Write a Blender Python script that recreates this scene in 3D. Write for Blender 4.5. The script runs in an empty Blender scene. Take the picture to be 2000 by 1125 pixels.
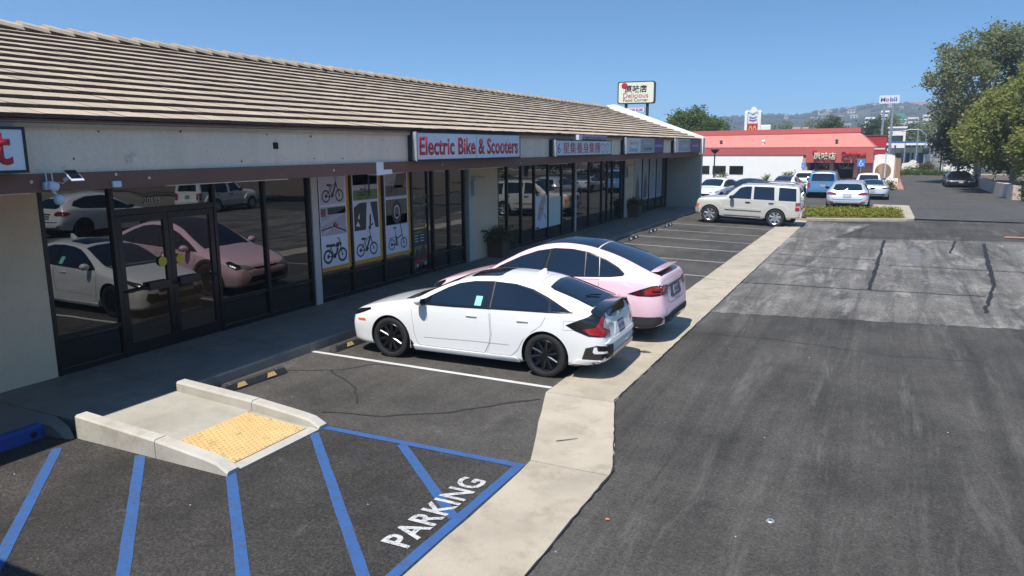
import bpy, bmesh, math, random
import numpy as np
from mathutils import Vector, Matrix, geometry
from mathutils.bvhtree import BVHTree
R = math.radians
random.seed(7)
scene = bpy.context.scene
COL = scene.collection

# ------------------------------------------------------------------ camera
cam = bpy.data.cameras.new('camera')
cam.sensor_width = 36.0
cam.lens = 1459.36 / 2000 * 36.0
cam.clip_start, cam.clip_end = 0.1, 9000
cam_o = bpy.data.objects.new('camera', cam); COL.objects.link(cam_o)
_y, _p, _r = 0.45942, 0.18566, -0.0054185
_fw = Vector((-math.sin(_y) * math.cos(_p), math.cos(_y) * math.cos(_p), -math.sin(_p)))
_rt = Vector((math.cos(_y), math.sin(_y), 0)); _up = _rt.cross(_fw)
_r2 = math.cos(_r) * _rt + math.sin(_r) * _up
_u2 = -math.sin(_r) * _rt + math.cos(_r) * _up
_m = Matrix((_r2, _u2, -_fw)).transposed().to_4x4()
_m.translation = (0, 0, 3.3)
cam_o.matrix_world = _m
scene.camera = cam_o

# ------------------------------------------------------------------ sky, sun, exposure
SUN = Vector((0.06, 0.55, -1.0)).normalized()          # the way the light travels
world = bpy.data.worlds.new('World'); scene.world = world; world.use_nodes = True
_nt = world.node_tree
_bg = _nt.nodes['Background']
_sky = _nt.nodes.new('ShaderNodeTexSky'); _sky.sky_type = 'NISHITA'; _sky.sun_disc = False
_sky.sun_elevation = math.asin(-SUN.z)
_sky.sun_rotation = math.atan2(-SUN.x, -SUN.y)
_sky.altitude = 100; _sky.air_density = 1.0; _sky.dust_density = 0.0; _sky.ozone_density = 2.0
_tc = _nt.nodes.new('ShaderNodeTexCoord'); _mp = _nt.nodes.new('ShaderNodeMapping'); _mp.vector_type = 'POINT'
_mp.inputs['Scale'].default_value = (1, 1, 2.6); _mp.inputs['Location'].default_value = (0, 0, .04)
_nt.links.new(_tc.outputs['Generated'], _mp.inputs[0]); _nm = _nt.nodes.new('ShaderNodeVectorMath'); _nm.operation = 'NORMALIZE'
_nt.links.new(_mp.outputs[0], _nm.inputs[0]); _nt.links.new(_nm.outputs[0], _sky.inputs[0])
_tn = _nt.nodes.new('ShaderNodeMix'); _tn.data_type = 'RGBA'; _tn.blend_type = 'MULTIPLY'; _tn.inputs[0].default_value = 1.0
_tn.inputs[7].default_value = (.63, 1.10, 1.30, 1); _nt.links.new(_sky.outputs[0], _tn.inputs[6])
_nt.links.new(_tn.outputs[2], _bg.inputs[0]); _bg.inputs[1].default_value = 0.112
_sl = bpy.data.lights.new('sun', 'SUN'); _sl.energy = 5.0; _sl.angle = R(0.53); _sl.color = (1.0, 0.94, 0.855)
_so = bpy.data.objects.new('sun', _sl); COL.objects.link(_so)
_so.rotation_euler = SUN.to_track_quat('-Z', 'Y').to_euler(); _so.location = (0, -20, 40)
scene.view_settings.view_transform = 'Standard'; scene.view_settings.look = 'None'
scene.view_settings.exposure = 0.48; scene.view_settings.gamma = 1.0
scene.view_settings.use_curve_mapping = False
try:
    scene.cycles.max_bounces = 8; scene.cycles.diffuse_bounces = 3; scene.cycles.glossy_bounces = 4
    scene.cycles.transmission_bounces = 2; scene.cycles.transparent_max_bounces = 6; scene.cycles.volume_bounces = 0
    scene.cycles.caustics_reflective = False; scene.cycles.caustics_refractive = False
    scene.cycles.use_denoising = True
    scene.cycles.sample_clamp_indirect = 6.0
except Exception: pass

# ------------------------------------------------------------------ small helpers
def tag(o, label=None, cat=None, group=None, kind=None):
    if label: o['label'] = label
    if cat: o['category'] = cat
    if group: o['group'] = group
    if kind: o['kind'] = kind
    return o
def empty(name, loc=(0, 0, 0), rz=0.0, parent=None):
    o = bpy.data.objects.new(name, None); COL.objects.link(o); o.empty_display_size = .2
    o.location = loc; o.rotation_euler = (0, 0, rz); o.parent = parent
    return o
def link_mesh(name, me, m=None, parent=None, loc=None):
    o = bpy.data.objects.new(name, me); COL.objects.link(o); o.parent = parent
    if m is not None and not me.materials: me.materials.append(m)
    if loc is not None: o.location = loc
    return o
def children(o): return [c for c in COL.objects if c.parent == o]
_kids = {}
def copy_tree(o, parent=None, swap=None):
    c = o.copy(); COL.objects.link(c); c.parent = parent
    if swap and o.type == 'MESH':
        for i, s in enumerate(o.material_slots):
            if s.material and s.material.name in swap:
                c.material_slots[i].link = 'OBJECT'; c.material_slots[i].material = swap[s.material.name]
    for ch in list(o.children): copy_tree(ch, c, swap)
    return c

class MB:
    """collects simple shapes and links them as one mesh object"""
    def __init__(self): self.v = []; self.f = []; self.mi = []; self.cm = 0
    def add(self, vs, fs):
        b = len(self.v); self.v += [tuple(p) for p in vs]
        self.f += [tuple(i + b for i in f) for f in fs]; self.mi += [self.cm] * len(fs); return self
    def box(self, a, b, tr=None):
        (x0, y0, z0), (x1, y1, z1) = a, b
        vs = [Vector(p) for p in ((x0,y0,z0),(x1,y0,z0),(x1,y1,z0),(x0,y1,z0),(x0,y0,z1),(x1,y0,z1),(x1,y1,z1),(x0,y1,z1))]
        if tr: vs = [tr @ p for p in vs]
        return self.add(vs, [(0,3,2,1),(4,5,6,7),(0,1,5,4),(1,2,6,5),(2,3,7,6),(3,0,4,7)])
    def prism(self, poly, axis, a, b, tr=None):
        """poly of 2D points swept along axis from a to b; x: (y,z), y: (x,z), z: (x,y)"""
        n = len(poly)
        def P(p, t):
            q = {'x': (t, p[0], p[1]), 'y': (p[0], t, p[1]), 'z': (p[0], p[1], t)}[axis]
            return tr @ Vector(q) if tr else q
        vs = [P(p, a) for p in poly] + [P(p, b) for p in poly]
        area = sum(poly[i][0] * poly[(i+1) % n][1] - poly[(i+1) % n][0] * poly[i][1] for i in range(n))
        flip = (area > 0) ^ (axis == 'y') ^ (b < a)
        fs = [tuple(range(n)), tuple(range(2*n - 1, n - 1, -1))] + [(i, i + n, (i+1) % n + n, (i+1) % n) for i in range(n)]
        if flip: fs = [tuple(reversed(f)) for f in fs]
        return self.add(vs, fs)
    def tube(self, pts, r, n=8, r2=None, cap=True):
        pts = [Vector(p) for p in pts]; vs = []; m = len(pts)
        prev = None
        for i, p in enumerate(pts):
            t = (pts[min(i+1, m-1)] - pts[max(i-1, 0)]).normalized()
            a = prev if prev is not None else (Vector((0,0,1)) if abs(t.z) < .9 else Vector((1,0,0)))
            u = (a - t * a.dot(t)).normalized(); prev = u
            w = t.cross(u); rr = r if r2 is None else r + (r2 - r) * i / (m - 1)
            if isinstance(r, (list, tuple)): rr = r[i]
            vs += [p + (u * math.cos(2*math.pi*k/n) + w * math.sin(2*math.pi*k/n)) * rr for k in range(n)]
        fs = [(i*n + k, i*n + (k+1) % n, (i+1)*n + (k+1) % n, (i+1)*n + k) for i in range(m-1) for k in range(n)]
        if cap: fs += [tuple(range(n-1, -1, -1)), tuple((m-1)*n + k for k in range(n))]
        return self.add(vs, fs)
    def lathe(self, prof, n=24, tr=None, ang=2*math.pi):
        """prof of (r, h) about z"""
        vs = []; m = len(prof); full = abs(ang - 2*math.pi) < 1e-6; k = n if full else n + 1
        for i in range(k):
            a = ang * i / n
            for r, h in prof:
                p = Vector((r*math.cos(a), r*math.sin(a), h)); vs.append(tr @ p if tr else p)
        fs = []
        for i in range(n):
            j = (i+1) % k
            for q in range(m-1): fs.append((i*m+q, j*m+q, j*m+q+1, i*m+q+1))
        return self.add(vs, fs)
    def quad(self, *p): return self.add(p, [tuple(range(len(p)))])
    def mesh(self, name, mats=None, smooth=None):
        me = bpy.data.meshes.new(name); me.from_pydata(self.v, [], self.f)
        for m in (mats if isinstance(mats, (list, tuple)) else [mats]):
            if m is not None: me.materials.append(m)
        if any(self.mi): me.polygons.foreach_set('material_index', self.mi)
        me.update()
        if smooth is not None: smooth_mesh(me, smooth)
        return me
    def build(self, name, mats=None, parent=None, smooth=None, loc=None, rz=None):
        o = link_mesh(name, self.mesh(name, mats, smooth), None, parent, loc)
        if rz is not None: o.rotation_euler = (0, 0, rz)
        return o
def smooth_mesh(me, ang=35):
    me.polygons.foreach_set('use_smooth', [True] * len(me.polygons))
    try: me.set_sharp_from_angle(angle=R(ang))
    except Exception: pass
def ibox(a, b): return MB().box(a, b)
def rbox(a, b, r=.01):
    """box with chamfered vertical and horizontal edges"""
    bm = bmesh.new(); bmesh.ops.create_cube(bm, size=1)
    c = [(a[i] + b[i]) / 2 for i in range(3)]; s = [abs(b[i] - a[i]) for i in range(3)]
    for v in bm.verts: v.co = Vector([c[i] + v.co[i] * s[i] for i in range(3)])
    bmesh.ops.bevel(bm, geom=bm.edges[:], offset=r, segments=2, affect='EDGES', profile=.5)
    m = MB(); m.add([v.co.copy() for v in bm.verts], [[v.index for v in f.verts] for f in bm.faces]); bm.free(); return m

# ------------------------------------------------------------------ materials
MATS = {}
def _n(nt, t, **kw):
    n = nt.nodes.new(t)
    for k, v in kw.items(): setattr(n, k, v)
    return n
def noise(nt, vec, scale, detail=4, rough=.55, map_scale=None, rot=None, dist=0.):
    n = _n(nt, 'ShaderNodeTexNoise'); n.inputs['Scale'].default_value = scale; n.inputs['Distortion'].default_value = dist
    n.inputs['Detail'].default_value = detail; n.inputs['Roughness'].default_value = rough
    if map_scale or rot:
        mp = _n(nt, 'ShaderNodeMapping')
        if map_scale: mp.inputs['Scale'].default_value = map_scale
        if rot: mp.inputs['Rotation'].default_value = rot
        nt.links.new(vec, mp.inputs[0]); vec = mp.outputs[0]
    nt.links.new(vec, n.inputs['Vector']); return n.outputs['Fac']
def ramp(nt, fac, stops):
    r = _n(nt, 'ShaderNodeValToRGB'); cr = r.color_ramp
    while len(cr.elements) > 1: cr.elements.remove(cr.elements[0])
    for i, (p, c) in enumerate(stops):
        e = cr.elements[0] if i == 0 else cr.elements.new(p)
        e.position = p; c = c if isinstance(c, (tuple, list)) else (c, c, c)
        e.color = (*c[:3], 1)
    nt.links.new(fac, r.inputs[0]); return r.outputs[0]
def mixc(nt, fac, a, b, mode='MIX'):
    m = _n(nt, 'ShaderNodeMix', data_type='RGBA', blend_type=mode)
    for k, v in ((0, fac), (6, a), (7, b)):
        s = m.inputs[k]
        if hasattr(v, 'is_linked'): nt.links.new(v, s)
        elif isinstance(v, (int, float)): s.default_value = v if k == 0 else (v, v, v, 1)
        else: s.default_value = (*v[:3], 1)
    return m.outputs[2]
def bump(nt, h, strength, dist=.01, bsdf=None):
    b = _n(nt, 'ShaderNodeBump'); b.inputs['Strength'].default_value = strength; b.inputs['Distance'].default_value = dist
    nt.links.new(h, b.inputs['Height'])
    if bsdf: nt.links.new(b.outputs[0], bsdf.inputs['Normal'])
    return b
def base(name, col=(.5,.5,.5), rough=.6, metal=0., ior=1.5, coat=0., coat_rough=.03, spec=None):
    m = bpy.data.materials.new(name); m.use_nodes = True; MATS[name] = m
    b = m.node_tree.nodes['Principled BSDF']
    b.inputs['Base Color'].default_value = (*col, 1); b.inputs['Roughness'].default_value = rough
    b.inputs['Metallic'].default_value = metal; b.inputs['IOR'].default_value = ior
    b.inputs['Coat Weight'].default_value = coat; b.inputs['Coat Roughness'].default_value = coat_rough
    if spec is not None: b.inputs['Specular IOR Level'].default_value = spec
    m.diffuse_color = (*col, 1)
    return m, m.node_tree, b
def position(nt): return _n(nt, 'ShaderNodeNewGeometry').outputs['Position']
def objcoord(nt): return _n(nt, 'ShaderNodeTexCoord').outputs['Object']
def pm(name, col, rough=.6, var=.12, vs=4., fine=.06, fs=60., metal=0., coat=0., bmp=0., bs=80., rnd=0., ior=1.5, dirt=None, spec=None, stretch=None):
    """plain procedural surface: two scales of noise on the colour, optional bump and per-piece variation"""
    m, nt, b = base(name, col, rough, metal, ior, coat, spec=spec)
    p = position(nt)
    def sc(c, k): return tuple(max(0, x * k) for x in c)
    big = noise(nt, p, vs, 5, .6, stretch); sm = noise(nt, p, fs, 3, .6)
    c = ramp(nt, big, [(.25, sc(col, 1 - var)), (.75, sc(col, 1 + var))])
    c = mixc(nt, 1.0, c, ramp(nt, sm, [(.3, 1 - fine), (.7, 1 + fine)]), 'MULTIPLY')
    if rnd:
        oi = _n(nt, 'ShaderNodeObjectInfo'); c = mixc(nt, 1.0, c, ramp(nt, oi.outputs['Random'], [(0, 1 - rnd), (1, 1 + rnd)]), 'MULTIPLY')
    if dirt:
        dn = noise(nt, p, dirt[2], 6, .65); c = mixc(nt, ramp(nt, dn, [(dirt[1], 0.), (dirt[1] + .14, 1.)]), c, dirt[0])
    nt.links.new(c, b.inputs['Base Color'])
    if bmp: bump(nt, noise(nt, p, bs, 4, .6), bmp, .01, b)
    return m
def car_paint(name, col, metal=0., rough=.3, flake=0.):
    m, nt, b = base(name, col, rough, metal, coat=1.0, coat_rough=.025)
    p = objcoord(nt); n = noise(nt, p, 6, 3)
    c = ramp(nt, n, [(.3, tuple(x*.985 for x in col)), (.7, col)])
    nt.links.new(c, b.inputs['Base Color'])
    bump(nt, noise(nt, p, 2.2, 2), .03, .01, b)
    return m
def glass_mat(name, col, ior=1.6, rough=.02, wav=.0, ws=1.5, var=.3):
    m, nt, b = base(name, col, rough, ior=ior)
    p = position(nt)
    c = ramp(nt, noise(nt, p, 1.3, 4), [(.3, tuple(x*(1-var) for x in col)), (.7, tuple(x*(1+var) for x in col))])
    nt.links.new(c, b.inputs['Base Color'])
    if wav: bump(nt, noise(nt, p, ws, 2, .5), wav, .02, b)
    return m
def lettering(name, col, rough=.5): return pm(name, col, rough, .05, 3, .03, 40)

# ------------------------------------------------------------------ lettering
def text_mesh(name, s, width, height, m, depth=.004, bold=0., spacing=1.0, align='LEFT'):
    """letters fitted to a width and height, in the local x (right) and z (up) plane facing -y"""
    cu = bpy.data.curves.new(name, 'FONT'); cu.body = s; cu.size = 1; cu.extrude = 0
    cu.offset = bold; cu.space_character = spacing; cu.resolution_u = 3; cu.fill_mode = 'FRONT' if hasattr(cu, 'fill_mode') else cu.fill_mode
    o = bpy.data.objects.new(name, cu); COL.objects.link(o)
    bpy.context.view_layer.update()
    dg = bpy.context.evaluated_depsgraph_get()
    me = bpy.data.meshes.new_from_object(o.evaluated_get(dg))
    bpy.data.objects.remove(o); bpy.data.curves.remove(cu)
    n = len(me.vertices); co = np.zeros(n * 3); me.vertices.foreach_get('co', co); co = co.reshape(-1, 3)
    lo, hi = co.min(0), co.max(0); sx = width / (hi[0] - lo[0]); sz = height / (hi[1] - lo[1]) if height else sx
    new = np.stack([(co[:, 0] - (lo[0] + hi[0]) / 2) * sx, np.zeros(n), (co[:, 1] - (lo[1] + hi[1]) / 2) * sz], 1)
    me.vertices.foreach_set('co', new.ravel())
    me.materials.clear(); me.materials.append(m); me.name = name; me.update()
    if depth:
        bm = bmesh.new(); bm.from_mesh(me)
        r = bmesh.ops.extrude_face_region(bm, geom=bm.faces[:])
        bmesh.ops.translate(bm, vec=(0, -depth, 0), verts=[g for g in r['geom'] if isinstance(g, bmesh.types.BMVert)])
        bmesh.ops.recalc_face_normals(bm, faces=bm.faces[:])
        bm.to_mesh(me); bm.free()
    return me
def letters(s, width, height, m, loc, face, parent=None, name='lettering', depth=.004, bold=0., spacing=1.0):
    """face '+x': read by someone standing at +x; '-y' the same; 'up': lies on the ground, read from the -x... turned by rz"""
    o = link_mesh(name, text_mesh(name, s, width, height, m, depth, bold, spacing), None, parent, loc)
    if face == '+x': o.rotation_euler = (0, 0, R(90))
    elif face == '-y': o.rotation_euler = (0, 0, 0)
    elif face == '+y': o.rotation_euler = (0, 0, R(180))
    elif face == '-x': o.rotation_euler = (0, 0, R(-90))
    return o
# ------------------------------------------------------------------ ground
def ss(t): t = min(max(t, 0.), 1.); return t*t*(3 - 2*t)
def gz(x, y): return .10 * ss((y - 13) / 14) * min(max((-4.0 - x) / 4.3, 0), 1)
def wz(y): return .15 + .06 * ss((y - 13) / 14)

def asphalt(name, col, speck=.5, streak=.25, big=.25, light=None, srot=0., bmp=.35, warm=1.0, stains=.0):
    m, nt, b = base(name, col, .88, spec=.28)
    p = position(nt)
    def k(s): return (col[0]*s, col[1]*s, col[2]*s)
    c = ramp(nt, noise(nt, p, .55, 6, .62), [(.30, k(1 - big)), (.5, k(1)), (.70, k(1 + big))])
    c = mixc(nt, 1., c, ramp(nt, noise(nt, p, .9, 7, .7, (2.4, .14, 1), (0, 0, srot), .9), [(.3, 1 - streak), (.5, 1.), (.72, 1 + streak)]), 'MULTIPLY')
    c = mixc(nt, 1., c, ramp(nt, noise(nt, p, 7, 6, .75), [(.28, .78), (.72, 1.24)]), 'MULTIPLY')
    c = mixc(nt, 1., c, ramp(nt, noise(nt, p, 30, 6, .9), [(.34, 1 - speck), (.5, 1.), (.66, 1 + speck*1.2)]), 'MULTIPLY')
    c = mixc(nt, 1., c, ramp(nt, noise(nt, p, 130, 2, .6), [(.25, 1 - speck), (.55, 1.), (.8, 1 + speck*1.4)]), 'MULTIPLY')
    if light:
        c = mixc(nt, ramp(nt, noise(nt, p, light[2], 8, .72, light[4] if len(light) > 4 else None, None, .4), [(light[1], 0.), (light[1] + .12, light[3] if len(light) > 3 else .7)]), c, light[0])
    if stains:
        c = mixc(nt, ramp(nt, noise(nt, p, 1.1, 4, .6), [(.60, 0.), (.72, stains)]), c, k(.45))
    v = _n(nt, 'ShaderNodeTexVoronoi'); v.inputs['Scale'].default_value = 17; nt.links.new(p, v.inputs['Vector'])
    c = mixc(nt, ramp(nt, v.outputs['Distance'], [(.0, .5), (.09, .38), (.15, 0.)]), c, k(2.6))
    nt.links.new(c, b.inputs['Base Color'])
    h = mixc(nt, .4, noise(nt, p, 140, 3, .7), noise(nt, p, 40, 3, .6))
    bump(nt, h, bmp, .012, b)
    return m
M_GND = pm('dry_ground', (.17, .15, .115), .95, .3, .05, .15, .8)
M_ASPH = asphalt('lane_asphalt', (.060, .056, .050), .65, .34, .36, light=((.20, .19, .172), .545, 1.7, .27, (1.7, .18, 1)), stains=.35)
M_ASPHP = asphalt('stall_asphalt', (.068, .063, .056), .65, .15, .45, light=((.17, .165, .155), .60, 1.3, .55), stains=.6)
M_ASPHB = asphalt('sealed_asphalt', (.042, .0385, .035), .75, .10, .5, light=((.13, .126, .12), .60, 2.4, .55), srot=.9)
M_ASPHO = asphalt('old_asphalt', (.128, .121, .110), .75, .5, .42, light=((.30, .285, .26), .52, 1.0, .7, (1.5, .3, 1)), stains=.8)
M_ASPHF = asphalt('far_asphalt', (.072, .069, .065), .3, .1, .2, light=((.16, .16, .155), .62, .5, .5), srot=1.2)
M_TAR = pm('tar_line', (.012, .012, .012), .7, .2, 6)
M_CRACK = pm('crack_filler', (.016, .016, .016), .8, .2, 6)
def concrete(name, col, dirt=.35, rnd=.05):
    m, nt, b = base(name, col, .85, spec=.3)
    p = position(nt); k = lambda s: tuple(x*s for x in col)
    c = ramp(nt, noise(nt, p, 1.4, 6, .62), [(.28, k(.78)), (.55, k(1)), (.75, k(1.1))])
    c = mixc(nt, 1., c, ramp(nt, noise(nt, p, 90, 3, .6), [(.3, .9), (.7, 1.09)]), 'MULTIPLY')
    c = mixc(nt, ramp(nt, noise(nt, p, 2.2, 8, .72), [(.52, 0.), (.70, dirt)]), c, (col[0]*.55, col[1]*.52, col[2]*.48))
    oi = _n(nt, 'ShaderNodeObjectInfo'); c = mixc(nt, 1., c, ramp(nt, oi.outputs['Random'], [(0, 1-rnd), (1, 1+rnd)]), 'MULTIPLY')
    nt.links.new(c, b.inputs['Base Color']); bump(nt, noise(nt, p, 60, 4, .7), .25, .008, b)
    return m
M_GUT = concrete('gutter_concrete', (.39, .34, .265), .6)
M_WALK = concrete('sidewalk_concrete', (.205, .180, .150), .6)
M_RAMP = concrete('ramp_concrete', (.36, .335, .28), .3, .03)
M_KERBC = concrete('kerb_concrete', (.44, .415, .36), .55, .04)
def paint(name, col, wear, hole, sc=9):
    m, nt, b = base(name, col, .7)
    p = position(nt)
    c = ramp(nt, noise(nt, p, 3, 5), [(.3, tuple(x*.86 for x in col)), (.7, col)])
    w = mixc(nt, .5, noise(nt, p, sc, 6, .7), noise(nt, p, 70, 3, .7))
    c = mixc(nt, ramp(nt, w, [(wear, 0.), (wear + .08, .85)]), c, hole)
    nt.links.new(c, b.inputs['Base Color']); bump(nt, noise(nt, p, 130, 3), .3, .008, b)
    return m
M_PWHITE = paint('white_line_paint', (.55, .55, .53), .56, (.09, .09, .085))
M_PWHITE2 = paint('worn_white_line_paint', (.40, .40, .395), .545, (.085, .083, .08))
M_PBLUE = paint('blue_line_paint', (.024, .098, .29), .495, (.055, .062, .078), 14)
M_PLET = paint('stencil_white_paint', (.52, .52, .51), .50, (.10, .098, .095), 14)
M_KBLUE = paint('blue_kerb_paint', (.012, .045, .22), .66, (.1, .1, .1))

def sheet(name, poly, zoff, m, res=None, kind='structure', parent=None):
    if res:
        xs = [p[0] for p in poly]; ys = [p[1] for p in poly]; pts = []; n = len(poly)
        for i in range(n):
            a, b = Vector(poly[i]), Vector(poly[(i+1) % n]); k = max(1, int((b-a).length/res)); pts += [a.lerp(b, j/k) for j in range(k)]
        nb = len(pts); g = []
        def inside(p):
            c = False; j = nb-1
            for i in range(nb):
                a, b = pts[i], pts[j]
                if (a.y > p[1]) != (b.y > p[1]) and p[0] < (b.x-a.x)*(p[1]-a.y)/(b.y-a.y)+a.x: c = not c
                j = i
            return c
        x = min(xs) + res/2
        while x < max(xs):
            y = min(ys) + res/2
            while y < max(ys):
                if inside((x, y)): g.append(Vector((x, y)))
                y += res
            x += res
        r = geometry.delaunay_2d_cdt(pts + g, [(i, (i+1) % nb) for i in range(nb)], [], 1, 1e-5)
        V = [(p.x, p.y, gz(p.x, p.y) + zoff) for p in r[0]]; F = []
        for f in r[2]:
            a, b, c = (Vector(V[i]) for i in f[:3]); F.append(tuple(f) if (b-a).cross(c-a).z > 0 else tuple(reversed(f)))
        o = MB().add(V, F).build(name, m, parent, 60)
    else:
        a = sum(poly[i][0]*poly[(i+1) % len(poly)][1] - poly[(i+1) % len(poly)][0]*poly[i][1] for i in range(len(poly)))
        if a < 0: poly = poly[::-1]
        o = MB().add([(x, y, zoff + gz(x, y)) for x, y in poly], [tuple(range(len(poly)))]).build(name, m, parent)
    if parent is None: o['kind'] = kind
    return o
def wob(a, b, n, amp, seed=0):
    """a ragged line from a to b"""
    rg = random.Random(seed); a, b = Vector(a), Vector(b); t = (b-a).normalized(); q = Vector((-t.y, t.x))
    return [tuple(a.lerp(b, i/n) + q*(rg.uniform(-amp, amp) if 0 < i < n else 0)) for i in range(n+1)]
def ribbon(name, pts, w, zoff, m, parent=None, n=1, label=None, taper=False, jag=0., seed=1):
    """a painted or sealed line lying on the ground"""
    rg = random.Random(seed); P = []
    for i in range(len(pts)-1):
        a, b = Vector(pts[i]), Vector(pts[i+1]); k = max(1, int((b-a).length/.25)) if n else 1
        P += [a.lerp(b, j/k) for j in range(k)]
    P.append(Vector(pts[-1])); V = []; F = []; N = len(P)
    for i, p in enumerate(P):
        t = (P[min(i+1, N-1)] - P[max(i-1, 0)]).normalized(); q = Vector((-t.y, t.x)) * (w/2)
        if taper: q *= max(.12, math.sin(math.pi*(i+.3)/(N-.4)))
        for s in (1, -1):
            u = p + q*s*(1 + rg.uniform(-jag, jag)); V.append((u.x, u.y, gz(u.x, u.y) + zoff))
    for i in range(N-1): F.append((2*i, 2*i+1, 2*i+3, 2*i+2))
    o = MB().add(V, F).build(name, m, parent)
    if parent is None: o['kind'] = 'structure'
    return o

MB().quad((-4500, -3000, -.06), (4500, -3000, -.06), (4500, 4500, -.06), (-4500, 4500, -.06)).build('ground', M_GND)['kind'] = 'structure'
lot = sheet('parking_lot', [(-8.6, -8), (-3.02, -8), (-3.02, 38), (-8.6, 38)], 0, M_ASPHP, 1.0)
seal = sheet('sealed_asphalt', [(-8.55, -8), (-3.05, -8)] + wob((-3.05, 6.66), (-5.9, 6.72), 8, .02, 3) + [(-8.55, 6.75)], .004, M_ASPHB)
lane = sheet('driveway', [(-3.02, -12), (15, -12), (15, 100), (-3.02, 100)], .0, M_ASPH)
sheet('far_driveway', [(-30, 38.2), (30, 38.2), (30, 101), (-30, 101)], .004, M_ASPHF)
old = sheet('worn_asphalt', wob((-3.25, 15.0), (5.0, 16.35), 110, .05, 5) + [(14, 17.9), (14, 32.6)] + wob((5, 30.85), (-1.47, 29.5), 60, .05, 6) + [(-3.25, 29.2)], .004, M_ASPHO)
old2 = sheet('worn_asphalt', [(-3.25, 29.25), (-1.5, 29.5), (-.35, 35.2), (-3.25, 35.6)], .0045, M_ASPHO)
# tar lines and cracks on the worn asphalt
for i, (pts, w) in enumerate([
    (wob((-.12, 19.0), (.02, 24.0), 16, .025, 11) + wob((.02, 24.0), (.16, 29.5), 16, .025, 12), .085),
    (wob((-3.0, 18.75), (-.2, 18.95), 8, .05, 13) + wob((-.2, 18.95), (2.2, 19.15), 8, .05, 14), .07),
    (wob((-2.8, 24.3), (.0, 24.1), 8, .05, 15), .07), (wob((-2.8, 22.2), (.0, 21.9), 8, .05, 16), .06), (wob((.0, 23.2), (5.5, 23.3), 10, .06, 17), .07),
    (wob((2.4, 30.2), (2.0, 26.6), 10, .03, 18), .07), (wob((3.2, 29.8), (2.55, 21.0), 30, .02, 19), .11),
    (wob((2.55, 21.0), (2.0, 17.2), 16, .025, 20), .08), (wob((-3.1, 27.0), (-.2, 26.7), 8, .06, 21), .035)]):
    ribbon('tar_line', pts, w, .0085, M_TAR, old, jag=.35, seed=i)
for i, (a, b, w) in enumerate([((1.05, 27.9), (.95, 23.4), .5), ((1.0, 21.9), (1.1, 20.1), .25), ((1.65, 22.4), (1.7, 20.2), .22)]):
    ribbon('oil_stain', wob(a, b, 40, .06, 40 + i), w*.8, .0080, pm('oil_stain_%d' % i, (.135, .132, .128), .8, .3, 3, .3, 30), old, jag=.5, taper=True, seed=i)
# cracks in the stalls
for i, pts in enumerate([[(-6.2, 7.05), (-5.4, 7.25), (-4.7, 7.75), (-4.3, 8.25), (-3.9, 8.7)], [(-7.9, 8.25), (-7.2, 8.6), (-6.9, 9.1), (-6.3, 9.18)], [(-7.3, 8.55), (-6.4, 8.0), (-6.0, 7.5)]]):
    ribbon('crack', [q for a, b in zip(pts, pts[1:]) for q in wob(a, b, 4, .03, i*7)[:-1]] + [pts[-1]], .035 if i == 0 else .022, .0045, M_CRACK, lot, jag=.5, seed=i)
for i, pts in enumerate([[(-2.9, 13.2), (-1.4, 13.3), (.2, 13.0), (1.6, 13.2)], [(-6.9, 15.4), (-6.0, 17.0), (-5.0, 18.4)], [(-7.4, 19.9), (-5.9, 20.4), (-4.2, 20.1)]]):
    ribbon('crack', [q for a, b in zip(pts, pts[1:]) for q in wob(a, b, 9, .035, i*5+90)[:-1]] + [pts[-1]], .011, .0062, M_CRACK, lane if i < 1 else lot, jag=.7, seed=i)

# concrete gutter: slabs with open joints, stepping sideways between y = 6.8 and 9
gut = empty('gutter'); gut['kind'] = 'structure'
GL = [(-10, -3.14), (6.75, -3.14), (8.95, -3.93), (40, -3.93)]; GR = [(-10, -2.28), (6.95, -2.28), (9.05, -2.97), (40, -2.97)]
def lin(k, y):
    for (a, p), (b, q) in zip(k, k[1:]):
        if y <= b: return p + (q-p)*(y-a)/(b-a)
    return k[-1][1]
gy = [-8, -4.6, -1.2, 2.1, 4.35, 6.82, 8.98] + [8.98 + 2.46*i for i in range(1, 12)]
for i, (a, b) in enumerate(zip(gy, gy[1:])):
    rg = random.Random(i); n = max(4, int((b-a)/.35)); V = []; F = []
    for j in range(n+1):
        y = a + .006 + (b - a - .012)*j/n; t = 0 if j in (0, n) else 1
        l, r = lin(GL, y) + rg.uniform(-.007, .007)*t, lin(GR, y) + rg.uniform(-.010, .010)*t
        dy = -.03*(0)
        V += [(l, y, -.05), (l, y, .012), ((l+r)/2, y, -.004 + .0), (r, y, .014), (r, y, -.05)]
    for j in range(n):
        for q in range(4): F.append((5*j+q, 5*j+q+1, 5*j+q+6, 5*j+q+5))
    F += [(0, 4, 3, 2, 1), tuple(5*n + q for q in (0, 1, 2, 3, 4))]
    V = [(x, y, max(z, .009) if z > -.04 else z) for x, y, z in V]
    MB().add(V, F).build('concrete_slab', M_GUT, gut)
# crumbled asphalt lip along the gutter
for i, (a, b) in enumerate([((-2.28, 2.2), (-2.28, 6.95)), ((-2.28, 6.95), (-2.97, 9.05)), ((-2.97, 9.05), (-2.97, 16)), ((-2.97, 16), (-2.97, 26))]):
    ribbon('asphalt_lip', wob(a, b, int((Vector(b)-Vector(a)).length*9), .006, 60+i), .016, .0155, M_TAR, lane, jag=.8, seed=i)

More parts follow.
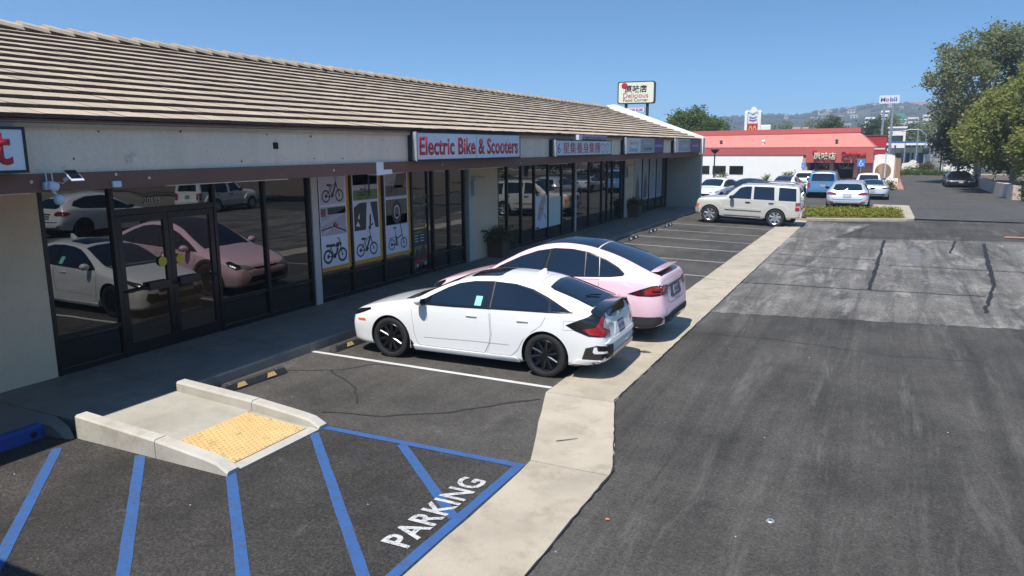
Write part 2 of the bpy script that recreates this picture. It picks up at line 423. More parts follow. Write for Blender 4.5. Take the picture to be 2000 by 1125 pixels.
# painted stall lines
for i, y in enumerate([9.22, 11.68, 14.12, 16.6, 19.3, 21.84, 24.3, 26.6, 29.0, 31.5]):
    ribbon('stall_line', [(-8.35 if i == 0 else -8.2, y + (.04 if i == 0 else 0)), (-3.95, y - (.02 if i == 0 else 0))], .085 if i == 0 else .075, .005, M_PWHITE if i < 1 else M_PWHITE2, jag=.06, seed=i)
# blue accessible-aisle hatching
for p in ([(-8.10, 4.83), (-6.31, 3.21), (-5.4, 2.38)], [(-7.09, 5.11), (-5.14, 3.45), (-3.9, 2.4)], [(-5.84, 5.21), (-4.28, 3.86), (-3.2, 2.95)], [(-5.80, 6.44), (-3.43, 4.27), (-3.2, 4.06)], [(-4.67, 6.60), (-3.26, 5.38)]):
    ribbon('blue_hatch_line', p, .105, .0085, M_PBLUE, jag=.05)
ribbon('blue_border_line', [(-5.86, 6.64), (-3.22, 6.66)], .10, .0090, M_PBLUE, jag=.05)
ribbon('blue_border_line', [(-3.22, 6.70), (-3.22, -2)], .105, .0096, M_PBLUE, jag=.05)
lt = link_mesh('ground_lettering', text_mesh('ground_lettering', 'PARKING', 1.42, .285, M_PLET, 0, bold=.022, spacing=1.06), None, None, (-3.475, 5.46, .0125))
lt.rotation_euler = Matrix(((0, 0, -1), (1, 0, 0), (0, -1, 0))).to_euler(); lt['kind'] = 'structure'
# ------------------------------------------------------------------ vehicles
M_WHITE = car_paint('white_paint', (.78, .78, .77))
M_PINK = car_paint('pink_paint', (.87, .585, .655), rough=.35)
M_CREAM = car_paint('cream_paint', (.50, .49, .45), rough=.32)
M_BLUE = car_paint('blue_paint', (.10, .24, .42), metal=.3)
M_SILVER = car_paint('silver_paint', (.62, .65, .67), metal=.55, rough=.28)
M_SLATE = car_paint('slate_paint', (.035, .045, .085), metal=.3)
M_BLACKP = car_paint('black_paint', (.008, .009, .012))
M_CGLASS = glass_mat('car_glass', (.006, .010, .018), 1.75, .015)
M_CTRIM = pm('gloss_black_trim', (.008, .008, .009), .18, .1, 5, coat=.5)
M_CLAD = pm('grey_plastic_cladding', (.035, .036, .038), .6, .1, 8, bmp=.1, bs=300)
M_WELL = pm('wheel_well_black', (.006, .006, .006), .9, .1)
M_TYRE = pm('tyre_rubber', (.012, .012, .013), .75, .2, 20, bmp=.15, bs=160)
M_RIMB = pm('black_alloy', (.035, .035, .038), .26, .1, 10, metal=.85, coat=.4)
M_RIMS = pm('bright_alloy', (.55, .56, .57), .28, .08, 10, metal=.85)
M_RIMG = pm('graphite_alloy', (.10, .10, .11), .32, .1, 10, metal=.8)
M_DISC = pm('brake_disc', (.16, .16, .16), .4, .1, 30, metal=.8)
M_CHROME = pm('chrome_trim', (.7, .71, .72), .12, .04, 10, metal=1.0)
M_RED = pm('red_lamp_lens', (.32, .006, .010), .12, .15, 12, coat=.8)
M_REDD = pm('dark_red_lens', (.10, .004, .008), .12, .15, 12, coat=.8)
M_CLEAR = pm('clear_lamp_lens', (.30, .32, .35), .12, .4, 40, coat=.8)
M_AMBER = pm('amber_lens', (.72, .13, .02), .2, .1, 20, coat=.6)
M_PLATE = pm('number_plate_white', (.40, .41, .42), .45, .05, 10)
M_PLATEF = pm('plate_frame', (.02, .02, .02), .4, .1)
M_INK = lettering('plate_ink', (.03, .05, .16))
M_BADGE = lettering('badge_letters', (.12, .12, .13), .3)
M_SEAM = pm('panel_gap', (.33, .33, .33), .8, .1)
M_TEAL = pm('teal_paper', (.20, .62, .48), .6, .04)
M_EXH = pm('exhaust_metal', (.32, .32, .33), .3, .1, metal=.9)

def pchip(keys):
    xs = np.array([k[0] for k in keys], float); ys = np.array([k[1] for k in keys], float)
    h = np.diff(xs); d = np.diff(ys) / h; m = np.zeros(len(xs)); m[0], m[-1] = d[0], d[-1]
    for i in range(1, len(xs) - 1):
        if d[i-1] * d[i] > 0:
            w1, w2 = 2*h[i] + h[i-1], h[i] + 2*h[i-1]; m[i] = (w1 + w2) / (w1/d[i-1] + w2/d[i])
    def f(x):
        i = int(min(max(np.searchsorted(xs, x) - 1, 0), len(h) - 1)); t = (x - xs[i]) / h[i]
        return ((2*t**3 - 3*t**2 + 1)*ys[i] + (t**3 - 2*t**2 + t)*h[i]*m[i] + (-2*t**3 + 3*t**2)*ys[i+1] + (t**3 - t**2)*h[i]*m[i+1])
    return f

K2 = math.sqrt(.5)
class Car:
    """body lofted through rings along x (front at x=0); everything else is pressed onto that surface"""
    def __init__(s, name, L, top, rail, belt, mid, bot, axles, tyre_r, well_r, hw, paint, ns=100, q=5, seg=3, well=True, crease=(.07, .22, .05, .07)):
        s.L, s.hw, s.paint, s.axles, s.tr = L, hw, paint, axles, tyre_r
        C = {'top': pchip(top)}
        for n, k in (('rail', rail), ('belt', belt), ('mid', mid), ('bot', bot)):
            C[n] = (pchip([(a, b) for a, b, c in k]), pchip([(a, c) for a, b, c in k]))
        s.C = C
        V = []; F = []; N = None
        for i in range(ns + 1):
            t = i / ns; x = L * (t - .86 * math.sin(2*math.pi*t) / (2*math.pi))
            zt = C['top'](x); P = {n: Vector((C[n][0](x), C[n][1](x))) for n in ('rail', 'belt', 'mid', 'bot')}
            P['rail'].y = min(P['rail'].y, zt - .004); P['belt'].y = min(P['belt'].y, P['rail'].y - .012)
            r45 = Vector((P['rail'].x * .55, P['rail'].y + (zt - P['rail'].y) * .80))
            pts = [Vector((0, P['bot'].y)), P['bot'], P['mid'], P['belt'], P['rail'], r45, Vector((0, zt))]
            rad = [0, crease[0], crease[1], crease[2], crease[3], 9, 0]
            half = [pts[0]]
            for k in range(1, 6):
                c, a, b = pts[k], pts[k-1], pts[k+1]; la, lb = (a-c).length, (b-c).length
                fa, fb = min(rad[k]/max(la,1e-6), .48), min(rad[k]/max(lb,1e-6), .48)
                A, B = c + (a-c)*fa, c + (b-c)*fb
                last = half[-1]
                for j in range(1, seg): half.append(last.lerp(A, j/seg))
                for j in range(q + 1):
                    u = j / q; half.append(A*(1-u)**2 + c*2*u*(1-u) + B*u*u)
            last = half[-1]
            for j in range(1, seg + 1): half.append(last.lerp(pts[6], j/seg))
            ring = [(x, -p.x, p.y) for p in half] + [(x, p.x, p.y) for p in reversed(half[1:-1])]
            N = len(ring); V += ring
        for i in range(ns):
            for k in range(N): F.append((i*N+k, i*N+(k+1) % N, (i+1)*N+(k+1) % N, (i+1)*N+k))
        for base_i, end in ((0, False), (ns*N, True)):
            ctr = sum((Vector(V[base_i+k]) for k in range(N)), Vector()) / N; V.append(tuple(ctr)); ci = len(V) - 1
            for k in range(N):
                f = (base_i+k, ci, base_i+(k+1) % N); F.append(f[::-1] if end else f)
        s.bvh = BVHTree.FromPolygons(V, F)
        s.root = empty(name)
        me = bpy.data.meshes.new('body'); me.from_pydata(V, [], F); me.materials.append(paint)
        bm = bmesh.new(); bm.from_mesh(me); bmesh.ops.recalc_face_normals(bm, faces=bm.faces[:]); bm.to_mesh(me); bm.free()
        if well:
            ob = bpy.data.objects.new('tmp', me); COL.objects.link(ob)
            cu = MB(); rr = well_r
            for ax in axles:
                for sg in (-1, 1):
                    yi, yo = sg*(hw - .34), sg*(hw + .2)
                    pr = []
                    for k in range(40):
                        a = 2*math.pi*k/40; pr.append((ax + rr*math.cos(a), tyre_r + rr*math.sin(a)))
                    cu.prism(pr, 'y', min(yi, yo), max(yi, yo))
            cme = cu.mesh('cut', M_WELL)
            bm = bmesh.new(); bm.from_mesh(cme); bmesh.ops.recalc_face_normals(bm, faces=bm.faces[:]); bm.to_mesh(cme); bm.free()
            co = bpy.data.objects.new('cut', cme); COL.objects.link(co)
            md = ob.modifiers.new('b', 'BOOLEAN'); md.object = co; md.operation = 'DIFFERENCE'; md.solver = 'EXACT'
            try: md.material_mode = 'TRANSFER'
            except Exception: pass
            bpy.context.view_layer.update(); dg = bpy.context.evaluated_depsgraph_get()
            me2 = bpy.data.meshes.new_from_object(ob.evaluated_get(dg))
            bpy.data.objects.remove(ob); bpy.data.objects.remove(co)
            me = me2; me.name = 'body'
        smooth_mesh(me, 38)
        s.body = link_mesh('body', me, None, s.root)
    # -- projection onto the body
    def hit(s, fr, u, v):
        if fr in 'LRT' and getattr(s, 'cut', 0) and u > .3: u -= s.cut
        o, d = {'L': ((u, -4, v), (0, 1, 0)), 'R': ((u, 4, v), (0, -1, 0)), 'T': ((u, v, 5), (0, 0, -1)),
                'B': ((s.L + 4, u, v), (-1, 0, 0)), 'F': ((-4, u, v), (1, 0, 0)),
                'DL': ((u*K2 + 3, u*K2 - 3, v), (-K2, K2, 0)), 'DR': ((u*K2 + 3, -u*K2 + 3, v), (-K2, -K2, 0))}[fr]
        h = s.bvh.ray_cast(Vector(o), Vector(d))
        if h[0] is None:
            g = {'L': (u, -s.hw*.9, v), 'R': (u, s.hw*.9, v), 'T': (u, v, s.C['top'](min(max(u, 0), s.L))), 'B': (s.L, u, v), 'F': (0, u, v), 'DL': (s.L-.1, -s.hw*.8, v), 'DR': (s.L-.1, s.hw*.8, v)}[fr]
            h = s.bvh.find_nearest(Vector(g))
        n = h[1]; dv = Vector(d)
        if n.dot(dv) > 0: n = -n
        return h[0], n
    def patch(s, name, poly, fr, off, m, parent=None, res=.06, skirt=True, label=None):
        pts = []
        n = len(poly)
        for i in range(n):
            a, b = Vector(poly[i]), Vector(poly[(i+1) % n]); k = max(1, int((b-a).length / res))
            pts += [a.lerp(b, j/k) for j in range(k)]
        nb = len(pts)
        lo = Vector((min(p.x for p in pts), min(p.y for p in pts))); hi = Vector((max(p.x for p in pts), max(p.y for p in pts)))
        def inside(p):
            c = False; j = nb - 1
            for i in range(nb):
                a, b = pts[i], pts[j]
                if (a.y > p.y) != (b.y > p.y) and p.x < (b.x-a.x)*(p.y-a.y)/(b.y-a.y) + a.x: c = not c
                j = i
            return c
        grid = []
        x = lo.x + res/2
        while x < hi.x:
            y = lo.y + res/2
            while y < hi.y:
                p = Vector((x, y))
                if inside(p) and min((p-q).length for q in pts) > res*.35: grid.append(p)
                y += res
            x += res
        r = geometry.delaunay_2d_cdt(pts + grid, [(i, (i+1) % nb) for i in range(nb)], [], 1, 1e-5)
        V2, F2 = r[0], r[2]; V = []; Nn = []
        for p in V2:
            h, nn = s.hit(fr, p.x, p.y); V.append(h + nn*off); Nn.append(nn)
        dirn = {'L': Vector((0,-1,0)), 'R': Vector((0,1,0)), 'T': Vector((0,0,1)), 'B': Vector((1,0,0)), 'F': Vector((-1,0,0)), 'DL': Vector((1,-1,0)), 'DR': Vector((1,1,0))}[fr]
        F = []
        for f in F2:
            a, b, c = (V[i] for i in f[:3]); F.append(tuple(f) if (b-a).cross(c-a).dot(dirn) > 0 else tuple(reversed(f)))
        if skirt:
            ec = {}
            for f in F:
                for i in range(len(f)): ec[(f[i], f[(i+1) % len(f)])] = 1
            bd = [e for e in ec if (e[1], e[0]) not in ec]
            mp = {}
            for a, b in bd:
                for q in (a, b):
                    if q not in mp: mp[q] = len(V); V.append(V[q] - Nn[q]*(off + .004)); Nn.append(Nn[q])
                F.append((b, a, mp[a], mp[b]))
        me = bpy.data.meshes.new(name); me.from_pydata([tuple(v) for v in V], [], F); me.materials.append(m); me.update()
        smooth_mesh(me, 50)
        o = link_mesh(name, me, None, parent or s.root)
        if label: o['label'] = label
        return o
    def both(s, name, poly, off, m, parents=(None, None), **kw):
        return s.patch(name, poly, 'L', off, m, parents[0], **kw), s.patch(name, poly, 'R', off, m, parents[1], **kw)
    def stroke(s, name, pts, w, fr, off, m, parent=None, closed=False, res=.08):
        """a thin strip laid along a line on the body"""
        P = [Vector(p) for p in pts]; n = len(P); A = []; B = []
        dense = []
        for i in range(n - (0 if closed else 1)):
            a, b = P[i], P[(i+1) % n]; k = max(1, int((b-a).length/res)); dense += [a.lerp(b, j/k) for j in range(k)]
        if not closed: dense.append(P[-1])
        n = len(dense)
        V = []; F = []
        for i, p in enumerate(dense):
            t = (dense[(i+1) % n] if closed or i < n-1 else p) - (dense[i-1] if closed or i > 0 else p)
            t = t.normalized() if t.length else Vector((1, 0)); q = Vector((-t.y, t.x)) * (w/2)
            for sgn in (1, -1):
                h, nn = s.hit(fr, p.x + q.x*sgn, p.y + q.y*sgn); V.append(tuple(h + nn*off))
        for i in range(n if closed else n-1):
            j = (i+1) % n; F.append((2*i, 2*i+1, 2*j+1, 2*j))
        me = bpy.data.meshes.new(name); me.from_pydata(V, [], F); me.materials.append(m); me.update(); smooth_mesh(me, 60)
        return link_mesh(name, me, None, parent or s.root)
    def wheels(s, spokes, rim_m, width=.225, rim_r=None, twin=False, y=None):
        r = s.tr; rr = rim_r or r*.68; y = y or s.hw - .015
        t = MB(); w = width
        prof = [(rr*.98, -w*.45), (r*.90, -w*.5), (r*.975, -w*.44), (r, -w*.33), (r, w*.33), (r*.975, w*.44), (r*.90, w*.5), (rr*1.06, w*.46), (rr, w*.40), (rr*.95, w*.30), (rr*.93, -w*.3)]
        tr = Matrix.Rotation(R(90), 4, 'X')          # axle along -y outwards
        t.lathe(prof, 40, tr)
        tme = t.mesh('tyre', M_TYRE, 40)
        g = MB()
        g.lathe([(rr*1.015, w*.43), (rr*.99, w*.46), (rr*.93, w*.42), (rr*.90, w*.2), (rr*.88, -w*.3)], 40, tr)
        g.lathe([(0.0, w*.36), (.045, w*.36), (.06, w*.30), (.06, w*.1)], 20, tr)
        for k in range(spokes):
            a = 2*math.pi*k/spokes + .2
            for da in ((-.10, .10) if twin else (0,)):
                ca, sa = math.cos(a+da*.4), math.sin(a+da*.4); cb, sb = math.cos(a+da*1.6), math.sin(a+da*1.6)
                wi, wo = (.018, .016) if twin else (.030, .024)
                if spokes < 8 and not twin: wi, wo = .05, .042
                p0, p1 = Vector((.03*ca, .03*sa)), Vector((rr*.93*cb, rr*.93*sb)); q = (p1-p0).normalized(); q = Vector((-q.y, q.x))
                o0, o1 = w*.34, w*.40
                vs = []
                for p, ww, o in ((p0, wi, o0), (p1, wo, o1)):
                    for sgn, dz in ((-1, 0), (-.45, .014), (.45, .014), (1, 0), (1, -.05), (-1, -.05)): vs.append(tr @ Vector((p.x+q.x*ww*sgn, p.y+q.y*ww*sgn, o+dz)))
                g.add(vs, [(i, (i+1) % 6, (i+1) % 6+6, i+6) for i in range(6)] + [(5,4,3,2,1,0), (6,7,8,9,10,11)])
        gme = g.mesh('rim', rim_m, 30)
        d = MB().lathe([(0, w*.02), (rr*.66, w*.02), (rr*.66, -w*.05), (rr*.9, -w*.06), (rr*.9, -w*.3), (0, -w*.3)], 28, tr).mesh('brake_disc', M_DISC, 30)
        for ax in s.axles:
            for sg in (-1, 1):
                wo = link_mesh('wheel', tme, None, s.root, (ax, sg*(y - w*.5), s.tr))
                if sg > 0: wo.rotation_euler = (0, 0, R(180))
                link_mesh('rim', gme, None, wo); link_mesh('brake_disc', d, None, wo)
    def mirrors(s, x, z, y, shell, size=(.10, .20, .14), cap=None):
        for sg in (-1, 1):
            bm = bmesh.new(); bmesh.ops.create_uvsphere(bm, u_segments=16, v_segments=10, radius=1)
            for v in bm.verts:
                c = v.co; k = .78 if c.x > .2 else 1
                v.co = Vector((max(c.x, -.9)*size[0]*(1 if c.x < 0 else .55), c.y*size[1]*.5, c.z*size[2]*.5*k + .01*c.y*sg))
            me = bpy.data.meshes.new('mirror'); bm.to_mesh(me); bm.free(); me.materials.append(shell); smooth_mesh(me, 60)
            o = link_mesh('mirror', me, None, s.root, (x, sg*(y + .13), z))
            a = MB().tube([(.02, -sg*.15, -.06), (.0, -sg*.05, -.05), (0, 0, -.02)], [.03, .026, .03], 8)
            a.build('mirror_arm', M_CTRIM, o, 50)
            MB().box((.052, -size[1]*.36, -size[2]*.3), (.058, size[1]*.36, size[2]*.3)).build('mirror_glass', M_CGLASS, o)
    def plate(s, fr, u, v, w=.30, h=.15, off=.012, txt='8VKD 241'):
        f = s.patch('number_plate', [(u-w/2, v-h/2), (u+w/2, v-h/2), (u+w/2, v+h/2), (u-w/2, v+h/2)], fr, off, M_PLATE, res=.08)
        s.stroke('plate_frame', [(u-w/2, v-h/2), (u+w/2, v-h/2), (u+w/2, v+h/2), (u-w/2, v+h/2)], .018, fr, off+.003, M_PLATEF, f, closed=True)
        if txt:
            hh, nn = s.hit(fr, u, v); me = text_mesh('plate_lettering', txt, w*.82, h*.46, M_INK, .002)
            o = link_mesh('plate_lettering', me, None, f, hh + nn*(off+.004)); o.rotation_euler = nn.to_track_quat('-Y', 'Z').to_euler()
            # keep the letters upright: face along the normal, up along z
            zx = Vector((0, 0, 1)); yv = -nn; xv = yv.cross(zx).normalized(); zv = xv.cross(yv).normalized()
            o.rotation_euler = Matrix((xv, yv, zv)).transposed().to_euler()
        return f
    def ground_shadow_box(s): pass
    def underbody(s):
        L = s.L; hw = s.hw
        MB().box((.25, -(hw-.36), .17), (L-.3, hw-.36, .40)).build('underbody', M_WELL, s.root)

def arc(cx, cz, r, a0, a1, n=18): return [(cx + r*math.cos(R(a0 + (a1-a0)*i/n)), cz + r*math.sin(R(a0 + (a1-a0)*i/n))) for i in range(n+1)]
def arch_ring(ax, zr, r0, r1, a0=-12, a1=192, flat=0):
    o = arc(ax, zr, r1, a0, a1); i = arc(ax, zr, r0, a1, a0); return o + i

# ---- white hatchback
def hatchback():
    c = Car('hatchback_car', 4.52,
        [(0,.58),(.05,.68),(.15,.745),(.5,.85),(.9,.925),(1.22,.99),(1.6,1.165),(2.0,1.325),(2.3,1.39),(2.7,1.415),(3.1,1.40),(3.45,1.345),(3.8,1.235),(4.1,1.115),(4.25,1.055),(4.36,1.0),(4.42,.88),(4.48,.66),(4.52,.52)],
        [(0,.45,.565),(.05,.58,.655),(.15,.66,.72),(.5,.71,.825),(.9,.73,.90),(1.22,.74,.955),(1.6,.69,1.125),(2.0,.61,1.275),(2.4,.575,1.335),(2.8,.57,1.35),(3.2,.565,1.325),(3.5,.57,1.27),(3.8,.59,1.18),(4.1,.63,1.075),(4.25,.65,1.025),(4.36,.65,.975),(4.42,.63,.86),(4.48,.55,.64),(4.52,.44,.51)],
        [(0,.5,.54),(.05,.66,.61),(.15,.76,.665),(.5,.84,.77),(.9,.865,.83),(1.22,.865,.87),(1.6,.865,.905),(2.0,.865,.92),(2.8,.865,.945),(3.3,.87,.965),(3.6,.872,.975),(3.9,.86,.97),(4.1,.84,.955),(4.25,.815,.94),(4.36,.79,.90),(4.42,.75,.79),(4.48,.66,.6),(4.52,.5,.5)],
        [(0,.55,.45),(.05,.72,.47),(.15,.82,.5),(.5,.885,.56),(.87,.9,.62),(1.4,.885,.62),(2.2,.88,.62),(3.0,.888,.62),(3.57,.905,.65),(4.0,.885,.62),(4.25,.855,.58),(4.4,.81,.55),(4.48,.74,.5),(4.52,.55,.46)],
        [(0,.5,.30),(.05,.66,.22),(.15,.76,.19),(.5,.83,.17),(1.0,.845,.17),(2.2,.85,.17),(3.3,.85,.18),(4.0,.83,.21),(4.3,.79,.25),(4.45,.71,.29),(4.52,.52,.36)],
        (.87, 3.57), .325, .375, .90, M_WHITE)
    r = c.root
    # glass: black surround, then the panes
    dl = [(1.36,.925),(1.62,1.065),(1.86,1.185),(2.05,1.255),(2.3,1.30),(2.62,1.318),(3.0,1.305),(3.3,1.25),(3.55,1.16),(3.8,1.055),(3.98,.985),(3.6,.975),(2.66,.948),(2.0,.93)]
    c.both('window_surround', dl, .003, M_CTRIM)
    c.both('front_side_window', [(1.45,.95),(1.68,1.072),(1.9,1.18),(2.08,1.24),(2.3,1.283),(2.56,1.30),(2.60,.963),(2.0,.945)], .007, M_CGLASS)
    c.both('rear_side_window', [(2.74,.967),(2.71,1.302),(3.0,1.288),(3.28,1.235),(3.5,1.155),(3.58,1.11),(3.62,.992)], .007, M_CGLASS)
    c.both('quarter_window', [(3.655,.994),(3.62,1.09),(3.72,1.065),(3.86,1.004)], .007, M_CGLASS)
    for fr in 'LR':
        c.stroke('window_chrome', [(3.99,.985),(3.6,.972),(2.66,.945),(2.0,.927),(1.36,.918)], .014, fr, .009, M_CTRIM)
        c.stroke('pillar_trim', [(2.675,.955),(2.655,1.312)], .018, fr, .009, M_RIMG)
    c.patch('windscreen', [(1.22,-.66),(1.19,-.3),(1.18,0),(1.19,.3),(1.22,.66),(1.62,.62),(1.98,.545),(2.02,.3),(2.03,0),(2.02,-.3),(1.98,-.545),(1.62,-.62)], 'T', .005, M_CGLASS)
    c.patch('sunroof', [(2.14,-.40),(2.14,.40),(2.2,.44),(2.62,.44),(2.68,.40),(2.68,-.40),(2.62,-.44),(2.2,-.44)], 'T', .004, M_CGLASS)
    c.patch('cowl_panel', [(1.05,-.62),(1.02,0),(1.05,.62),(1.2,.66),(1.17,.3),(1.16,0),(1.17,-.3),(1.2,-.66)], 'T', .004, M_CTRIM)
    sur = c.patch('rear_window_surround', [(3.52,-.50),(3.50,0),(3.52,.50),(3.6,.545),(4.0,.555),(4.22,.585),(4.24,0),(4.22,-.585),(4.0,-.555),(3.6,-.545)], 'T', .003, M_CTRIM)
    c.patch('rear_window', [(3.60,-.46),(3.585,0),(3.60,.46),(4.0,.51),(4.19,.54),(4.21,0),(4.19,-.54),(4.0,-.51)], 'T', .007, M_CGLASS)
    wp = MB().tube([(4.15, 0, 1.13), (4.07, -.16, 1.155), (4.03, -.33, 1.16)], .012, 6); wp.build('rear_wiper', M_CTRIM, r)
    # roof: fin aerial, tailgate joint
    MB().prism([(3.12,1.395),(3.27,1.385),(3.26,1.47),(3.22,1.47)], 'y', -.02, .02).build('fin_aerial', M_WHITE, r)
    c.stroke('tailgate_gap', [(4.22,-.66),(3.9,-.60),(3.5,-.575),(3.36,-.50),(3.33,0),(3.36,.50),(3.5,.575),(3.9,.60),(4.22,.66)], .012, 'T', .002, M_SEAM)
    for sg in (-1, 1): c.stroke('roof_seam', [(2.1,sg*.535),(2.6,sg*.525),(3.3,sg*.515)], .008, 'T', .002, M_SEAM)
    # spoiler bridge between the lamps
    sp = MB(); n = 16
    for k in range(n + 1):
        y = -.74 + 1.48*k/n; e = 1 - (abs(y)/.74)**3
        x0, x1 = 4.23 - .01*e, 4.36 + .065*e; z0, z1 = 1.075 + .0*e, 1.04 + .03*e
        if k == 0: prev = None
        sec = [(x0, y, z0 - .05*(1-e) - .012), (x1, y, z1 - .09*(1-e)), (x1 + .012, y, z1 - .022 - .09*(1-e)), (x0 + .06, y, z0 - .06 - .05*(1-e))]
        sp.v += sec
        if k: b = 4*(k-1); sp.f += [(b+i, b+4+i, b+4+(i+1) % 4, b+(i+1) % 4) for i in range(4)]; sp.mi += [0]*4
    sp.f += [(3,2,1,0), (4*n, 4*n+1, 4*n+2, 4*n+3)]; sp.mi += [0, 0]
    sp.build('spoiler', M_CTRIM, r, 40)
    c.patch('tailgate_glass', [(-.50,.99),(-.42,.90),(-.2,.86),(.2,.86),(.42,.90),(.50,.99)], 'B', .004, M_CGLASS)
    # tail lamps: black wedge on the flank, red hook round the corner
    for fr, sg in (('L', -1), ('R', 1)):
        dg_ = 'D' + fr
        h = c.patch('tail_lamp', [(2.14,.815),(2.30,.90),(2.48,.975),(2.64,1.0),(2.72,.97),(2.69,.86),(2.785,.70),(2.62,.665),(2.40,.675),(2.24,.745)], dg_, .006, M_CTRIM, res=.035)
        c.patch('lamp_lens', [(2.33,.765),(2.49,.80),(2.54,.87),(2.64,.97),(2.69,.955),(2.61,.86),(2.595,.78),(2.77,.72),(2.78,.695),(2.60,.675),(2.42,.70)], dg_, .011, M_RED, h, res=.03)
        c.patch('reverse_lens', [(2.62,.785),(2.635,.85),(2.685,.905),(2.70,.84),(2.75,.735)], dg_, .011, M_CLEAR, h, res=.03)
        c.patch('side_marker', [(.20,.585),(.37,.60),(.40,.565),(.24,.555)], fr, .006, M_AMBER)
        c.patch('headlamp', [(.06,.66),(.20,.72),(.46,.775),(.50,.755),(.30,.68),(.12,.62)], fr, .006, M_CTRIM, res=.03)
        c.patch('headlamp', [(sg*.34,.62),(sg*.50,.665),(sg*.66,.69),(sg*.68,.64),(sg*.5,.60)], 'F', .006, M_CLEAR, res=.04)
        c.patch('front_vent', [(sg*.44,.50),(sg*.66,.52),(sg*.70,.40),(sg*.60,.32),(sg*.42,.36)], 'F', .005, M_CTRIM, res=.05)
        # rear corner vent with its white blade
        v = c.patch('rear_vent', [(4.20,.50),(4.36,.545),(4.50,.535),(4.505,.42),(4.42,.33),(4.14,.33)], fr, .006, M_CTRIM, res=.04)
        c.patch('rear_vent', [(sg*.52,.53),(sg*.70,.54),(sg*.76,.44),(sg*.70,.34),(sg*.54,.34)], 'B', .006, M_CTRIM, res=.04)
        c.patch('vent_blade', [(4.30,.45),(4.32,.52),(4.36,.52),(4.37,.46),(4.48,.455),(4.485,.425),(4.32,.425)], fr, .012, M_WHITE, v, res=.04)
        c.patch('bumper_blade', [(4.00,.25),(4.08,.325),(4.40,.315),(4.44,.28),(4.40,.25)], fr, .012, M_WHITE, res=.04)
        c.patch('lower_valance', [(4.0,.215),(4.0,.245),(4.38,.245),(4.40,.255),(4.38,.235),(4.2,.22)], fr, .014, M_CTRIM, res=.04)
        # doors
        g = .004
        fd = [(1.28,.86),(1.30,.70),(1.33,.45),(1.37,.31),(1.42,.265),(2.58,.262),(2.66,.42),(2.685,.55),(2.67,.75),(2.655,.935),(2.0,.915),(1.36,.905)]
        rd = [(2.68,.94),(2.69,.75),(2.705,.55),(2.68,.42),(2.62,.262),(3.02,.262),(3.13,.36),(3.22,.52),(3.36,.66),(3.52,.78),(3.62,.965),(3.2,.955)]
        c.stroke('door_gap', fd, .010, fr, .0025, M_SEAM, closed=True)
        c.stroke('door_gap', rd, .010, fr, .0025, M_SEAM, closed=True)
        def inset(poly, d):
            cx = sum(p[0] for p in poly)/len(poly); cz = sum(p[1] for p in poly)/len(poly)
            return [(x + (cx-x)*d/abs(x-cx+1e-6)*min(1, abs(x-cx)/.2), z + (cz-z)*d/abs(z-cz+1e-6)*min(1, abs(z-cz)/.1)) for x, z in poly]
        d1 = c.patch('front_door', inset(fd, g), fr, .004, M_WHITE, res=.07)
        d2 = c.patch('rear_door', inset(rd, g), fr, .004, M_WHITE, res=.07)
        for dd, x0 in ((d1, 2.36), (d2, 3.22)):
            h, nn = c.hit(fr, x0, .815)
            hb = rbox((-.095, -.012, -.013), (.095, .012, .013), .009); ho = hb.build('door_handle', M_WHITE, dd, 40, h + nn*.012)
        c.stroke('fuel_flap_gap' if fr == 'L' else 'flank_crease', [(3.86,.74),(4.04,.75),(4.05,.88),(3.87,.87)], .007, fr, .002, M_SEAM, closed=True)
        c.patch('sill_skirt', [(1.32,.185),(1.30,.25),(3.10,.25),(3.16,.185)], fr, .018, M_WHITE, res=.07)
        c.stroke('door_crease', [(1.50,.40),(2.4,.425),(3.0,.43)], .006, fr, .0065, M_SILVER)
        c.patch('mud_flap', [(1.255,.14),(1.25,.34),(1.30,.28),(1.315,.15)], fr, .012, M_CTRIM, res=.04)
    for ax in c.axles:
        for fr in 'LR': c.stroke('arch_lip', arc(ax, .325, .382, -8, 188, 24), .02, fr, .004, M_WHITE)
    c.patch('grille', [(-.50,.63),(-.3,.655),(.3,.655),(.50,.63),(.42,.56),(-.42,.56)], 'F', .006, M_CTRIM)
    c.patch('lower_intake', [(-.42,.46),(.42,.46),(.5,.34),(-.5,.34)], 'F', .006, M_CTRIM)
    c.patch('bumper_step', [(-.74,.565),(-.6,.60),(.6,.60),(.74,.565),(.6,.545),(-.6,.545)], 'B', .018, M_WHITE, res=.06)
    c.patch('rear_diffuser', [(-.56,.30),(-.52,.42),(.52,.42),(.56,.30),(.4,.27),(-.4,.27)], 'B', .01, M_EXH, res=.06)
    c.stroke('tailgate_edge', [(-.60,.70),(-.56,.60),(.56,.60),(.60,.70)], .012, 'B', .003, M_SEAM)
    c.patch('plate_recess', [(-.34,.63),(-.22,.79),(.22,.79),(.34,.63)], 'B', .003, M_WHITE)
    c.plate('B', 0, .70, .31, .15, .01, '8XLT304')
    hh, nn = c.hit('B', -.48, .80)
    for s_, u, w in (('CIVIC', -.46, .24),):
        me = text_mesh('badge', s_, w, .05, M_BADGE, .004, spacing=1.15); hh, nn = c.hit('B', u, .80)
        o = link_mesh('badge', me, None, r, hh + nn*.006); zx = Vector((0,0,1)); yv = -nn; xv = yv.cross(zx).normalized(); o.rotation_euler = Matrix((xv, yv, xv.cross(yv))).transposed().to_euler()
    c.patch('emblem', [(-.05,.83),(.05,.83),(.045,.90),(-.045,.90)], 'B', .008, M_CHROME, res=.05)
    c.patch('window_sticker', [(2.40,.97),(2.51,.97),(2.51,1.10),(2.40,1.10)], 'L', .0095, M_TEAL, label='teal paper sticker in the front side window')
    c.mirrors(1.50, .985, .84, M_WHITE)
    c.wheels(10, M_RIMB, .215, .232)
    c.underbody()
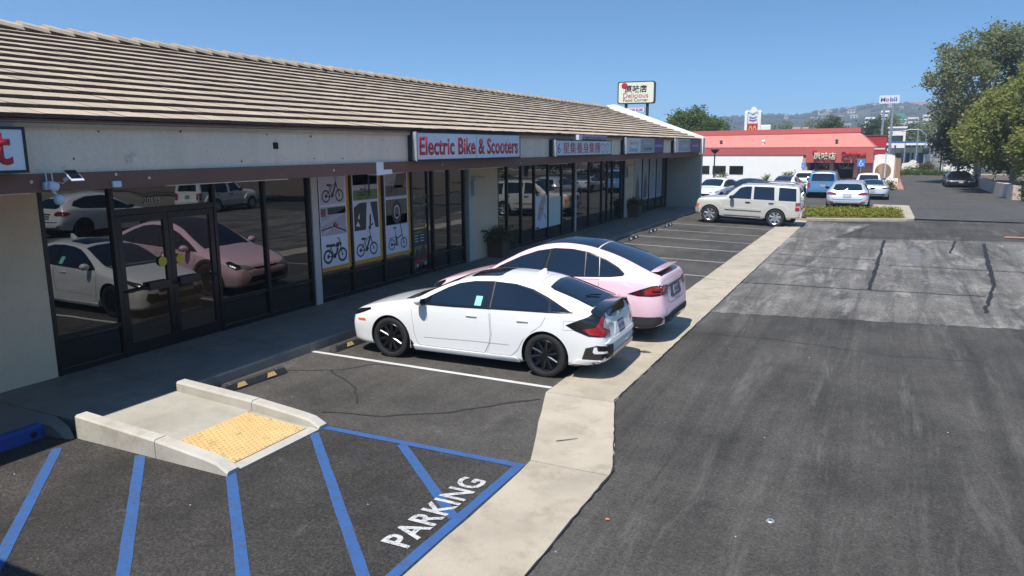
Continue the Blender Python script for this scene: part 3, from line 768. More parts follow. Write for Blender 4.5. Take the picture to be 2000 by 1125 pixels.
    return c

# ---- pink crossover
def crossover():
    c = Car('crossover_car', 5.04,
        [(0,.60),(.06,.72),(.2,.80),(.6,.92),(1.0,1.01),(1.25,1.06),(1.7,1.29),(2.2,1.53),(2.6,1.645),(2.9,1.68),(3.3,1.665),(3.7,1.59),(4.1,1.47),(4.5,1.31),(4.75,1.205),(4.88,1.15),(4.94,1.02),(5.0,.74),(5.04,.56)],
        [(0,.45,.58),(.06,.6,.69),(.2,.7,.77),(.6,.77,.89),(1.0,.80,.975),(1.25,.81,1.02),(1.7,.76,1.235),(2.2,.67,1.46),(2.6,.63,1.565),(3.0,.62,1.60),(3.4,.62,1.575),(3.8,.63,1.50),(4.2,.66,1.385),(4.5,.69,1.27),(4.75,.72,1.175),(4.88,.72,1.12),(4.94,.70,.99),(5.0,.60,.72),(5.04,.46,.55)],
        [(0,.55,.56),(.06,.72,.64),(.2,.82,.70),(.6,.92,.815),(1.0,.95,.895),(1.25,.955,.94),(1.7,.955,.975),(2.4,.955,1.02),(3.2,.958,1.06),(3.8,.965,1.09),(4.2,.96,1.10),(4.5,.94,1.085),(4.75,.90,1.06),(4.88,.86,1.03),(4.94,.82,.92),(5.0,.72,.68),(5.04,.55,.54)],
        [(0,.6,.45),(.06,.8,.47),(.2,.9,.5),(.6,.98,.58),(.98,1.0,.66),(1.6,.98,.66),(2.4,.975,.66),(3.2,.98,.67),(3.95,1.0,.72),(4.4,.985,.70),(4.7,.945,.66),(4.9,.87,.60),(5.0,.77,.53),(5.04,.6,.48)],
        [(0,.55,.32),(.06,.7,.25),(.2,.82,.22),(.6,.9,.21),(1.0,.92,.20),(2.5,.925,.20),(3.8,.925,.21),(4.4,.91,.26),(4.8,.85,.30),(4.95,.74,.34),(5.04,.55,.40)],
        (.98, 3.945), .375, .43, 1.0, M_PINK)
    r = c.root
    dl = [(1.34,.99),(1.7,1.18),(2.1,1.36),(2.45,1.475),(2.8,1.535),(3.15,1.54),(3.5,1.50),(3.85,1.40),(4.12,1.28),(4.26,1.19),(4.24,1.155),(4.0,1.125),(3.2,1.085),(2.4,1.045),(1.8,1.01)]
    c.both('window_surround', dl, .003, M_CTRIM)
    c.both('front_side_window', [(1.62,1.03),(1.85,1.215),(2.15,1.35),(2.48,1.455),(2.66,1.49),(2.62,1.065),(2.2,1.045)], .007, M_CGLASS)
    c.both('rear_side_window', [(2.76,1.075),(2.79,1.508),(3.15,1.52),(3.42,1.49),(3.50,1.105)], .007, M_CGLASS)
    c.both('quarter_window', [(3.53,1.11),(3.46,1.483),(3.85,1.38),(4.1,1.27),(4.22,1.185),(4.2,1.165),(4.0,1.14)], .007, M_CGLASS)
    for fr in 'LR':
        for a, b in (((2.68,1.07),(2.72,1.50)), ((3.515,1.10),(3.44,1.49)), ((3.80,1.125),(3.72,1.42))): c.stroke('pillar_trim', [a, b], .010, fr, .009, M_RIMG)
    c.patch('panorama_roof', [(1.30,-.70),(1.27,0),(1.30,.70),(1.7,.68),(2.2,.575),(2.6,.535),(3.0,.53),(3.5,.535),(3.62,.54),(3.62,-.54),(3.5,-.535),(3.0,-.53),(2.6,-.535),(2.2,-.575),(1.7,-.68)], 'T', .005, M_CGLASS)
    c.patch('rear_window', [(3.65,-.54),(3.65,.54),(4.1,.565),(4.5,.60),(4.68,.615),(4.70,0),(4.68,-.615),(4.5,-.60),(4.1,-.565)], 'T', .005, M_CGLASS)
    # raised spoiler blade over a dark slot
    c.patch('spoiler_slot', [(4.70,-.60),(4.70,.60),(4.86,.58),(4.88,0),(4.86,-.58)], 'T', .004, M_CTRIM)
    sp = MB(); n = 14
    for k in range(n + 1):
        y = -.62 + 1.24*k/n; e = 1 - (abs(y)/.62)**4
        x0, x1 = 4.68, 4.82 + .05*e; z0, z1 = 1.228, 1.245 + .02*e
        sp.v += [(x0, y, z0 + .012*e), (x1, y, z1), (x1 + .004, y, z1 - .016), (x0 + .01, y, z0 - .012)]
        if k: b = 4*(k-1); sp.f += [(b+i, b+4+i, b+4+(i+1) % 4, b+(i+1) % 4) for i in range(4)]; sp.mi += [0]*4
    sp.f += [(3,2,1,0), (4*n, 4*n+1, 4*n+2, 4*n+3)]; sp.mi += [0, 0]
    sp.build('spoiler', M_PINK, r, 40)
    for fr, sg in (('L', -1), ('R', 1)):
        h = c.patch('tail_lamp', [(4.36,.875),(4.58,.955),(4.78,1.02),(4.90,1.03),(4.96,.97),(4.97,.87),(4.80,.845),(4.55,.845)], fr, .006, M_CTRIM, res=.04)
        c.patch('lamp_lens', [(4.44,.878),(4.58,.92),(4.60,.862),(4.52,.86)], fr, .011, M_REDD, h, res=.03)
        c.patch('lamp_lens', [(4.66,.865),(4.66,.95),(4.80,1.005),(4.89,1.01),(4.93,.97),(4.90,.945),(4.78,.94),(4.80,.90),(4.94,.91),(4.94,.885),(4.80,.87)], fr, .011, M_RED, h, res=.03)
        c.patch('inner_lamp', [(sg*.48,.935),(sg*.50,1.0),(sg*.70,1.02),(sg*.82,.97),(sg*.82,.87),(sg*.62,.86),(sg*.54,.90)], 'B', .007, M_CTRIM, h, res=.04)
        c.patch('inner_lens', [(sg*.52,.95),(sg*.52,.985),(sg*.74,.99),(sg*.80,.95),(sg*.78,.88),(sg*.72,.89),(sg*.70,.95)], 'B', .011, M_RED, h, res=.04)
        c.patch('headlamp', [(.06,.66),(.14,.73),(.40,.82),(.46,.80),(.36,.72),(.16,.64)], fr, .006, M_CTRIM, res=.04)
        c.patch('headlamp', [(sg*.40,.64),(sg*.60,.72),(sg*.70,.74),(sg*.74,.68),(sg*.6,.62)], 'F', .007, M_CLEAR, res=.05)
        # grey lower cladding and arch trims
        c.patch('arch_trim', arch_ring(.98, .375, .425, .485, -18, 196), fr, .012, M_CLAD, res=.05)
        c.patch('arch_trim', arch_ring(3.945, .375, .425, .485, -16, 196), fr, .012, M_CLAD, res=.05)
        c.patch('sill_cladding', [(1.38,.23),(1.42,.34),(3.50,.34),(3.54,.23)], fr, .012, M_CLAD, res=.08)
        c.patch('rear_cladding', [(4.36,.25),(4.405,.485),(4.70,.485),(4.93,.495),(4.97,.46),(4.93,.37),(4.80,.31)], fr, .013, M_CLAD, res=.05)
        fd = [(1.36,.90),(1.42,.62),(1.50,.36),(2.62,.36),(2.70,.6),(2.70,1.03),(2.2,1.01),(1.40,.97)]
        rd = [(2.735,1.035),(2.735,.6),(2.66,.36),(3.45,.36),(3.55,.56),(3.72,.72),(3.80,.9),(3.80,1.08),(3.2,1.055)]
        c.stroke('door_gap', fd, .014, fr, .0025, M_SEAM, closed=True); c.stroke('door_gap', rd, .014, fr, .0025, M_SEAM, closed=True)
        def inset(poly, d):
            cx = sum(p[0] for p in poly)/len(poly); cz = sum(p[1] for p in poly)/len(poly)
            return [(x + (cx-x)*d/abs(x-cx+1e-6)*min(1, abs(x-cx)/.2), z + (cz-z)*d/abs(z-cz+1e-6)*min(1, abs(z-cz)/.1)) for x, z in poly]
        d1 = c.patch('front_door', inset(fd, .008), fr, .004, M_PINK, res=.07); d2 = c.patch('rear_door', inset(rd, .008), fr, .004, M_PINK, res=.07)
        for dd, x0 in ((d1, 2.45), (d2, 3.3)): c.stroke('door_handle', [(x0-.1,.93),(x0+.1,.935)], .022, fr, .010, M_CHROME, dd)
    c.patch('rear_bumper_cladding', [(-.76,.49),(-.5,.54),(.5,.54),(.76,.49),(.66,.35),(-.66,.35)], 'B', .014, M_CLAD, res=.06)
    c.patch('rear_diffuser', [(-.44,.35),(-.40,.44),(.40,.44),(.44,.35)], 'B', .022, M_CTRIM, res=.06)
    c.stroke('tailgate_gap', [(-.56,.90),(-.54,.74),(-.44,.685),(.44,.685),(.54,.74),(.56,.90)], .012, 'B', .003, M_SEAM)
    c.patch('plate_recess', [(-.36,.78),(-.30,.96),(.30,.96),(.36,.78),(.28,.75),(-.28,.75)], 'B', .004, M_RIMG)
    c.patch('light_bar', [(-.48,.955),(-.48,.985),(.48,.985),(.48,.955)], 'B', .012, M_CTRIM)
    c.plate('B', 0, .865, .31, .16, .014, '9CKM720')
    c.patch('nose_intake', [(-.34,.62),(-.42,.66),(.42,.66),(.34,.62)], 'F', .006, M_CTRIM)
    c.patch('lower_intake', [(-.5,.46),(.5,.46),(.6,.34),(-.6,.34)], 'F', .006, M_CTRIM)
    c.mirrors(1.62, 1.075, .93, M_PINK, (.12, .24, .16))
    c.wheels(9, M_RIMB, .25, .26, y=.99)
    c.underbody()
    return c

# ---- cream boxy SUV
def boxy():
    c = Car('suv_car', 4.29,
        [(0,0.78),(0.03,0.96),(0.1,1.03),(0.3,1.075),(0.8,1.11),(1.15,1.15),(1.4,1.37),(1.7,1.61),(1.85,1.685),(2.2,1.73),(3.0,1.75),(3.8,1.735),(4.05,1.715),(4.13,1.66),(4.18,1.5),(4.22,1.15),(4.24,0.95),(4.27,0.8),(4.29,0.6)],
        [(0,0.6,0.76),(0.03,0.68,0.93),(0.1,0.73,1.0),(0.3,0.75,1.045),(0.8,0.76,1.08),(1.15,0.77,1.11),(1.4,0.75,1.32),(1.7,0.7,1.55),(1.85,0.68,1.615),(2.2,0.67,1.66),(3.0,0.67,1.68),(3.8,0.67,1.665),(4.05,0.67,1.64),(4.13,0.67,1.59),(4.18,0.69,1.45),(4.22,0.73,1.13),(4.24,0.75,0.93),(4.27,0.75,0.78),(4.29,0.7,0.58)],
        [(0,0.7,0.74),(0.03,0.76,0.88),(0.1,0.79,0.93),(0.3,0.82,0.965),(0.8,0.83,0.99),(1.15,0.84,1.02),(1.7,0.845,1.05),(2.8,0.845,1.07),(3.8,0.845,1.07),(4.05,0.84,1.07),(4.13,0.835,1.06),(4.18,0.825,1.05),(4.22,0.815,1.0),(4.24,0.81,0.9),(4.27,0.8,0.76),(4.29,0.74,0.57)],
        [(0,0.74,0.6),(0.03,0.8,0.62),(0.1,0.83,0.66),(0.3,0.85,0.7),(1.3,0.86,0.72),(2.8,0.86,0.72),(3.8,0.86,0.72),(4.1,0.85,0.7),(4.22,0.84,0.66),(4.27,0.83,0.58),(4.29,0.76,0.52)],
        [(0,0.7,0.4),(0.1,0.78,0.37),(0.3,0.82,0.34),(0.8,0.83,0.33),(2.0,0.83,0.33),(3.3,0.83,0.34),(4.0,0.82,0.38),(4.2,0.8,0.4),(4.29,0.72,0.44)],
        (.62, 3.315), .36, .42, .90, M_CREAM, ns=80, q=4, crease=(.05, .2, .04, .06))
    c.cut = .2
    r = c.root
    for nm, po in (('front_side_window', [(1.60,1.10),(1.78,1.26),(2.02,1.50),(2.20,1.575),(2.44,1.58),(2.46,1.10)]), ('rear_side_window', [(2.60,1.10),(2.58,1.585),(3.34,1.59),(3.40,1.10)]), ('cargo_window', [(3.60,1.10),(3.58,1.59),(4.20,1.575),(4.26,1.10)])):
        c.both('window_surround', [(x + (.02 if x > sum(p[0] for p in po)/len(po) else -.02), z + (.02 if z > 1.3 else -.02)) for x, z in po], .003, M_CTRIM)
        c.both(nm, po, .007, M_CGLASS)
    c.patch('windscreen', [(1.38,-.66),(1.36,0),(1.38,.66),(1.62,.66),(1.96,.62),(2.0,0),(1.96,-.62),(1.62,-.66)], 'T', .006, M_CGLASS)
    c.patch('rear_window', [(-.62,1.14),(-.58,1.55),(-.5,1.60),(.5,1.60),(.58,1.55),(.62,1.14)], 'B', .008, M_CGLASS)
    for fr, sg in (('L', -1), ('R', 1)):
        for ax in (.82, 3.515):
            o = [(ax-.60,.36),(ax-.53,.66),(ax-.40,.84),(ax-.28,.89),(ax+.28,.89),(ax+.40,.84),(ax+.53,.66),(ax+.60,.36)]
            o = [(max(p[0], .06), p[1]) for p in o]
            i = arc(ax, .36, .415, 0, 180)
            c.patch('wheel_flare', o + [(p[0], p[1]) for p in reversed(i[::-1])] if False else o + i, fr, .065, M_CREAM, res=.06)
        c.patch('side_moulding', [(1.42,.615),(1.42,.70),(2.92,.70),(2.92,.615)], fr, .03, M_CREAM, res=.08)
        for x in (2.51, 1.36): c.stroke('door_gap', [(x,1.05),(x,.40)], .012, fr, .003, M_SEAM)
        c.stroke('door_gap', [(3.47,1.06),(3.46,.95),(3.2,.84),(3.0,.62),(2.95,.40)], .012, fr, .003, M_SEAM)
        c.stroke('door_gap', [(1.36,.385),(3.0,.385)], .014, fr, .003, M_SEAM)
        for x in (2.36, 3.3): c.patch('door_handle', [(x-.10,.93),(x-.10,.965),(x+.10,.97),(x+.10,.935)], fr, .03, M_CTRIM, res=.06)
        t = c.patch('tail_lamp', [(4.26,.70),(4.26,1.03),(4.415,1.03),(4.435,.70)], fr, .012, M_RED, res=.06)
        c.patch('lamp_band', [(4.27,.83),(4.27,.89),(4.42,.89),(4.43,.83)], fr, .017, M_CLEAR, t, res=.06)
        c.patch('tail_lamp', [(sg*.66,.70),(sg*.66,1.03),(sg*.80,1.03),(sg*.80,.70)], 'B', .012, M_RED, res=.06)
        c.patch('turn_lamp', [(.02,.60),(.04,.80),(.20,.80),(.18,.60)], fr, .012, M_AMBER, res=.05)
        c.patch('headlamp', [(sg*.46,.72),(sg*.46,.88),(sg*.66,.88),(sg*.68,.72)], 'F', .012, M_CLEAR, res=.05)
        MB().tube([(1.95, sg*.62, 1.70), (2.05, sg*.62, 1.765), (3.8, sg*.62, 1.78), (3.92, sg*.62, 1.73)], .022, 8).build('roof_rail', M_RIMG, r, 50)
        rb = MB(); rb.tube([(1.10, sg*.90, .30), (2.82, sg*.90, .30)], .035, 10); rb.build('side_step', M_CTRIM, r, 50)
        MB().box((2.58, sg*.90-.05, .285), (2.83, sg*.90+.05, .338)).build('step_cap', M_CHROME, r)
    c.patch('grille', [(-.42,.70),(-.44,.90),(.44,.90),(.42,.70)], 'F', .008, M_CTRIM)
    c.patch('front_bumper', [(-.78,.42),(-.80,.62),(.80,.62),(.78,.42)], 'F', .05, M_CREAM)
    c.patch('rear_bumper', [(-.78,.46),(-.79,.68),(.79,.68),(.78,.46)], 'B', .06, M_CREAM)
    c.plate('B', -.0, .86, .30, .15, .012, '6ZRP552')
    MB().box((4.27, -.05, .36), (4.46, .05, .42)).build('tow_hitch', M_CTRIM, r)
    c.mirrors(1.52, 1.13, .86, M_CTRIM, (.12, .24, .18))
    c.wheels(7, M_RIMS, .24, .245, y=.93)
    c.underbody()
    return c

# ---- round-tailed SUV, coupe and pickup used in the far row
def round_suv():
    c = Car('round_suv_car', 4.6,
        [(0,.66),(.05,.78),(.2,.90),(.6,1.0),(1.1,1.07),(1.3,1.12),(1.7,1.36),(2.1,1.56),(2.5,1.64),(3.2,1.64),(3.7,1.58),(4.0,1.50),(4.2,1.36),(4.36,1.18),(4.45,1.0),(4.54,.78),(4.6,.58)],
        [(0,.5,.64),(.05,.64,.75),(.2,.74,.86),(.6,.79,.96),(1.1,.81,1.03),(1.3,.81,1.07),(1.7,.75,1.30),(2.1,.68,1.49),(2.5,.655,1.565),(3.2,.65,1.565),(3.7,.65,1.51),(4.0,.655,1.43),(4.2,.68,1.29),(4.36,.72,1.13),(4.45,.73,.96),(4.54,.66,.75),(4.6,.52,.57)],
        [(0,.6,.6),(.05,.74,.68),(.2,.84,.78),(.6,.91,.88),(1.1,.93,.95),(2.4,.94,1.02),(3.6,.94,1.06),(4.0,.93,1.06),(4.2,.91,1.04),(4.36,.88,1.0),(4.45,.84,.88),(4.54,.75,.7),(4.6,.56,.56)],
        [(0,.64,.48),(.05,.8,.5),(.2,.9,.54),(.6,.96,.62),(2.4,.95,.66),(3.7,.97,.70),(4.2,.95,.68),(4.45,.90,.62),(4.55,.8,.56),(4.6,.6,.5)],
        [(0,.56,.36),(.2,.8,.27),(.6,.88,.25),(2.4,.89,.25),(3.7,.89,.26),(4.2,.87,.3),(4.45,.8,.34),(4.6,.56,.42)],
        (.86, 3.66), .36, .405, .96, M_SILVER, ns=64, q=4, seg=2)
    r = c.root
    c.both('window_surround', [(1.36,1.04),(1.74,1.28),(2.12,1.44),(2.6,1.515),(3.3,1.50),(3.8,1.36),(4.0,1.18),(3.7,1.10),(2.4,1.07)], .003, M_CTRIM, res=.1)
    c.both('side_window', [(1.55,1.07),(1.8,1.26),(2.14,1.42),(2.55,1.48),(2.6,1.09)], .007, M_CGLASS, res=.1)
    c.both('side_window', [(2.7,1.095),(2.66,1.485),(3.3,1.475),(3.75,1.34),(3.88,1.17),(3.7,1.12)], .007, M_CGLASS, res=.1)
    c.patch('windscreen', [(1.30,-.70),(1.28,0),(1.30,.70),(1.7,.68),(2.08,.60),(2.1,0),(2.08,-.60),(1.7,-.68)], 'T', .006, M_CGLASS, res=.1)
    c.patch('rear_window', [(-.66,1.14),(-.56,1.42),(-.4,1.46),(.4,1.46),(.56,1.42),(.66,1.14),(.5,1.10),(-.5,1.10)], 'B', .006, M_CGLASS)
    for fr, sg in (('L', -1), ('R', 1)):
        t = c.patch('tail_lamp', [(sg*.46,.865),(sg*.50,.96),(sg*.66,1.02),(sg*.84,1.0),(sg*.86,.90),(sg*.70,.86)], 'B', .008, M_REDD, res=.05)
        c.patch('lamp_lens', [(sg*.54,.90),(sg*.62,.97),(sg*.80,.96),(sg*.82,.91),(sg*.68,.885)], 'B', .013, M_RED, t, res=.05)
        c.patch('tail_lamp', [(4.16,.94),(4.36,1.0),(4.46,.92),(4.46,.86),(4.28,.87)], fr, .006, M_RED, res=.06)
        c.patch('headlamp', [(.08,.70),(.22,.82),(.5,.86),(.46,.76),(.2,.68)], fr, .006, M_CLEAR, res=.06)
        c.patch('headlamp', [(sg*.44,.66),(sg*.5,.76),(sg*.72,.80),(sg*.76,.70)], 'F', .007, M_CLEAR, res=.06)
        c.patch('reflector', [(sg*.60,.45),(sg*.60,.50),(sg*.80,.51),(sg*.80,.46)], 'B', .008, M_RED, res=.06)
        c.patch('exhaust', [(sg*.5,.36),(sg*.5,.42),(sg*.72,.42),(sg*.72,.37)], 'B', .02, M_EXH, res=.06)
        for x in (2.64, 1.4, 3.6): c.stroke('door_gap', [(x,1.02),(x-.02,.40)], .012, fr, .003, M_SEAM)
    c.patch('lower_valance', [(-.66,.44),(.66,.44),(.6,.36),(-.6,.36)], 'B', .012, M_CTRIM)
    c.stroke('bumper_gap', [(-.66,.645),(-.5,.62),(.5,.62),(.66,.645)], .028, 'B', .006, M_CTRIM)
    c.patch('grille', [(-.5,.46),(-.5,.62),(.5,.62),(.5,.46)], 'F', .006, M_CTRIM)
    c.plate('B', 0, .80, .34, .16, .012, '7LNU168')
    c.stroke('tailgate_handle', [(-.26,.905),(.26,.905)], .02, 'B', .012, M_CHROME)
    c.mirrors(1.62, 1.12, .92, M_CTRIM, (.1, .22, .16))
    c.wheels(5, M_RIMG, .25, .25, twin=True, y=.95); c.underbody()
    return c
def coupe():
    c = Car('coupe_car', 4.6,
        [(0,.5),(.05,.60),(.2,.68),(.7,.80),(1.2,.87),(1.45,.92),(1.9,1.12),(2.3,1.24),(2.6,1.27),(3.0,1.24),(3.5,1.10),(3.9,.98),(4.2,.95),(4.42,.94),(4.5,.84),(4.56,.66),(4.6,.5)],
        [(0,.5,.49),(.05,.64,.58),(.2,.74,.65),(.7,.80,.77),(1.2,.81,.84),(1.45,.80,.88),(1.9,.68,1.07),(2.3,.60,1.18),(2.6,.585,1.205),(3.0,.59,1.175),(3.5,.65,1.05),(3.9,.73,.95),(4.2,.77,.93),(4.42,.77,.92),(4.5,.74,.82),(4.56,.66,.65),(4.6,.52,.49)],
        [(0,.6,.46),(.05,.74,.54),(.2,.84,.60),(.7,.90,.72),(1.2,.90,.78),(2.4,.89,.83),(3.4,.93,.88),(3.9,.93,.90),(4.2,.90,.89),(4.42,.86,.87),(4.5,.82,.78),(4.56,.74,.62),(4.6,.56,.48)],
        [(0,.64,.4),(.05,.8,.42),(.2,.9,.45),(.7,.95,.52),(2.4,.93,.56),(3.6,.97,.60),(4.2,.95,.6),(4.45,.9,.56),(4.55,.8,.5),(4.6,.6,.44)],
        [(0,.56,.26),(.2,.8,.18),(.7,.88,.16),(2.4,.88,.16),(3.6,.89,.17),(4.2,.87,.21),(4.45,.8,.26),(4.6,.56,.34)],
        (.9, 3.62), .345, .385, .96, M_SILVER, ns=64, q=4, seg=2)
    r = c.root
    c.both('side_window', [(1.62,.87),(1.95,1.03),(2.3,1.135),(2.7,1.155),(3.1,1.08),(3.4,.98),(3.3,.91),(2.4,.865)], .006, M_CGLASS, res=.1)
    c.patch('windscreen', [(1.46,-.70),(1.44,0),(1.46,.70),(1.9,.62),(2.26,.54),(2.28,0),(2.26,-.54),(1.9,-.62)], 'T', .006, M_CGLASS, res=.1)
    c.patch('rear_window', [(2.92,-.50),(2.92,.50),(3.4,.56),(3.82,.62),(3.86,0),(3.82,-.62),(3.4,-.56)], 'T', .006, M_CGLASS, res=.1)
    for fr, sg in (('L', -1), ('R', 1)):
        c.patch('tail_lamp', [(sg*.50,.76),(sg*.56,.83),(sg*.80,.85),(sg*.84,.77),(sg*.68,.74)], 'B', .008, M_REDD, res=.05)
        c.patch('tail_lamp', [(4.20,.78),(4.42,.84),(4.51,.80),(4.50,.75)], fr, .006, M_REDD, res=.06)
        c.patch('headlamp', [(.08,.54),(.22,.62),(.5,.66),(.46,.58),(.2,.52)], fr, .006, M_CLEAR, res=.06)
        c.patch('headlamp', [(sg*.44,.50),(sg*.5,.58),(sg*.72,.61),(sg*.76,.54)], 'F', .007, M_CLEAR, res=.06)
        c.patch('exhaust', [(sg*.5,.32),(sg*.5,.39),(sg*.68,.39),(sg*.68,.33)], 'B', .02, M_EXH, res=.06)
    c.patch('diffuser', [(-.72,.46),(-.5,.44),(.5,.44),(.72,.46),(.62,.30),(-.62,.30)], 'B', .012, M_CTRIM)
    c.patch('grille', [(-.5,.30),(-.5,.44),(.5,.44),(.5,.30)], 'F', .006, M_CTRIM)
    c.plate('F', 0, .47, .28, .12, .014, None)
    c.plate('B', 0, .58, .32, .15, .012, '9FHB006')
    c.mirrors(1.80, .93, .90, M_CTRIM, (.1, .22, .14))
    c.wheels(10, M_RIMG, .26, .26, y=.95); c.underbody()
    return c
# ------------------------------------------------------------------ pavement, ramp, kerbs
M_TACT = pm('yellow_tactile', (.56, .385, .165), .7, .14, 3, .14, 60, dirt=((.28, .20, .10), .57, 7))
walk = empty('sidewalk'); walk['kind'] = 'structure'
wy = [-6, -3, -.2, 2.6, 5.24, 6.66, 8.9, 11.6, 14.4, 17.2, 20.0, 22.8, 25.6, 28.4, 31.2, 34.0, 36.8, 39.4]
for a, b in zip(wy, wy[1:]):
    xk = -8.72 if b < 5.5 else -8.42
    if 5.1 < a < 6.6: xk = -8.22
    za, zb = wz(a), wz(b)
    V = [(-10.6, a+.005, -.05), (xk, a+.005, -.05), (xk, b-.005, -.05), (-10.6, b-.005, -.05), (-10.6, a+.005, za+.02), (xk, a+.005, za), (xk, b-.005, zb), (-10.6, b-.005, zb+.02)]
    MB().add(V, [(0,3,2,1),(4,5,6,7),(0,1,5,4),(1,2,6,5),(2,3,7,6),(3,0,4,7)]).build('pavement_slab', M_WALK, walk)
kerb = empty('kerb'); kerb['kind'] = 'structure'
ky = [6.70, 9.2, 12.2, 15.2, 18.2, 21.2, 24.2, 27.2, 30.2, 33.2, 36.2, 39.2]
for a, b in zip(ky, ky[1:]):
    za, zb = wz(a) + .006, wz(b) + .006; V = []
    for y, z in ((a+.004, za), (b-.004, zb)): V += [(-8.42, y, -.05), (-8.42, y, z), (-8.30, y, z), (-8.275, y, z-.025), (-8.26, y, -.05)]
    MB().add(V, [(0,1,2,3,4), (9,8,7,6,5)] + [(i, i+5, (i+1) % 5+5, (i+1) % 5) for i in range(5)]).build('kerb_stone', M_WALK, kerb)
bk = MB(); V = []
for y in (-6, 5.0): V += [(-8.72, y, -.05), (-8.72, y, .156), (-8.62, y, .156), (-8.60, y, .13), (-8.58, y, -.05)]
bk.add(V, [(0,1,2,3,4), (9,8,7,6,5)] + [(i, i+5, (i+1) % 5+5, (i+1) % 5) for i in range(5)])
bko = bk.build('painted_kerb', M_KBLUE, kerb)
MB().lathe([(.0, .004), (.035, .004), (.038, 0), (.038, -.02)], 14, Matrix.Translation((-8.592, 4.88, .065)) @ Matrix.Rotation(R(90), 4, 'Y') ).build('drain_hole', M_WELL, bko)
MB().add([(-8.72, 5.0, -.05), (-8.2, 5.06, -.05), (-8.2, 5.12, -.05), (-8.72, 5.23, -.05), (-8.72, 5.0, .15), (-8.5, 5.02, .15), (-8.3, 5.12, .13), (-8.72, 5.23, .158)], [(0,3,2,1),(4,5,6,7),(0,1,5,4),(1,2,6,5),(2,3,7,6),(3,0,4,7)]).build('kerb_return', M_WALK, kerb)

ramp_o = empty('kerb_ramp', (-7.0, 5.9, 0)); tag(ramp_o, 'pale concrete kerb ramp with a yellow dotted pad and raised side kerbs', 'ramp')
def rp(mb, name, m, par=ramp_o):
    mb.v = [(x+7.0, y-5.9, z) for x, y, z in mb.v]; return mb.build(name, m, par)
MB_ = MB()
def wedge(y0, y1, prof, x0=None):
    """prof of (x, top z), swept across y0..y1, down to the ground"""
    m = MB(); n = len(prof)
    poly = [(prof[0][0], -.04)] + prof + [(prof[-1][0], -.04)]
    return m.prism([(x, z) for x, z in poly], 'y', y0, y1)
rp(wedge(5.30, 6.52, [(-8.216, .158), (-6.88, .088)]), 'ramp_slab', M_RAMP)
rp(wedge(5.30, 6.52, [(-6.876, .082), (-5.93, .030)]), 'pad_bed', M_RAMP)
rp(wedge(5.30, 6.52, [(-5.926, .036), (-5.80, .022)]), 'ramp_lip', M_KERBC)
pad = rp(wedge(5.36, 6.46, [(-6.872, .092), (-5.94, .040)]), 'tactile_pad', M_TACT)
dome = MB().lathe([(.0165, 0), (.0145, .006), (.008, .0095), (0, .010)], 7)
dm = MB()
for i in range(15):
    for j in range(18):
        x = -6.84 + .062*i; y = 5.395 + .0605*j + (.03 if i % 2 else 0); z = .092 - .052*(x + 6.872)/.932
        if y < 6.44: dm.add([(v[0]+x+7.0, v[1]+y-5.9, v[2]+z) for v in dome.v], dome.f)
dmo = dm.build('raised_dots', M_TACT, pad); dmo['kind'] = 'stuff'
for y0, y1 in ((5.125, 5.295), (6.525, 6.69)):
    for k, prof in enumerate(([(-8.19, .285), (-6.865, .215)], [(-6.857, .212), (-6.12, .145), (-5.95, .12), (-5.80, .05)])):
        m = MB(); b = .022
        for s_ in range(len(prof) - 1):
            (x0, z0), (x1, z1) = prof[s_], prof[s_+1]; V = []
            for x, z in ((x0, z0), (x1, z1)): V += [(x, y0, -.04), (x, y0, z-b), (x, y0+b, z), (x, y1-b, z), (x, y1, z-b), (x, y1, -.04)]
            m.add(V, [(0,1,7,6),(1,2,8,7),(2,3,9,8),(3,4,10,9),(4,5,11,10)] + ([(5,4,3,2,1,0)] if s_ == 0 else []) + ([(6,7,8,9,10,11)] if s_ == len(prof)-2 else []))
        rp(m, 'side_kerb', M_KERBC)

# wheel stops
M_STOP = pm('black_rubber', (.030, .029, .028), .75, .25, 6, .1, 60, bmp=.15)
M_SYEL = pm('faded_yellow_reflector', (.62, .40, .15), .6, .12, 20)
M_SWHT = pm('white_reflector', (.6, .6, .58), .5, .1, 20)
def wheel_stop(L, m_ref, loc, rz, label, nref=2):
    r = empty('wheel_stop', loc, rz)
    tag(r, label, 'wheel stop', 'rubber wheel stops')
    sec = [(-.075, 0), (-.070, .03), (-.045, .098), (.045, .098), (.070, .03), (.075, 0)]; m = MB(); n = 6
    for i in range(n):
        t = i; y = (-L/2, -L/2 + .05, -L/2 + .0501, L/2 - .0501, L/2 - .05, L/2)[i]; k = (.15, 1, 1, 1, 1, .15)[i]
        m.v += [(x*(1 if k == 1 else .9), y, z*k) for x, z in sec]
        if i: b = 6*(i-1); m.f += [(b+j, b+6+j, b+6+(j+1) % 6, b+(j+1) % 6) for j in range(6)]; m.mi += [0]*6
    m.f += [(0,1,2,3,4,5), (35,34,33,32,31,30)]; m.mi += [0, 0]
    m.v = [(-x, y, z) for x, y, z in m.v]; m.f = [f[::-1] for f in m.f]
    m.build('rubber_block', M_STOP, r, 25)
    for k in range(nref):
        yc = -L*.5 + L*(k+.5)/nref + (-.02 if k else .02)
        for sgn in (1,):
            q = MB()
            def P(u, t): # on the +x slope
                return (.0745 - (t)*.0285, yc + u, .03 + t*.068)
            off = .003
            pts = [P(-.085, .05), P(.085, .05), P(.055, .92), P(-.055, .92)]
            q.add([(x+off, y, z+off*.4) for x, y, z in pts] + [(x-.004, y, z-.004) for x, y, z in pts], [(0,1,2,3), (0,4,5,1), (1,5,6,2), (2,6,7,3), (3,7,4,0)])
            q.build('reflector', m_ref, r)
    for sgn in (-1, 1): MB().lathe([(0, .1005), (.014, .1005), (.016, .098)], 10, Matrix.Translation((0, sgn*L*.36, 0))).build('bolt', M_RIMG, r)
    return r
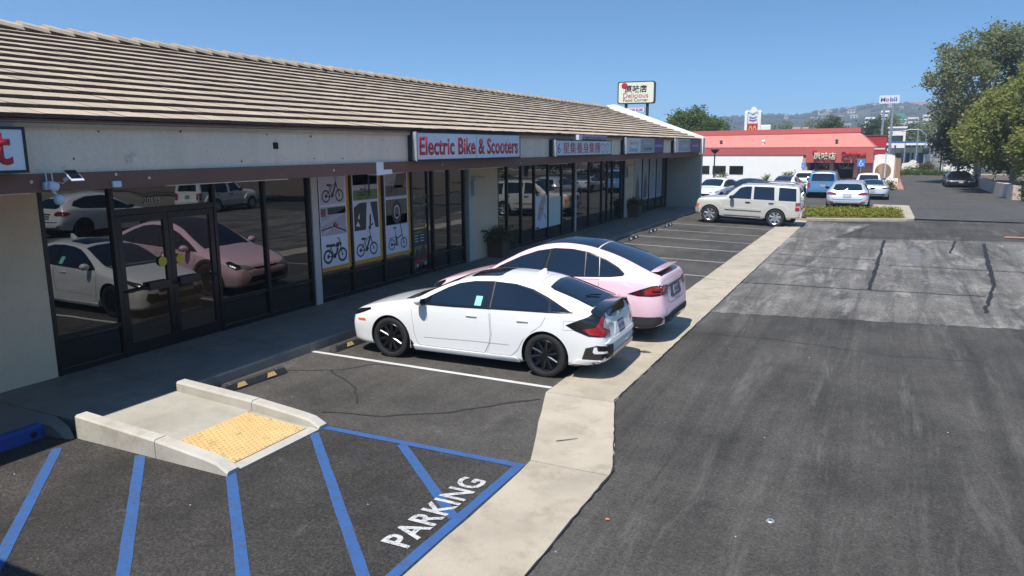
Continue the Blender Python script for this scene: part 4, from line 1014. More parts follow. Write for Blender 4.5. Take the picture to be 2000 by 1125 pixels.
wheel_stop(1.15, M_SYEL, (-7.90, 7.60, 0), R(-4), 'black rubber wheel stop with two yellow marks in the empty stall beside the ramp')
wheel_stop(1.5, M_SYEL, (-7.92, 10.1, 0), R(-2), 'black rubber wheel stop under the nose of the white hatchback')
wheel_stop(1.5, M_SYEL, (-7.95, 12.9, 0), R(-1), 'black rubber wheel stop under the nose of the pink car')
for k, (y, t) in enumerate(((15.3, 'first stall past the pink car'), (17.9, 'second empty stall past the pink car'), (20.5, 'third empty stall past the pink car'), (23.0, 'fourth stall past the pink car'), (25.5, 'fifth stall past the pink car'), (28.0, 'sixth stall past the pink car'), (30.3, 'stall just before the cream SUV'))):
    x = -7.95 if k < 3 else -7.86
    wheel_stop(1.25, M_SWHT, (x, y, gz(x, y)), 0, 'black rubber wheel stop with white marks, ' + t)

# ------------------------------------------------------------------ the shop building
M_STUC = pm('beige_stucco', (.62, .48, .335), .9, .10, 1.2, .08, 40, bmp=.4, bs=70, dirt=((.26, .23, .18), .64, 2.0))
M_FASC = pm('pale_fascia', (.70, .585, .455), .85, .10, 1.6, .06, 30, bmp=.12, bs=25, dirt=((.32, .29, .25), .63, 3.0), stretch=(1, 1.6, .22))
M_BEAM = pm('brown_beam', (.155, .075, .052), .6, .14, 1.5, .06, 30, dirt=((.17, .13, .11), .70, 4))
M_RAKE = pm('white_plaster', (.74, .72, .67), .85, .06, 1.5, .05, 30)
M_ALU = pm('bronze_aluminium', (.012, .011, .011), .35, .2, 4, metal=.3)
M_POST = pm('pale_metal_post', (.46, .445, .41), .6, .08, 5)
M_SOF = pm('soffit_paint', (.33, .31, .28), .9, .1, 2)
M_SGLASS = glass_mat('shop_glass', (.004, .004, .0035), 2.02, .012, wav=.10, ws=.9)
M_DGLASS = glass_mat('door_glass', (.062, .031, .015), 2.0, .012, wav=.03, ws=.6)
M_TILE = pm('roof_tile', (.40, .325, .24), .9, .14, 2.0, .14, 45, rnd=.10, bmp=.3, bs=60, dirt=((.27, .22, .17), .66, 3))
M_TILE2 = M_TILE
bld = empty('shop_building', (-10, 20, 0)); tag(bld, 'long low shop building with brown tiled roof and dark glass fronts', 'building')
OX, OY = 10, -20
def bp(mb, name, m, parent=None, smooth=None):
    mb.v = [(x+OX, y+OY, z) for x, y, z in mb.v]; return mb.build(name, m, parent or bld, smooth)
# walls behind and around the glass
bp(MB().box((-18.4, -4, -.05), (-10.32, 39.0, 2.86)), 'core_wall', M_ALU)
bp(ibox((-10.315, -4, .1), (-10.20, 6.225, 2.855)), 'wall_pier', M_STUC)
bp(ibox((-10.315, 18.13, .1), (-10.195, 19.69, 2.855)), 'wall_pier', M_STUC)
bp(ibox((-10.315, 31.92, .1), (-10.195, 33.12, 2.855)), 'wall_pier', M_STUC)
for y0, y1 in ((11.60, 11.785), (17.93, 18.125), (25.86, 25.99), (31.78, 31.915)):
    bp(rbox((-10.32, y0, .1), (-10.165, y1, 2.855), .008), 'post', M_POST)
bp(MB().box((-10.33, -4, 2.862), (-8.78, 38.94, 2.90)), 'soffit', M_SOF)
bp(MB().box((-8.78, -4, 2.83), (-8.585, 38.90, 3.035)), 'beam', M_BEAM)
fas = empty('fascia', (0, 0, 0), 0, bld)
fy = [-4, 0.3, 4.75, 9.1, 13.9, 18.7, 23.5, 28.3, 33.1, 38.9]
for a, b in zip(fy, fy[1:]): bp(ibox((-8.76, a+.002, 3.038), (-8.62, b-.002, 3.60)), 'fascia_panel', M_FASC)
bpy.data.objects.remove(fas)
bp(ibox((-8.80, -4, 3.60), (-8.54, 38.9, 3.648)), 'eave_board', M_BEAM)
# end wall with the white raking parapet
rk = [(-18.75, 3.55), (-13.55, 5.50), (-13.2, 5.53), (-8.46, 3.80), (-8.40, 3.74), (-8.40, 2.97), (-8.70, 2.97), (-8.70, 2.9), (-18.75, 2.9)]
bp(MB().prism(rk, 'y', 38.96, 39.40), 'raking_parapet', M_RAKE)
bp(ibox((-18.6, 38.97, -.05), (-8.47, 39.36, 2.92)), 'end_wall', pm('grey_stucco', (.46, .40, .32), .9, .08, 1.2, .08, 40, bmp=.3, bs=70))
# roof deck and tiles
X0, DX, SL, NR = -8.50, .361, .33, 14
un = Vector((-1, 0, SL)).normalized(); nn_ = Vector((SL, 0, 1)).normalized(); PITCH = DX*math.sqrt(1+SL*SL)
def roofp(u, n, y): p = Vector((X0, 0, 3.64)) + un*u + nn_*n; return (p.x, y, p.z)
RU = PITCH*NR
bp(MB().add([roofp(.03, -.03, -4), roofp(RU, -.03, -4), roofp(RU, -.03, 38.95), roofp(.03, -.03, 38.95), roofp(.03, -.10, -4), roofp(RU, -.10, -4), roofp(RU, -.10, 38.95), roofp(.03, -.10, 38.95)], [(3,2,1,0),(4,5,6,7),(0,1,5,4),(1,2,6,5),(2,3,7,6),(3,0,4,7)]), 'roof_deck', M_TILE)
rp_ = roofp(RU, 0, 0)
bp(MB().add([(rp_[0], -4, rp_[2]), (rp_[0]-5.1, -4, 3.64), (rp_[0]-5.1, 38.95, 3.64), (rp_[0], 38.95, rp_[2])], [(0,3,2,1)]), 'back_roof', M_TILE)
TW = .335
def tile_geo(u0, y0, w, jn=0., ju=0., jr=0.):
    V = []
    for y, k in ((y0+.003, -1), (y0+w-.003, 1)):
        for u, n in ((0+ju, .018), (0+ju, .068), (.435, .018), (.435, -.022)): V.append(roofp(u0+u, n + jn + jr*k*(1 if u < .2 else 0), y))
    return V, [(0,4,5,1), (1,5,6,2), (0,1,2,3), (7,6,5,4), (3,2,6,7), (0,3,7,4)]
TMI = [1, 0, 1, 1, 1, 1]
M_BUTT = pm('shaded_tile_edge', (.075, .050, .040), .9, .15, 3)  # dark brown edges paint in the shade line under each tile course
rg = random.Random(3); rest = MB(); nidx = 0
slopeM = None
tile_me = [];
for v in range(5):
    V, F = tile_geo(0, 0, TW, rg.uniform(-.002, .004), rg.uniform(-.006, .006), rg.uniform(-.004, .004))
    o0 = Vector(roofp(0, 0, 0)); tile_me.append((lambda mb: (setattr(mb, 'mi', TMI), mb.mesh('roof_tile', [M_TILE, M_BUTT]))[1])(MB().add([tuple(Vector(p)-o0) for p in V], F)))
for row in range(NR):
    st = -.17 if row % 2 else 0
    k = 0; y = -4 + st
    while y < 38.9:
        w = min(TW, 38.94 - y)
        if 4.7 + row*.16 < y < 11.75 + row*.16 and w > .3 and nidx < 296:
            o = link_mesh('roof_tile', tile_me[rg.randrange(5)], None, bld); p = roofp(PITCH*row, 0, y); o.location = (p[0]+OX, p[1]+OY, p[2]); nidx += 1
        elif w > .05:
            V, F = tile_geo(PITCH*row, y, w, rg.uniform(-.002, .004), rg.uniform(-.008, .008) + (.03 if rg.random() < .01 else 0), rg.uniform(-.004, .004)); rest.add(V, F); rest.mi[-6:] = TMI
        y += TW
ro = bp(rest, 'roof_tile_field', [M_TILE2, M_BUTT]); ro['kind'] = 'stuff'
cap = MB()
for k, (a, b) in enumerate(((0, .05), (.47, .0))):
    cap.v += [(-.17, a, -.035+b), (-.13, a, .03+b), (0, a, .085+b), (.13, a, .03+b), (.17, a, -.035+b), (.13, a, .0+b-.035), (0, a, .05+b-.03), (-.13, a, b-.035)]
cap.f = [(i, (i+1) % 8, (i+1) % 8+8, i+8) for i in range(8)] + [tuple(range(7, -1, -1)), tuple(range(8, 16))]; cap.mi = [0]*10
cme = cap.mesh('ridge_tile', M_TILE); y = 2.0
while y < 38.5:
    o = link_mesh('ridge_tile', cme, None, bld); o.location = (rp_[0]+OX, y+OY, rp_[2]+.05); y += .45
# wing behind the camera that shades the corner of the lot
bp(ibox((-18, -12, -.05), (-5.9, .9, 3.0)), 'wing_wall', M_STUC)
bp(ibox((-18.2, -12.2, 3.02), (-5.3, 1.18, 3.62)), 'wing_fascia', M_FASC)

# glass fronts: each pane and each bar is a piece of its own
XG = -10.245
def pane(y0, y1, z0, z1, m=M_SGLASS, name='window_pane', tilt=None):
    rg = random.Random(int(y0*100 + z0*10)); t = rg.uniform(-.0022, .0022) if tilt is None else tilt
    e = rg.uniform(-.0018, .0018)
    a = [(XG + t*(y-(y0+y1)/2) + e*(z-1.5), y, z) for y, z in ((y0, z0), (y1, z0), (y1, z1), (y0, z1))]
    return bp(MB().add(a + [(x-.012, y, z) for x, y, z in a], [(0,1,2,3), (7,6,5,4), (0,4,5,1), (1,5,6,2), (2,6,7,3), (3,7,4,0)]), name, m)
def bar(y0, y1, z0, z1, x0=-10.285, x1=-10.205, name='mullion'): return bp(ibox((x0, y0, z0), (x1, y1, z1)), name, M_ALU)
def front(ys, z0s, rail=.70, head=2.80, door=None, skip_lower=()):
    """a glazed bay between mullions ys; lower panes under the rail"""
    for i, (a, b) in enumerate(zip(ys, ys[1:])):
        z0 = z0s
        if rail and i not in skip_lower:
            pane(a+.03, b-.03, z0+.09, rail-.025); bar(a+.032, b-.032, rail-.025, rail+.025, name='transom'); pane(a+.03, b-.03, rail+.025, head)
        else: pane(a+.03, b-.03, z0+.09, head)
        bar(a+.032, b-.032, z0-.02, z0+.09, name='sill')
    for y in ys: bar(y-.032, y+.032, z0s-.03, 2.855, -10.288, -10.198)
front([6.262, 7.31], .16); front([9.21, 10.37, 11.565], .16)
# double doors
pane(7.35, 9.17, 2.42, 2.84); bar(7.342, 9.178, 2.33, 2.42, name='door_head')
for a, b, hinge in ((7.355, 8.255, 0), (8.265, 9.165, 1)):
    d = empty('door', (-10.24+OX, a+OY, .17), 0, bld); W_ = b-a
    for y0, y1, z0, z1 in ((0, .085, 0, 2.15), (W_-.085, W_, 0, 2.15), (.086, W_-.086, 0, .20), (.086, W_-.086, 2.05, 2.15)): ibox((-.045, y0, z0), (.03, y1, z1)).build('door_rail', M_ALU, d)
    ibox((-.012, .085, .2), (.0, W_-.085, 2.05)).build('door_pane', M_DGLASS, d)
    zb = 1.02
    MB().tube([(.06, .03, zb-.02), (.06, W_-.03, zb+.0)], .018, 8).build('push_bar', M_ALU, d)
    ibox((.02, W_*.5-.02 if not hinge else .1, zb-.06), (.085, W_*.5+.36 if not hinge else .5, zb+.06)).build('push_pad', M_ALU, d)
    MB().lathe([(0, .006), (.075, .006), (.08, 0)], 20, Matrix.Translation((.032, W_-.16 if not hinge else .16, 1.38)) @ Matrix.Rotation(R(90), 4, 'Y')).build('yellow_sticker', pm('yellow_sticker_%d' % hinge, (.62, .42, .03), .5, .05), d)
letters('20695', .30, .10, lettering('pale_vinyl', (.42, .42, .40)), (XG+.012+OX, 8.02+OY, 2.53), '+x', bld, 'house_number', .002)
front([11.82, 12.88, 14.04, 15.20], .17, .70)
front([16.15, 16.94, 17.74], .17, .62)
pane(15.235, 16.115, .26, 2.80); bar(15.235, 16.115, .15, .26, name='sill')
bar(15.9, 15.93, .27, 2.8, -10.243, -10.21, 'door_edge')
front([19.73, 20.36, 21.35, 22.34, 23.46, 24.68, 25.82], .20, None); front([26.03, 27.42, 28.9, 29.55, 30.2, 31.36, 31.74], .20, None)
front([33.16, 34.54, 35.68, 36.95, 38.1, 38.93], .21, .75)
# tube lights fixed under the beam
M_TUBE = pm('white_tube_light', (.72, .72, .70), .4, .03)
for y0, y1 in ((3.6, 5.38), (7.25, 8.42), (8.5, 9.62), (11.95, 13.0), (15.3, 17.6), (20.6, 22.0), (26.6, 29.6)):
    bp(rbox((-8.98, y0, 2.80), (-8.90, y1, 2.861), .012), 'tube_light', M_TUBE)
bp(ibox((-8.79, 11.62, 2.80), (-8.573, 11.84, 3.045)), 'white_joint_cover', M_RAKE)
bp(ibox((-8.79, 11.846, 2.812), (-8.576, 12.12, 2.90)), 'white_joint_cover', M_RAKE)
# wall lamp brackets on the piers
for y in (18.05, 31.85):
    bp(MB().tube([(-10.15, y, 2.50), (-9.95, y+.12, 2.52), (-9.88, y+.3, 2.50)], .03, 8), 'lamp_arm', M_POST, smooth=50)
    bp(MB().prism([(y+.0, 2.0), (y+.1, 2.0), (y+.24, 2.42), (y-.02, 2.42)], 'x', -10.16, -10.06), 'lamp_bracket', M_POST)
# sign boxes
M_SBLK = pm('black_sign_box', (.012, .014, .022), .45, .15, 4)
M_SMET = pm('scratched_metal', (.36, .37, .37), .55, .25, 9, .25, 40, metal=.3, dirt=((.09, .09, .09), .62, 12))
M_SFACE = pm('white_sign_face', (.66, .69, .74), .3, .03, 2, .02, 30, coat=.3)
M_SRED = lettering('red_vinyl', (.42, .012, .022), .4); M_STEAL = lettering('teal_vinyl', (.09, .30, .32), .4)
M_SPUR = lettering('purple_vinyl', (.14, .10, .30), .4); M_SNAVY = lettering('navy_vinyl', (.030, .036, .17), .4); M_SYELL = lettering('yellow_vinyl', (.55, .36, .04), .4)
M_SGRY = lettering('grey_green_print', (.26, .33, .34), .4); M_SWHI = lettering('white_vinyl', (.62, .64, .68), .4); M_SBK = lettering('black_vinyl', (.02, .02, .022), .4)
XF = -8.40
def shop_sign(y0, y1, z0, z1, label, frame=.03, metal=True):
    s = empty('shop_sign', (XF, (y0+y1)/2, z0)); h = (y1-y0)/2; H_ = z1-z0
    tag(s, label, 'sign', 'signs along the fascia')
    rbox((-.218, -h-.03, -.03), (-.006, h+.03, H_+.03), .008).build('sign_box', M_SBLK, s)
    if metal: ibox((-.10, -h-.036, -.02), (-.002, -h-.032, H_+.02)).build('end_plate', M_SMET, s); ibox((-.008, -h-.05, -.035), (.006, -h-.002, H_+.03)).build('metal_strip', M_SMET, s)
    ibox((-.02, -h, 0), (0, h, H_)).build('sign_face', M_SFACE, s)
    for a, b in (((-.008, -h-.03, -.03), (.008, h+.03, -.001)), ((-.008, -h-.03, H_+.001), (.008, h+.03, H_+.03)), ((-.008, h+.001, -.0), (.008, h+.03, H_))): ibox(a, b).build('sign_frame', M_SBLK, s)
    return s, h, H_
def L(s, txt, y, z, w, h, m, bold=.0, name='lettering', d=.003, x=.002, sp=1.0): return letters(txt, w, h, m, (x, y, z), '+x', s, name, d, bold, sp)
s, h, H_ = shop_sign(12.77, 17.46, 3.075, 3.60, 'white sign with red lettering Electric Bike & Scooters on the fascia')
L(s, 'Electric Bike & Scooters', -.02, .265, 4.52, .37, M_SRED, .022)
ibox((-.001, .06, 0), (.0035, .075, H_)).build('face_joint', M_SGRY, s)
s, h, H_ = shop_sign(1.4, 5.05, 3.09, 3.52, 'white sign with large red letters ending in t, cut by the left edge', metal=False)
L(s, 't', 1.60, .225, .20, .34, M_SRED, .02); L(s, 'n', 1.31, .185, .26, .25, M_SRED, .02)
s, h, H_ = shop_sign(19.87, 24.60, 3.075, 3.49, 'white sign with red Chinese characters and teal footprints')
L(s, '6', -2.18, .20, .22, .28, M_SPUR, 0); L(s, '星集養身集團', -.30, .205, 3.15, .33, M_SRED, 0)
for k, yy in enumerate((1.55, 2.0)):
    f = MB()
    out = [(-.11, -.16), (-.02, -.19), (.08, -.14), (.06, .0), (.13, .10), (.09, .17), (-.05, .17), (-.14, .08), (-.10, -.02)]
    out = [(u*(1 if k else -1)*1.3, v*.85) for u, v in out]; inn = [(u*.78, v*.78) for u, v in out]; n = len(out)
    f.add([(.004, yy+u, .2+v) for u, v in out] + [(.004, yy+u, .2+v) for u, v in inn], [(i, (i+1) % n, (i+1) % n+n, i+n) for i in range(n)])
    f.build('footprint', M_STEAL, s)
s2 = empty('small_sign', (XF+.02, 23.0, 3.545)); tag(s2, 'thin pale strip sign with purple lettering above the footprint sign', 'sign', 'signs along the fascia')
ibox((-.2, -1.15, 0), (-.004, 1.15, .13)).build('sign_box', M_SMET, s2); ibox((-.2, -1.42, -.03), (-.01, -1.16, .13)).build('end_lamp', M_SWHI, s2)
L(s2, '6 STAR WELLS FOOT SPA', 0, .065, 2.2, .095, M_SPUR, .01)
s, h, H_ = shop_sign(26.35, 31.30, 3.075, 3.625, 'faded sign with yellow and teal words and a navy right part')
ibox((.0, 1.15, .0), (.004, h-.01, H_)).build('navy_panel', M_SNAVY, s); ibox((.0, -.75, .02), (.003, 1.12, H_-.02)).build('picture_panel', M_SGRY, s)
L(s, 'Sunny', -1.55, .37, 1.15, .20, M_SYELL, .01); L(s, 'Dental', -1.65, .14, .95, .17, M_STEAL, .01)
L(s, 'ORTHODONTICS', 1.8, .27, 1.15, .09, M_SWHI, .0, x=.005); L(s, 'Family', .1, .36, .9, .14, M_SWHI, 0, x=.004); L(s, 'Cosmetic', .25, .17, 1.2, .12, M_SBK, 0, x=.004)
s, h, H_ = shop_sign(33.45, 38.20, 3.06, 3.645, 'faded grey and navy sign at the far end of the fascia')
ibox((.0, .35, .0), (.004, h-.01, H_)).build('navy_panel', M_SNAVY, s); ibox((.0, -1.9, .02), (.003, .33, H_-.02)).build('picture_panel', M_SGRY, s)
L(s, 'Dental', -.75, .30, 1.3, .18, M_SWHI, 0, x=.004); L(s, 'PREMIUM', 1.35, .28, 1.2, .09, M_SWHI, 0, x=.005)

# ------------------------------------------------------------------ posters on the glass
M_PAPER = lettering('poster_white', (.60, .64, .72), .4); M_ORNG = lettering('poster_orange', (.55, .27, .02), .4)
M_PGRY = lettering('poster_grey', (.36, .34, .38), .4); M_PDRK = lettering('poster_dark', (.022, .024, .032), .4); M_PGRN = lettering('poster_green', (.13, .19, .05), .4)
M_PLIL = lettering('poster_lilac', (.46, .43, .50), .4); M_PSKY = lettering('poster_blue_grey', (.25, .32, .40), .4); M_PBRN = lettering('poster_brown', (.12, .10, .085), .4)
class Flat:
    """flat print in (u right, v up), stacked in thin layers"""
    def __init__(s, root): s.r = root; s.x = .004
    def up(s): s.x += .0016; return s
    def poly(s, pts, m, name='print'): MB().add([(s.x, u, v) for u, v in pts], [tuple(range(len(pts)))]).build(name, m, s.r); return s
    def rect(s, u0, v0, u1, v1, m, name='print'): return s.poly([(u0, v0), (u1, v0), (u1, v1), (u0, v1)], m, name)
    def many(s, shapes, m, name='print'):
        mb = MB()
        for sh in shapes:
            if sh[0] == 'ring':
                _, cu, cv, r0, r1 = sh[:5]; n = 22; ax = sh[5] if len(sh) > 5 else 1.
                a = [(s.x, cu + r0*ax*math.cos(2*math.pi*k/n), cv + r0*math.sin(2*math.pi*k/n)) for k in range(n)]
                b = [(s.x, cu + r1*ax*math.cos(2*math.pi*k/n), cv + r1*math.sin(2*math.pi*k/n)) for k in range(n)]
                mb.add(a+b, [(k, k+n, (k+1) % n+n, (k+1) % n) for k in range(n)][::1])
            elif sh[0] == 'line':
                w = sh[2]
                for p, q in zip(sh[1], sh[1][1:]):
                    p, q = Vector(p), Vector(q); d = (q-p).normalized(); e = Vector((-d.y, d.x))*w/2; d = d*w*.3
                    mb.add([(s.x, *t) for t in (p-e-d, q-e+d, q+e+d, p+e-d)], [(0,1,2,3)])
            else: mb.add([(s.x, *t) for t in sh[1]], [tuple(range(len(sh[1])))])
        mb.build(name, m, s.r); return s
def bike(kind, cu, cv, k):
    P = lambda u, v: (cu+u*k, cv+v*k)
    r = {'moto': .27, 'step': .25, 'fold': .22}[kind]; t = {'moto': .085, 'step': .06, 'fold': .045}[kind]
    A, B = P(-.40, 0), P(.42, .0)
    out = [('ring', *A, r*k, (r-t)*k), ('ring', *B, r*k, (r-t)*k), ('ring', *A, .07*k, 0.001), ('ring', *B, .045*k, .001)]
    w = .035*k
    if kind == 'moto':
        out += [('line', [A, P(-.05, -.02), P(.02, .05)], w*1.2), ('line', [A, P(-.22, .36), P(.24, .40), P(.02, .04)], w), ('line', [P(-.1, .02), P(-.22, .34)], w), ('line', [P(.26, .62), P(.30, .45), B], w*1.3), ('line', [P(.16, .66), P(.28, .62)], w),
                ('poly', [P(-.50, .36), P(-.50, .46), P(.02, .44), P(.02, .34)]), ('poly', [P(.04, .30), P(.08, .46), P(.26, .50), P(.24, .34)]), ('poly', [P(-.12, -.08), P(.02, -.1), P(.08, .06), P(-.06, .1)]), ('poly', [P(.28, .36), P(.38, .36), P(.38, .48), P(.28, .48)]), ('poly', [P(.03, .04), P(.12, .02), P(.2, .26), P(.1, .3)])]
    elif kind == 'step':
        out += [('line', [A, P(-.02, -.02), P(-.16, .38)], w), ('line', [A, P(-.12, .28), P(.20, .50)], w), ('line', [P(-.02, .0), P(.22, .46)], w*2.6), ('line', [P(.18, .80), P(.24, .50), B], w*1.3), ('line', [P(.18, .80), P(.30, .76)], w), ('poly', [P(-.36, .40), P(-.30, .48), P(.02, .44), P(-.1, .36)]), ('ring', *P(-.01, 0), .08*k, .05*k), ('line', [P(-.1, -.04), P(.1, .04)], w)]
    else:
        out += [('line', [A, P(-.05, -.02), P(-.13, .36)], w*1.3), ('line', [P(-.06, .20), P(.28, .32)], w*1.4), ('line', [P(.20, .86), P(.30, .34), B], w*1.2), ('line', [P(.12, .86), P(.26, .84)], w), ('line', [P(-.06, .05), P(-.17, .62)], w*.8), ('poly', [P(-.28, .62), P(-.28, .67), P(-.06, .66), P(-.08, .61)]), ('line', [P(-.62, .26), P(-.2, .27)], w*.7), ('line', [A, P(-.5, .26)], w*.5), ('poly', [P(-.12, .02), P(-.02, .02), P(-.06, .30), P(-.16, .30)]), ('ring', *P(-.05, -.02), .08*k, .05*k)]
    return out
XP = XG + .006
def poster(y0, y1, z0, z1, label):
    p = empty('poster', (XP, (y0+y1)/2, z0)); tag(p, label, 'poster', 'bike posters on the glass')
    w = y1-y0; f = Flat(p); f.x = .003
    f.rect(-w/2, 0, w/2, z1-z0, M_ORNG, 'poster_border'); f.up(); f.rect(-w/2+.012, .085, w/2-.10, z1-z0, M_PAPER, 'poster_sheet'); f.up()
    return p, f, w
HZ = 2.845 - .80
p, f, w = poster(11.86, 12.85, .79, 2.845, 'yellow-edged poster of a fat-tyred bike with long seat, beside the white post')
a, b = -w/2+.06, w/2-.14
f.rect(a, 1.38, b, HZ, M_PLIL); f.rect(a, .74, b, 1.33, M_PGRY); f.up()
f.many(bike('step', (a+b)/2, 1.55, .52), M_PDRK, 'bike_print'); f.many(bike('moto', (a+b)/2-.0, .30, .56), M_PDRK, 'bike_print')
f.many([('line', [(a, .98), (b, 1.22)], .10), ('line', [(a+.05, .78), (a+.4, .95), (b-.1, .80)], .07)], M_PLIL); f.many([('line', [(a, .86), (a+.4, .92), (b, .78)], .025)], M_PDRK)
f.rect(a+.22, 1.17, b, 1.31, M_PDRK); f.rect(a, 1.14, a+.16, 1.30, M_PBRN); f.up(); f.rect(a, 1.19, a+.15, 1.25, M_SRED); f.many([('line', [(.0, .98), (.07, .92)], .05)], M_SRED)
p, f, w = poster(12.93, 14.00, .79, 2.845, 'yellow-edged middle poster of a step-through fat-tyred bike')
a, b = -w/2+.06, w/2-.14
f.rect(a, 1.40, b, HZ, M_PGRN); f.rect(a, 1.72, b, HZ, M_PDRK); f.rect(a, .74, b, 1.34, M_PAPER); f.up(); f.rect(a, 1.62, b, 1.73, M_PLIL)
f.many(bike('step', (a+b)/2-.02, .30, .58), M_PDRK, 'bike_print'); f.up(); f.many(bike('step', -.12, 1.50, .33), M_PDRK, 'bike_print')
f.rect(.06, 1.46, .12, 1.9, M_PDRK); f.poly([(a, .74), (a+.4, .74), (a+.46, 1.34), (a+.2, 1.34), (a, 1.25)], M_PDRK); f.poly([(b-.28, 1.34), (b-.02, 1.34), (b, .76), (b-.12, .76)], M_PDRK); f.many([('line', [(.08, .76), (.1, 1.05)], .06), ('line', [(.02, .78), (.2, .86)], .03)], M_PDRK)
f.up(); f.many([('poly', [(a+.05, .85), (a+.13, .95), (a+.2, .82)]), ('poly', [(a+.12, 1.02), (a+.2, 1.12), (a+.18, .98)])], M_PAPER)
p, f, w = poster(14.10, 15.16, .79, 2.845, 'yellow-edged poster of a folding bike, nearest the shop door')
a, b = -w/2+.06, w/2-.14
f.rect(a, 1.40, b, HZ, M_PGRY); f.rect(a, .76, b, 1.34, M_PBRN); f.rect(a, .74, b, .98, M_PSKY); f.up(); f.rect(a, 1.42, b, 1.66, M_PBRN); f.poly([(a+.35, 1.6), (a+.5, HZ), (b, HZ), (b, 1.6)], M_PBRN)
f.many(bike('fold', (a+b)/2-.0, .29, .60), M_PDRK, 'bike_print'); f.many([('ring', (a+b)/2, 1.04, .27, .17, .72)], M_PDRK); f.up(); f.many(bike('fold', -.2, 1.53, .3), M_PDRK, 'bike_print'); f.poly([(.2, 1.62), (.38, 1.78), (b, 1.7), (b, 1.58)], pm('faded_pink_print', (.34, .17, .17), .6)); f.many([('ring', (a+b)/2, 1.04, .16, .13, .72)], M_PAPER)
# door: opening hours and the red scooter poster
M_VIN = lettering('pale_vinyl_lettering', (.36, .36, .35), .5)
hr = empty('opening_hours', (XP, 15.62, 1.45)); tag(hr, 'pale opening hours lettering on the bike shop door glass', 'lettering')
for t, v, w_, h_ in (('(909) 895-7231', .66, .74, .12), ('Monday - Sunday', .47, .72, .10), ('10:00 AM', .27, .42, .085), ('-', .17, .05, .012), ('8:00 PM', .06, .38, .085)): letters(t, w_, h_, M_VIN, (.002, -.02, v), '+x', hr, 'lettering', .001, .004)
MB().lathe([(0, .004), (.05, .004), (.055, 0)], 16, Matrix.Translation((.004, .2, -.06)) @ Matrix.Rotation(R(90), 4, 'Y')).build('yellow_sticker', M_SYELL, hr)
sp_ = empty('scooter_poster', (XP, 15.58, .31)); tag(sp_, 'dark and green poster of a red mobility scooter low on the door', 'poster')
f = Flat(sp_); f.rect(-.33, 0, .30, 1.02, M_PDRK, 'poster_sheet'); f.up(); f.rect(-.31, .02, .28, .60, M_PGRN); f.poly([(-.31, .02), (.28, .02), (.28, .22)], lettering('print_lime', (.25, .33, .08)))
f.up(); f.poly([(-.31, .30), (-.2, .55), (-.05, .48), (.1, .62), (.28, .45), (.28, .24), (-.31, .24)], M_PDRK); f.up()
f.many([('poly', [(-.26, .16), (-.24, .27), (-.06, .27), (.0, .20), (.14, .20), (.22, .32), (.27, .31), (.26, .17), (.1, .13)]), ('line', [(-.16, .26), (-.05, .5)], .05), ('poly', [(.08, .26), (.08, .33), (.24, .36), (.24, .27)]), ('line', [(.22, .3), (.25, .48)], .06)], M_SRED)
f.up(); f.many([('ring', -.18, .13, .085, .05), ('ring', .18, .15, .085, .05), ('ring', -.0, .12, .07, .04)], M_PDRK); f.many([('ring', -.18, .13, .05, .001), ('ring', .18, .15, .05, .001)], M_PGRY)
for i in range(3):
    for j in range(2): f.rect(-.27+.25*j, .72+.07*i, -.12+.25*j, .735+.07*i, M_PAPER)
f.rect(-.26, .93, .05, .97, M_PGRN)
# foot-spa pictures on the farther glass
def wpic(y0, y1, z0, z1, lab): p = empty('window_picture', (XP, (y0+y1)/2, z0)); tag(p, lab, 'poster', 'pictures on the far shop glass'); return p, Flat(p), y1-y0, z1-z0
p, f, w, h = wpic(22.42, 23.42, .62, 1.72, 'white window picture of pink feet on the foot spa glass')
f.rect(-w/2, 0, w/2, h, M_PAPER, 'poster_sheet'); f.up(); f.poly([(-.3, .35), (-.2, .75), (.05, 1.05), (.3, 1.08), (.42, .9), (.25, .75), (.1, .4), (-.1, .25)], lettering('print_skin', (.48, .36, .34))); f.up(); f.many([('line', [(-.3, .3), (-.05, .7), (.2, .6)], .02), ('line', [(.2, .5), (.4, .3)], .03), ('poly', [(-.48, .02), (-.3, .1), (-.1, .0)])], M_PDRK)
p, f, w, h = wpic(23.56, 24.60, .62, 1.60, 'plain pale green panel on the foot spa glass')
f.rect(-w/2, 0, w/2, h, lettering('pale_green_panel', (.50, .60, .56)), 'poster_sheet')
for k, (a, b) in enumerate(((33.24, 34.48), (34.62, 35.62), (35.76, 36.90), (37.02, 38.05))):
    p, f, w, h = wpic(a, b, .82, 2.80, ['tall window picture of two people beside the far planter', 'tall window picture of a standing figure in brown', 'tall window picture of a figure on grey, third from the pier', 'tall window picture of a figure in blue nearest the end wall'][k])
    f.rect(-w/2, 0, w/2, h, lettering('window_print_%d' % k, (.40, .42, .42)), 'poster_sheet'); f.up(); f.rect(-w/2+.1, h-.5, w/2-.2, h-.44, M_PGRY); f.rect(-w/2+.1, h-.7, w/2-.4, h-.65, M_PGRY); f.up()
    f.poly([(-.3, .1), (-.32, .6), (-.18, .95), (-.1, 1.2), (.1, 1.2), (.16, .95), (.3, .6), (.25, .1)], [M_PBRN, M_PBRN, M_PGRY, M_PSKY][k]); f.up(); f.many([('ring', 0, 1.12, .11, .001)], lettering('print_skin_%d' % k, (.30, .22, .18)))
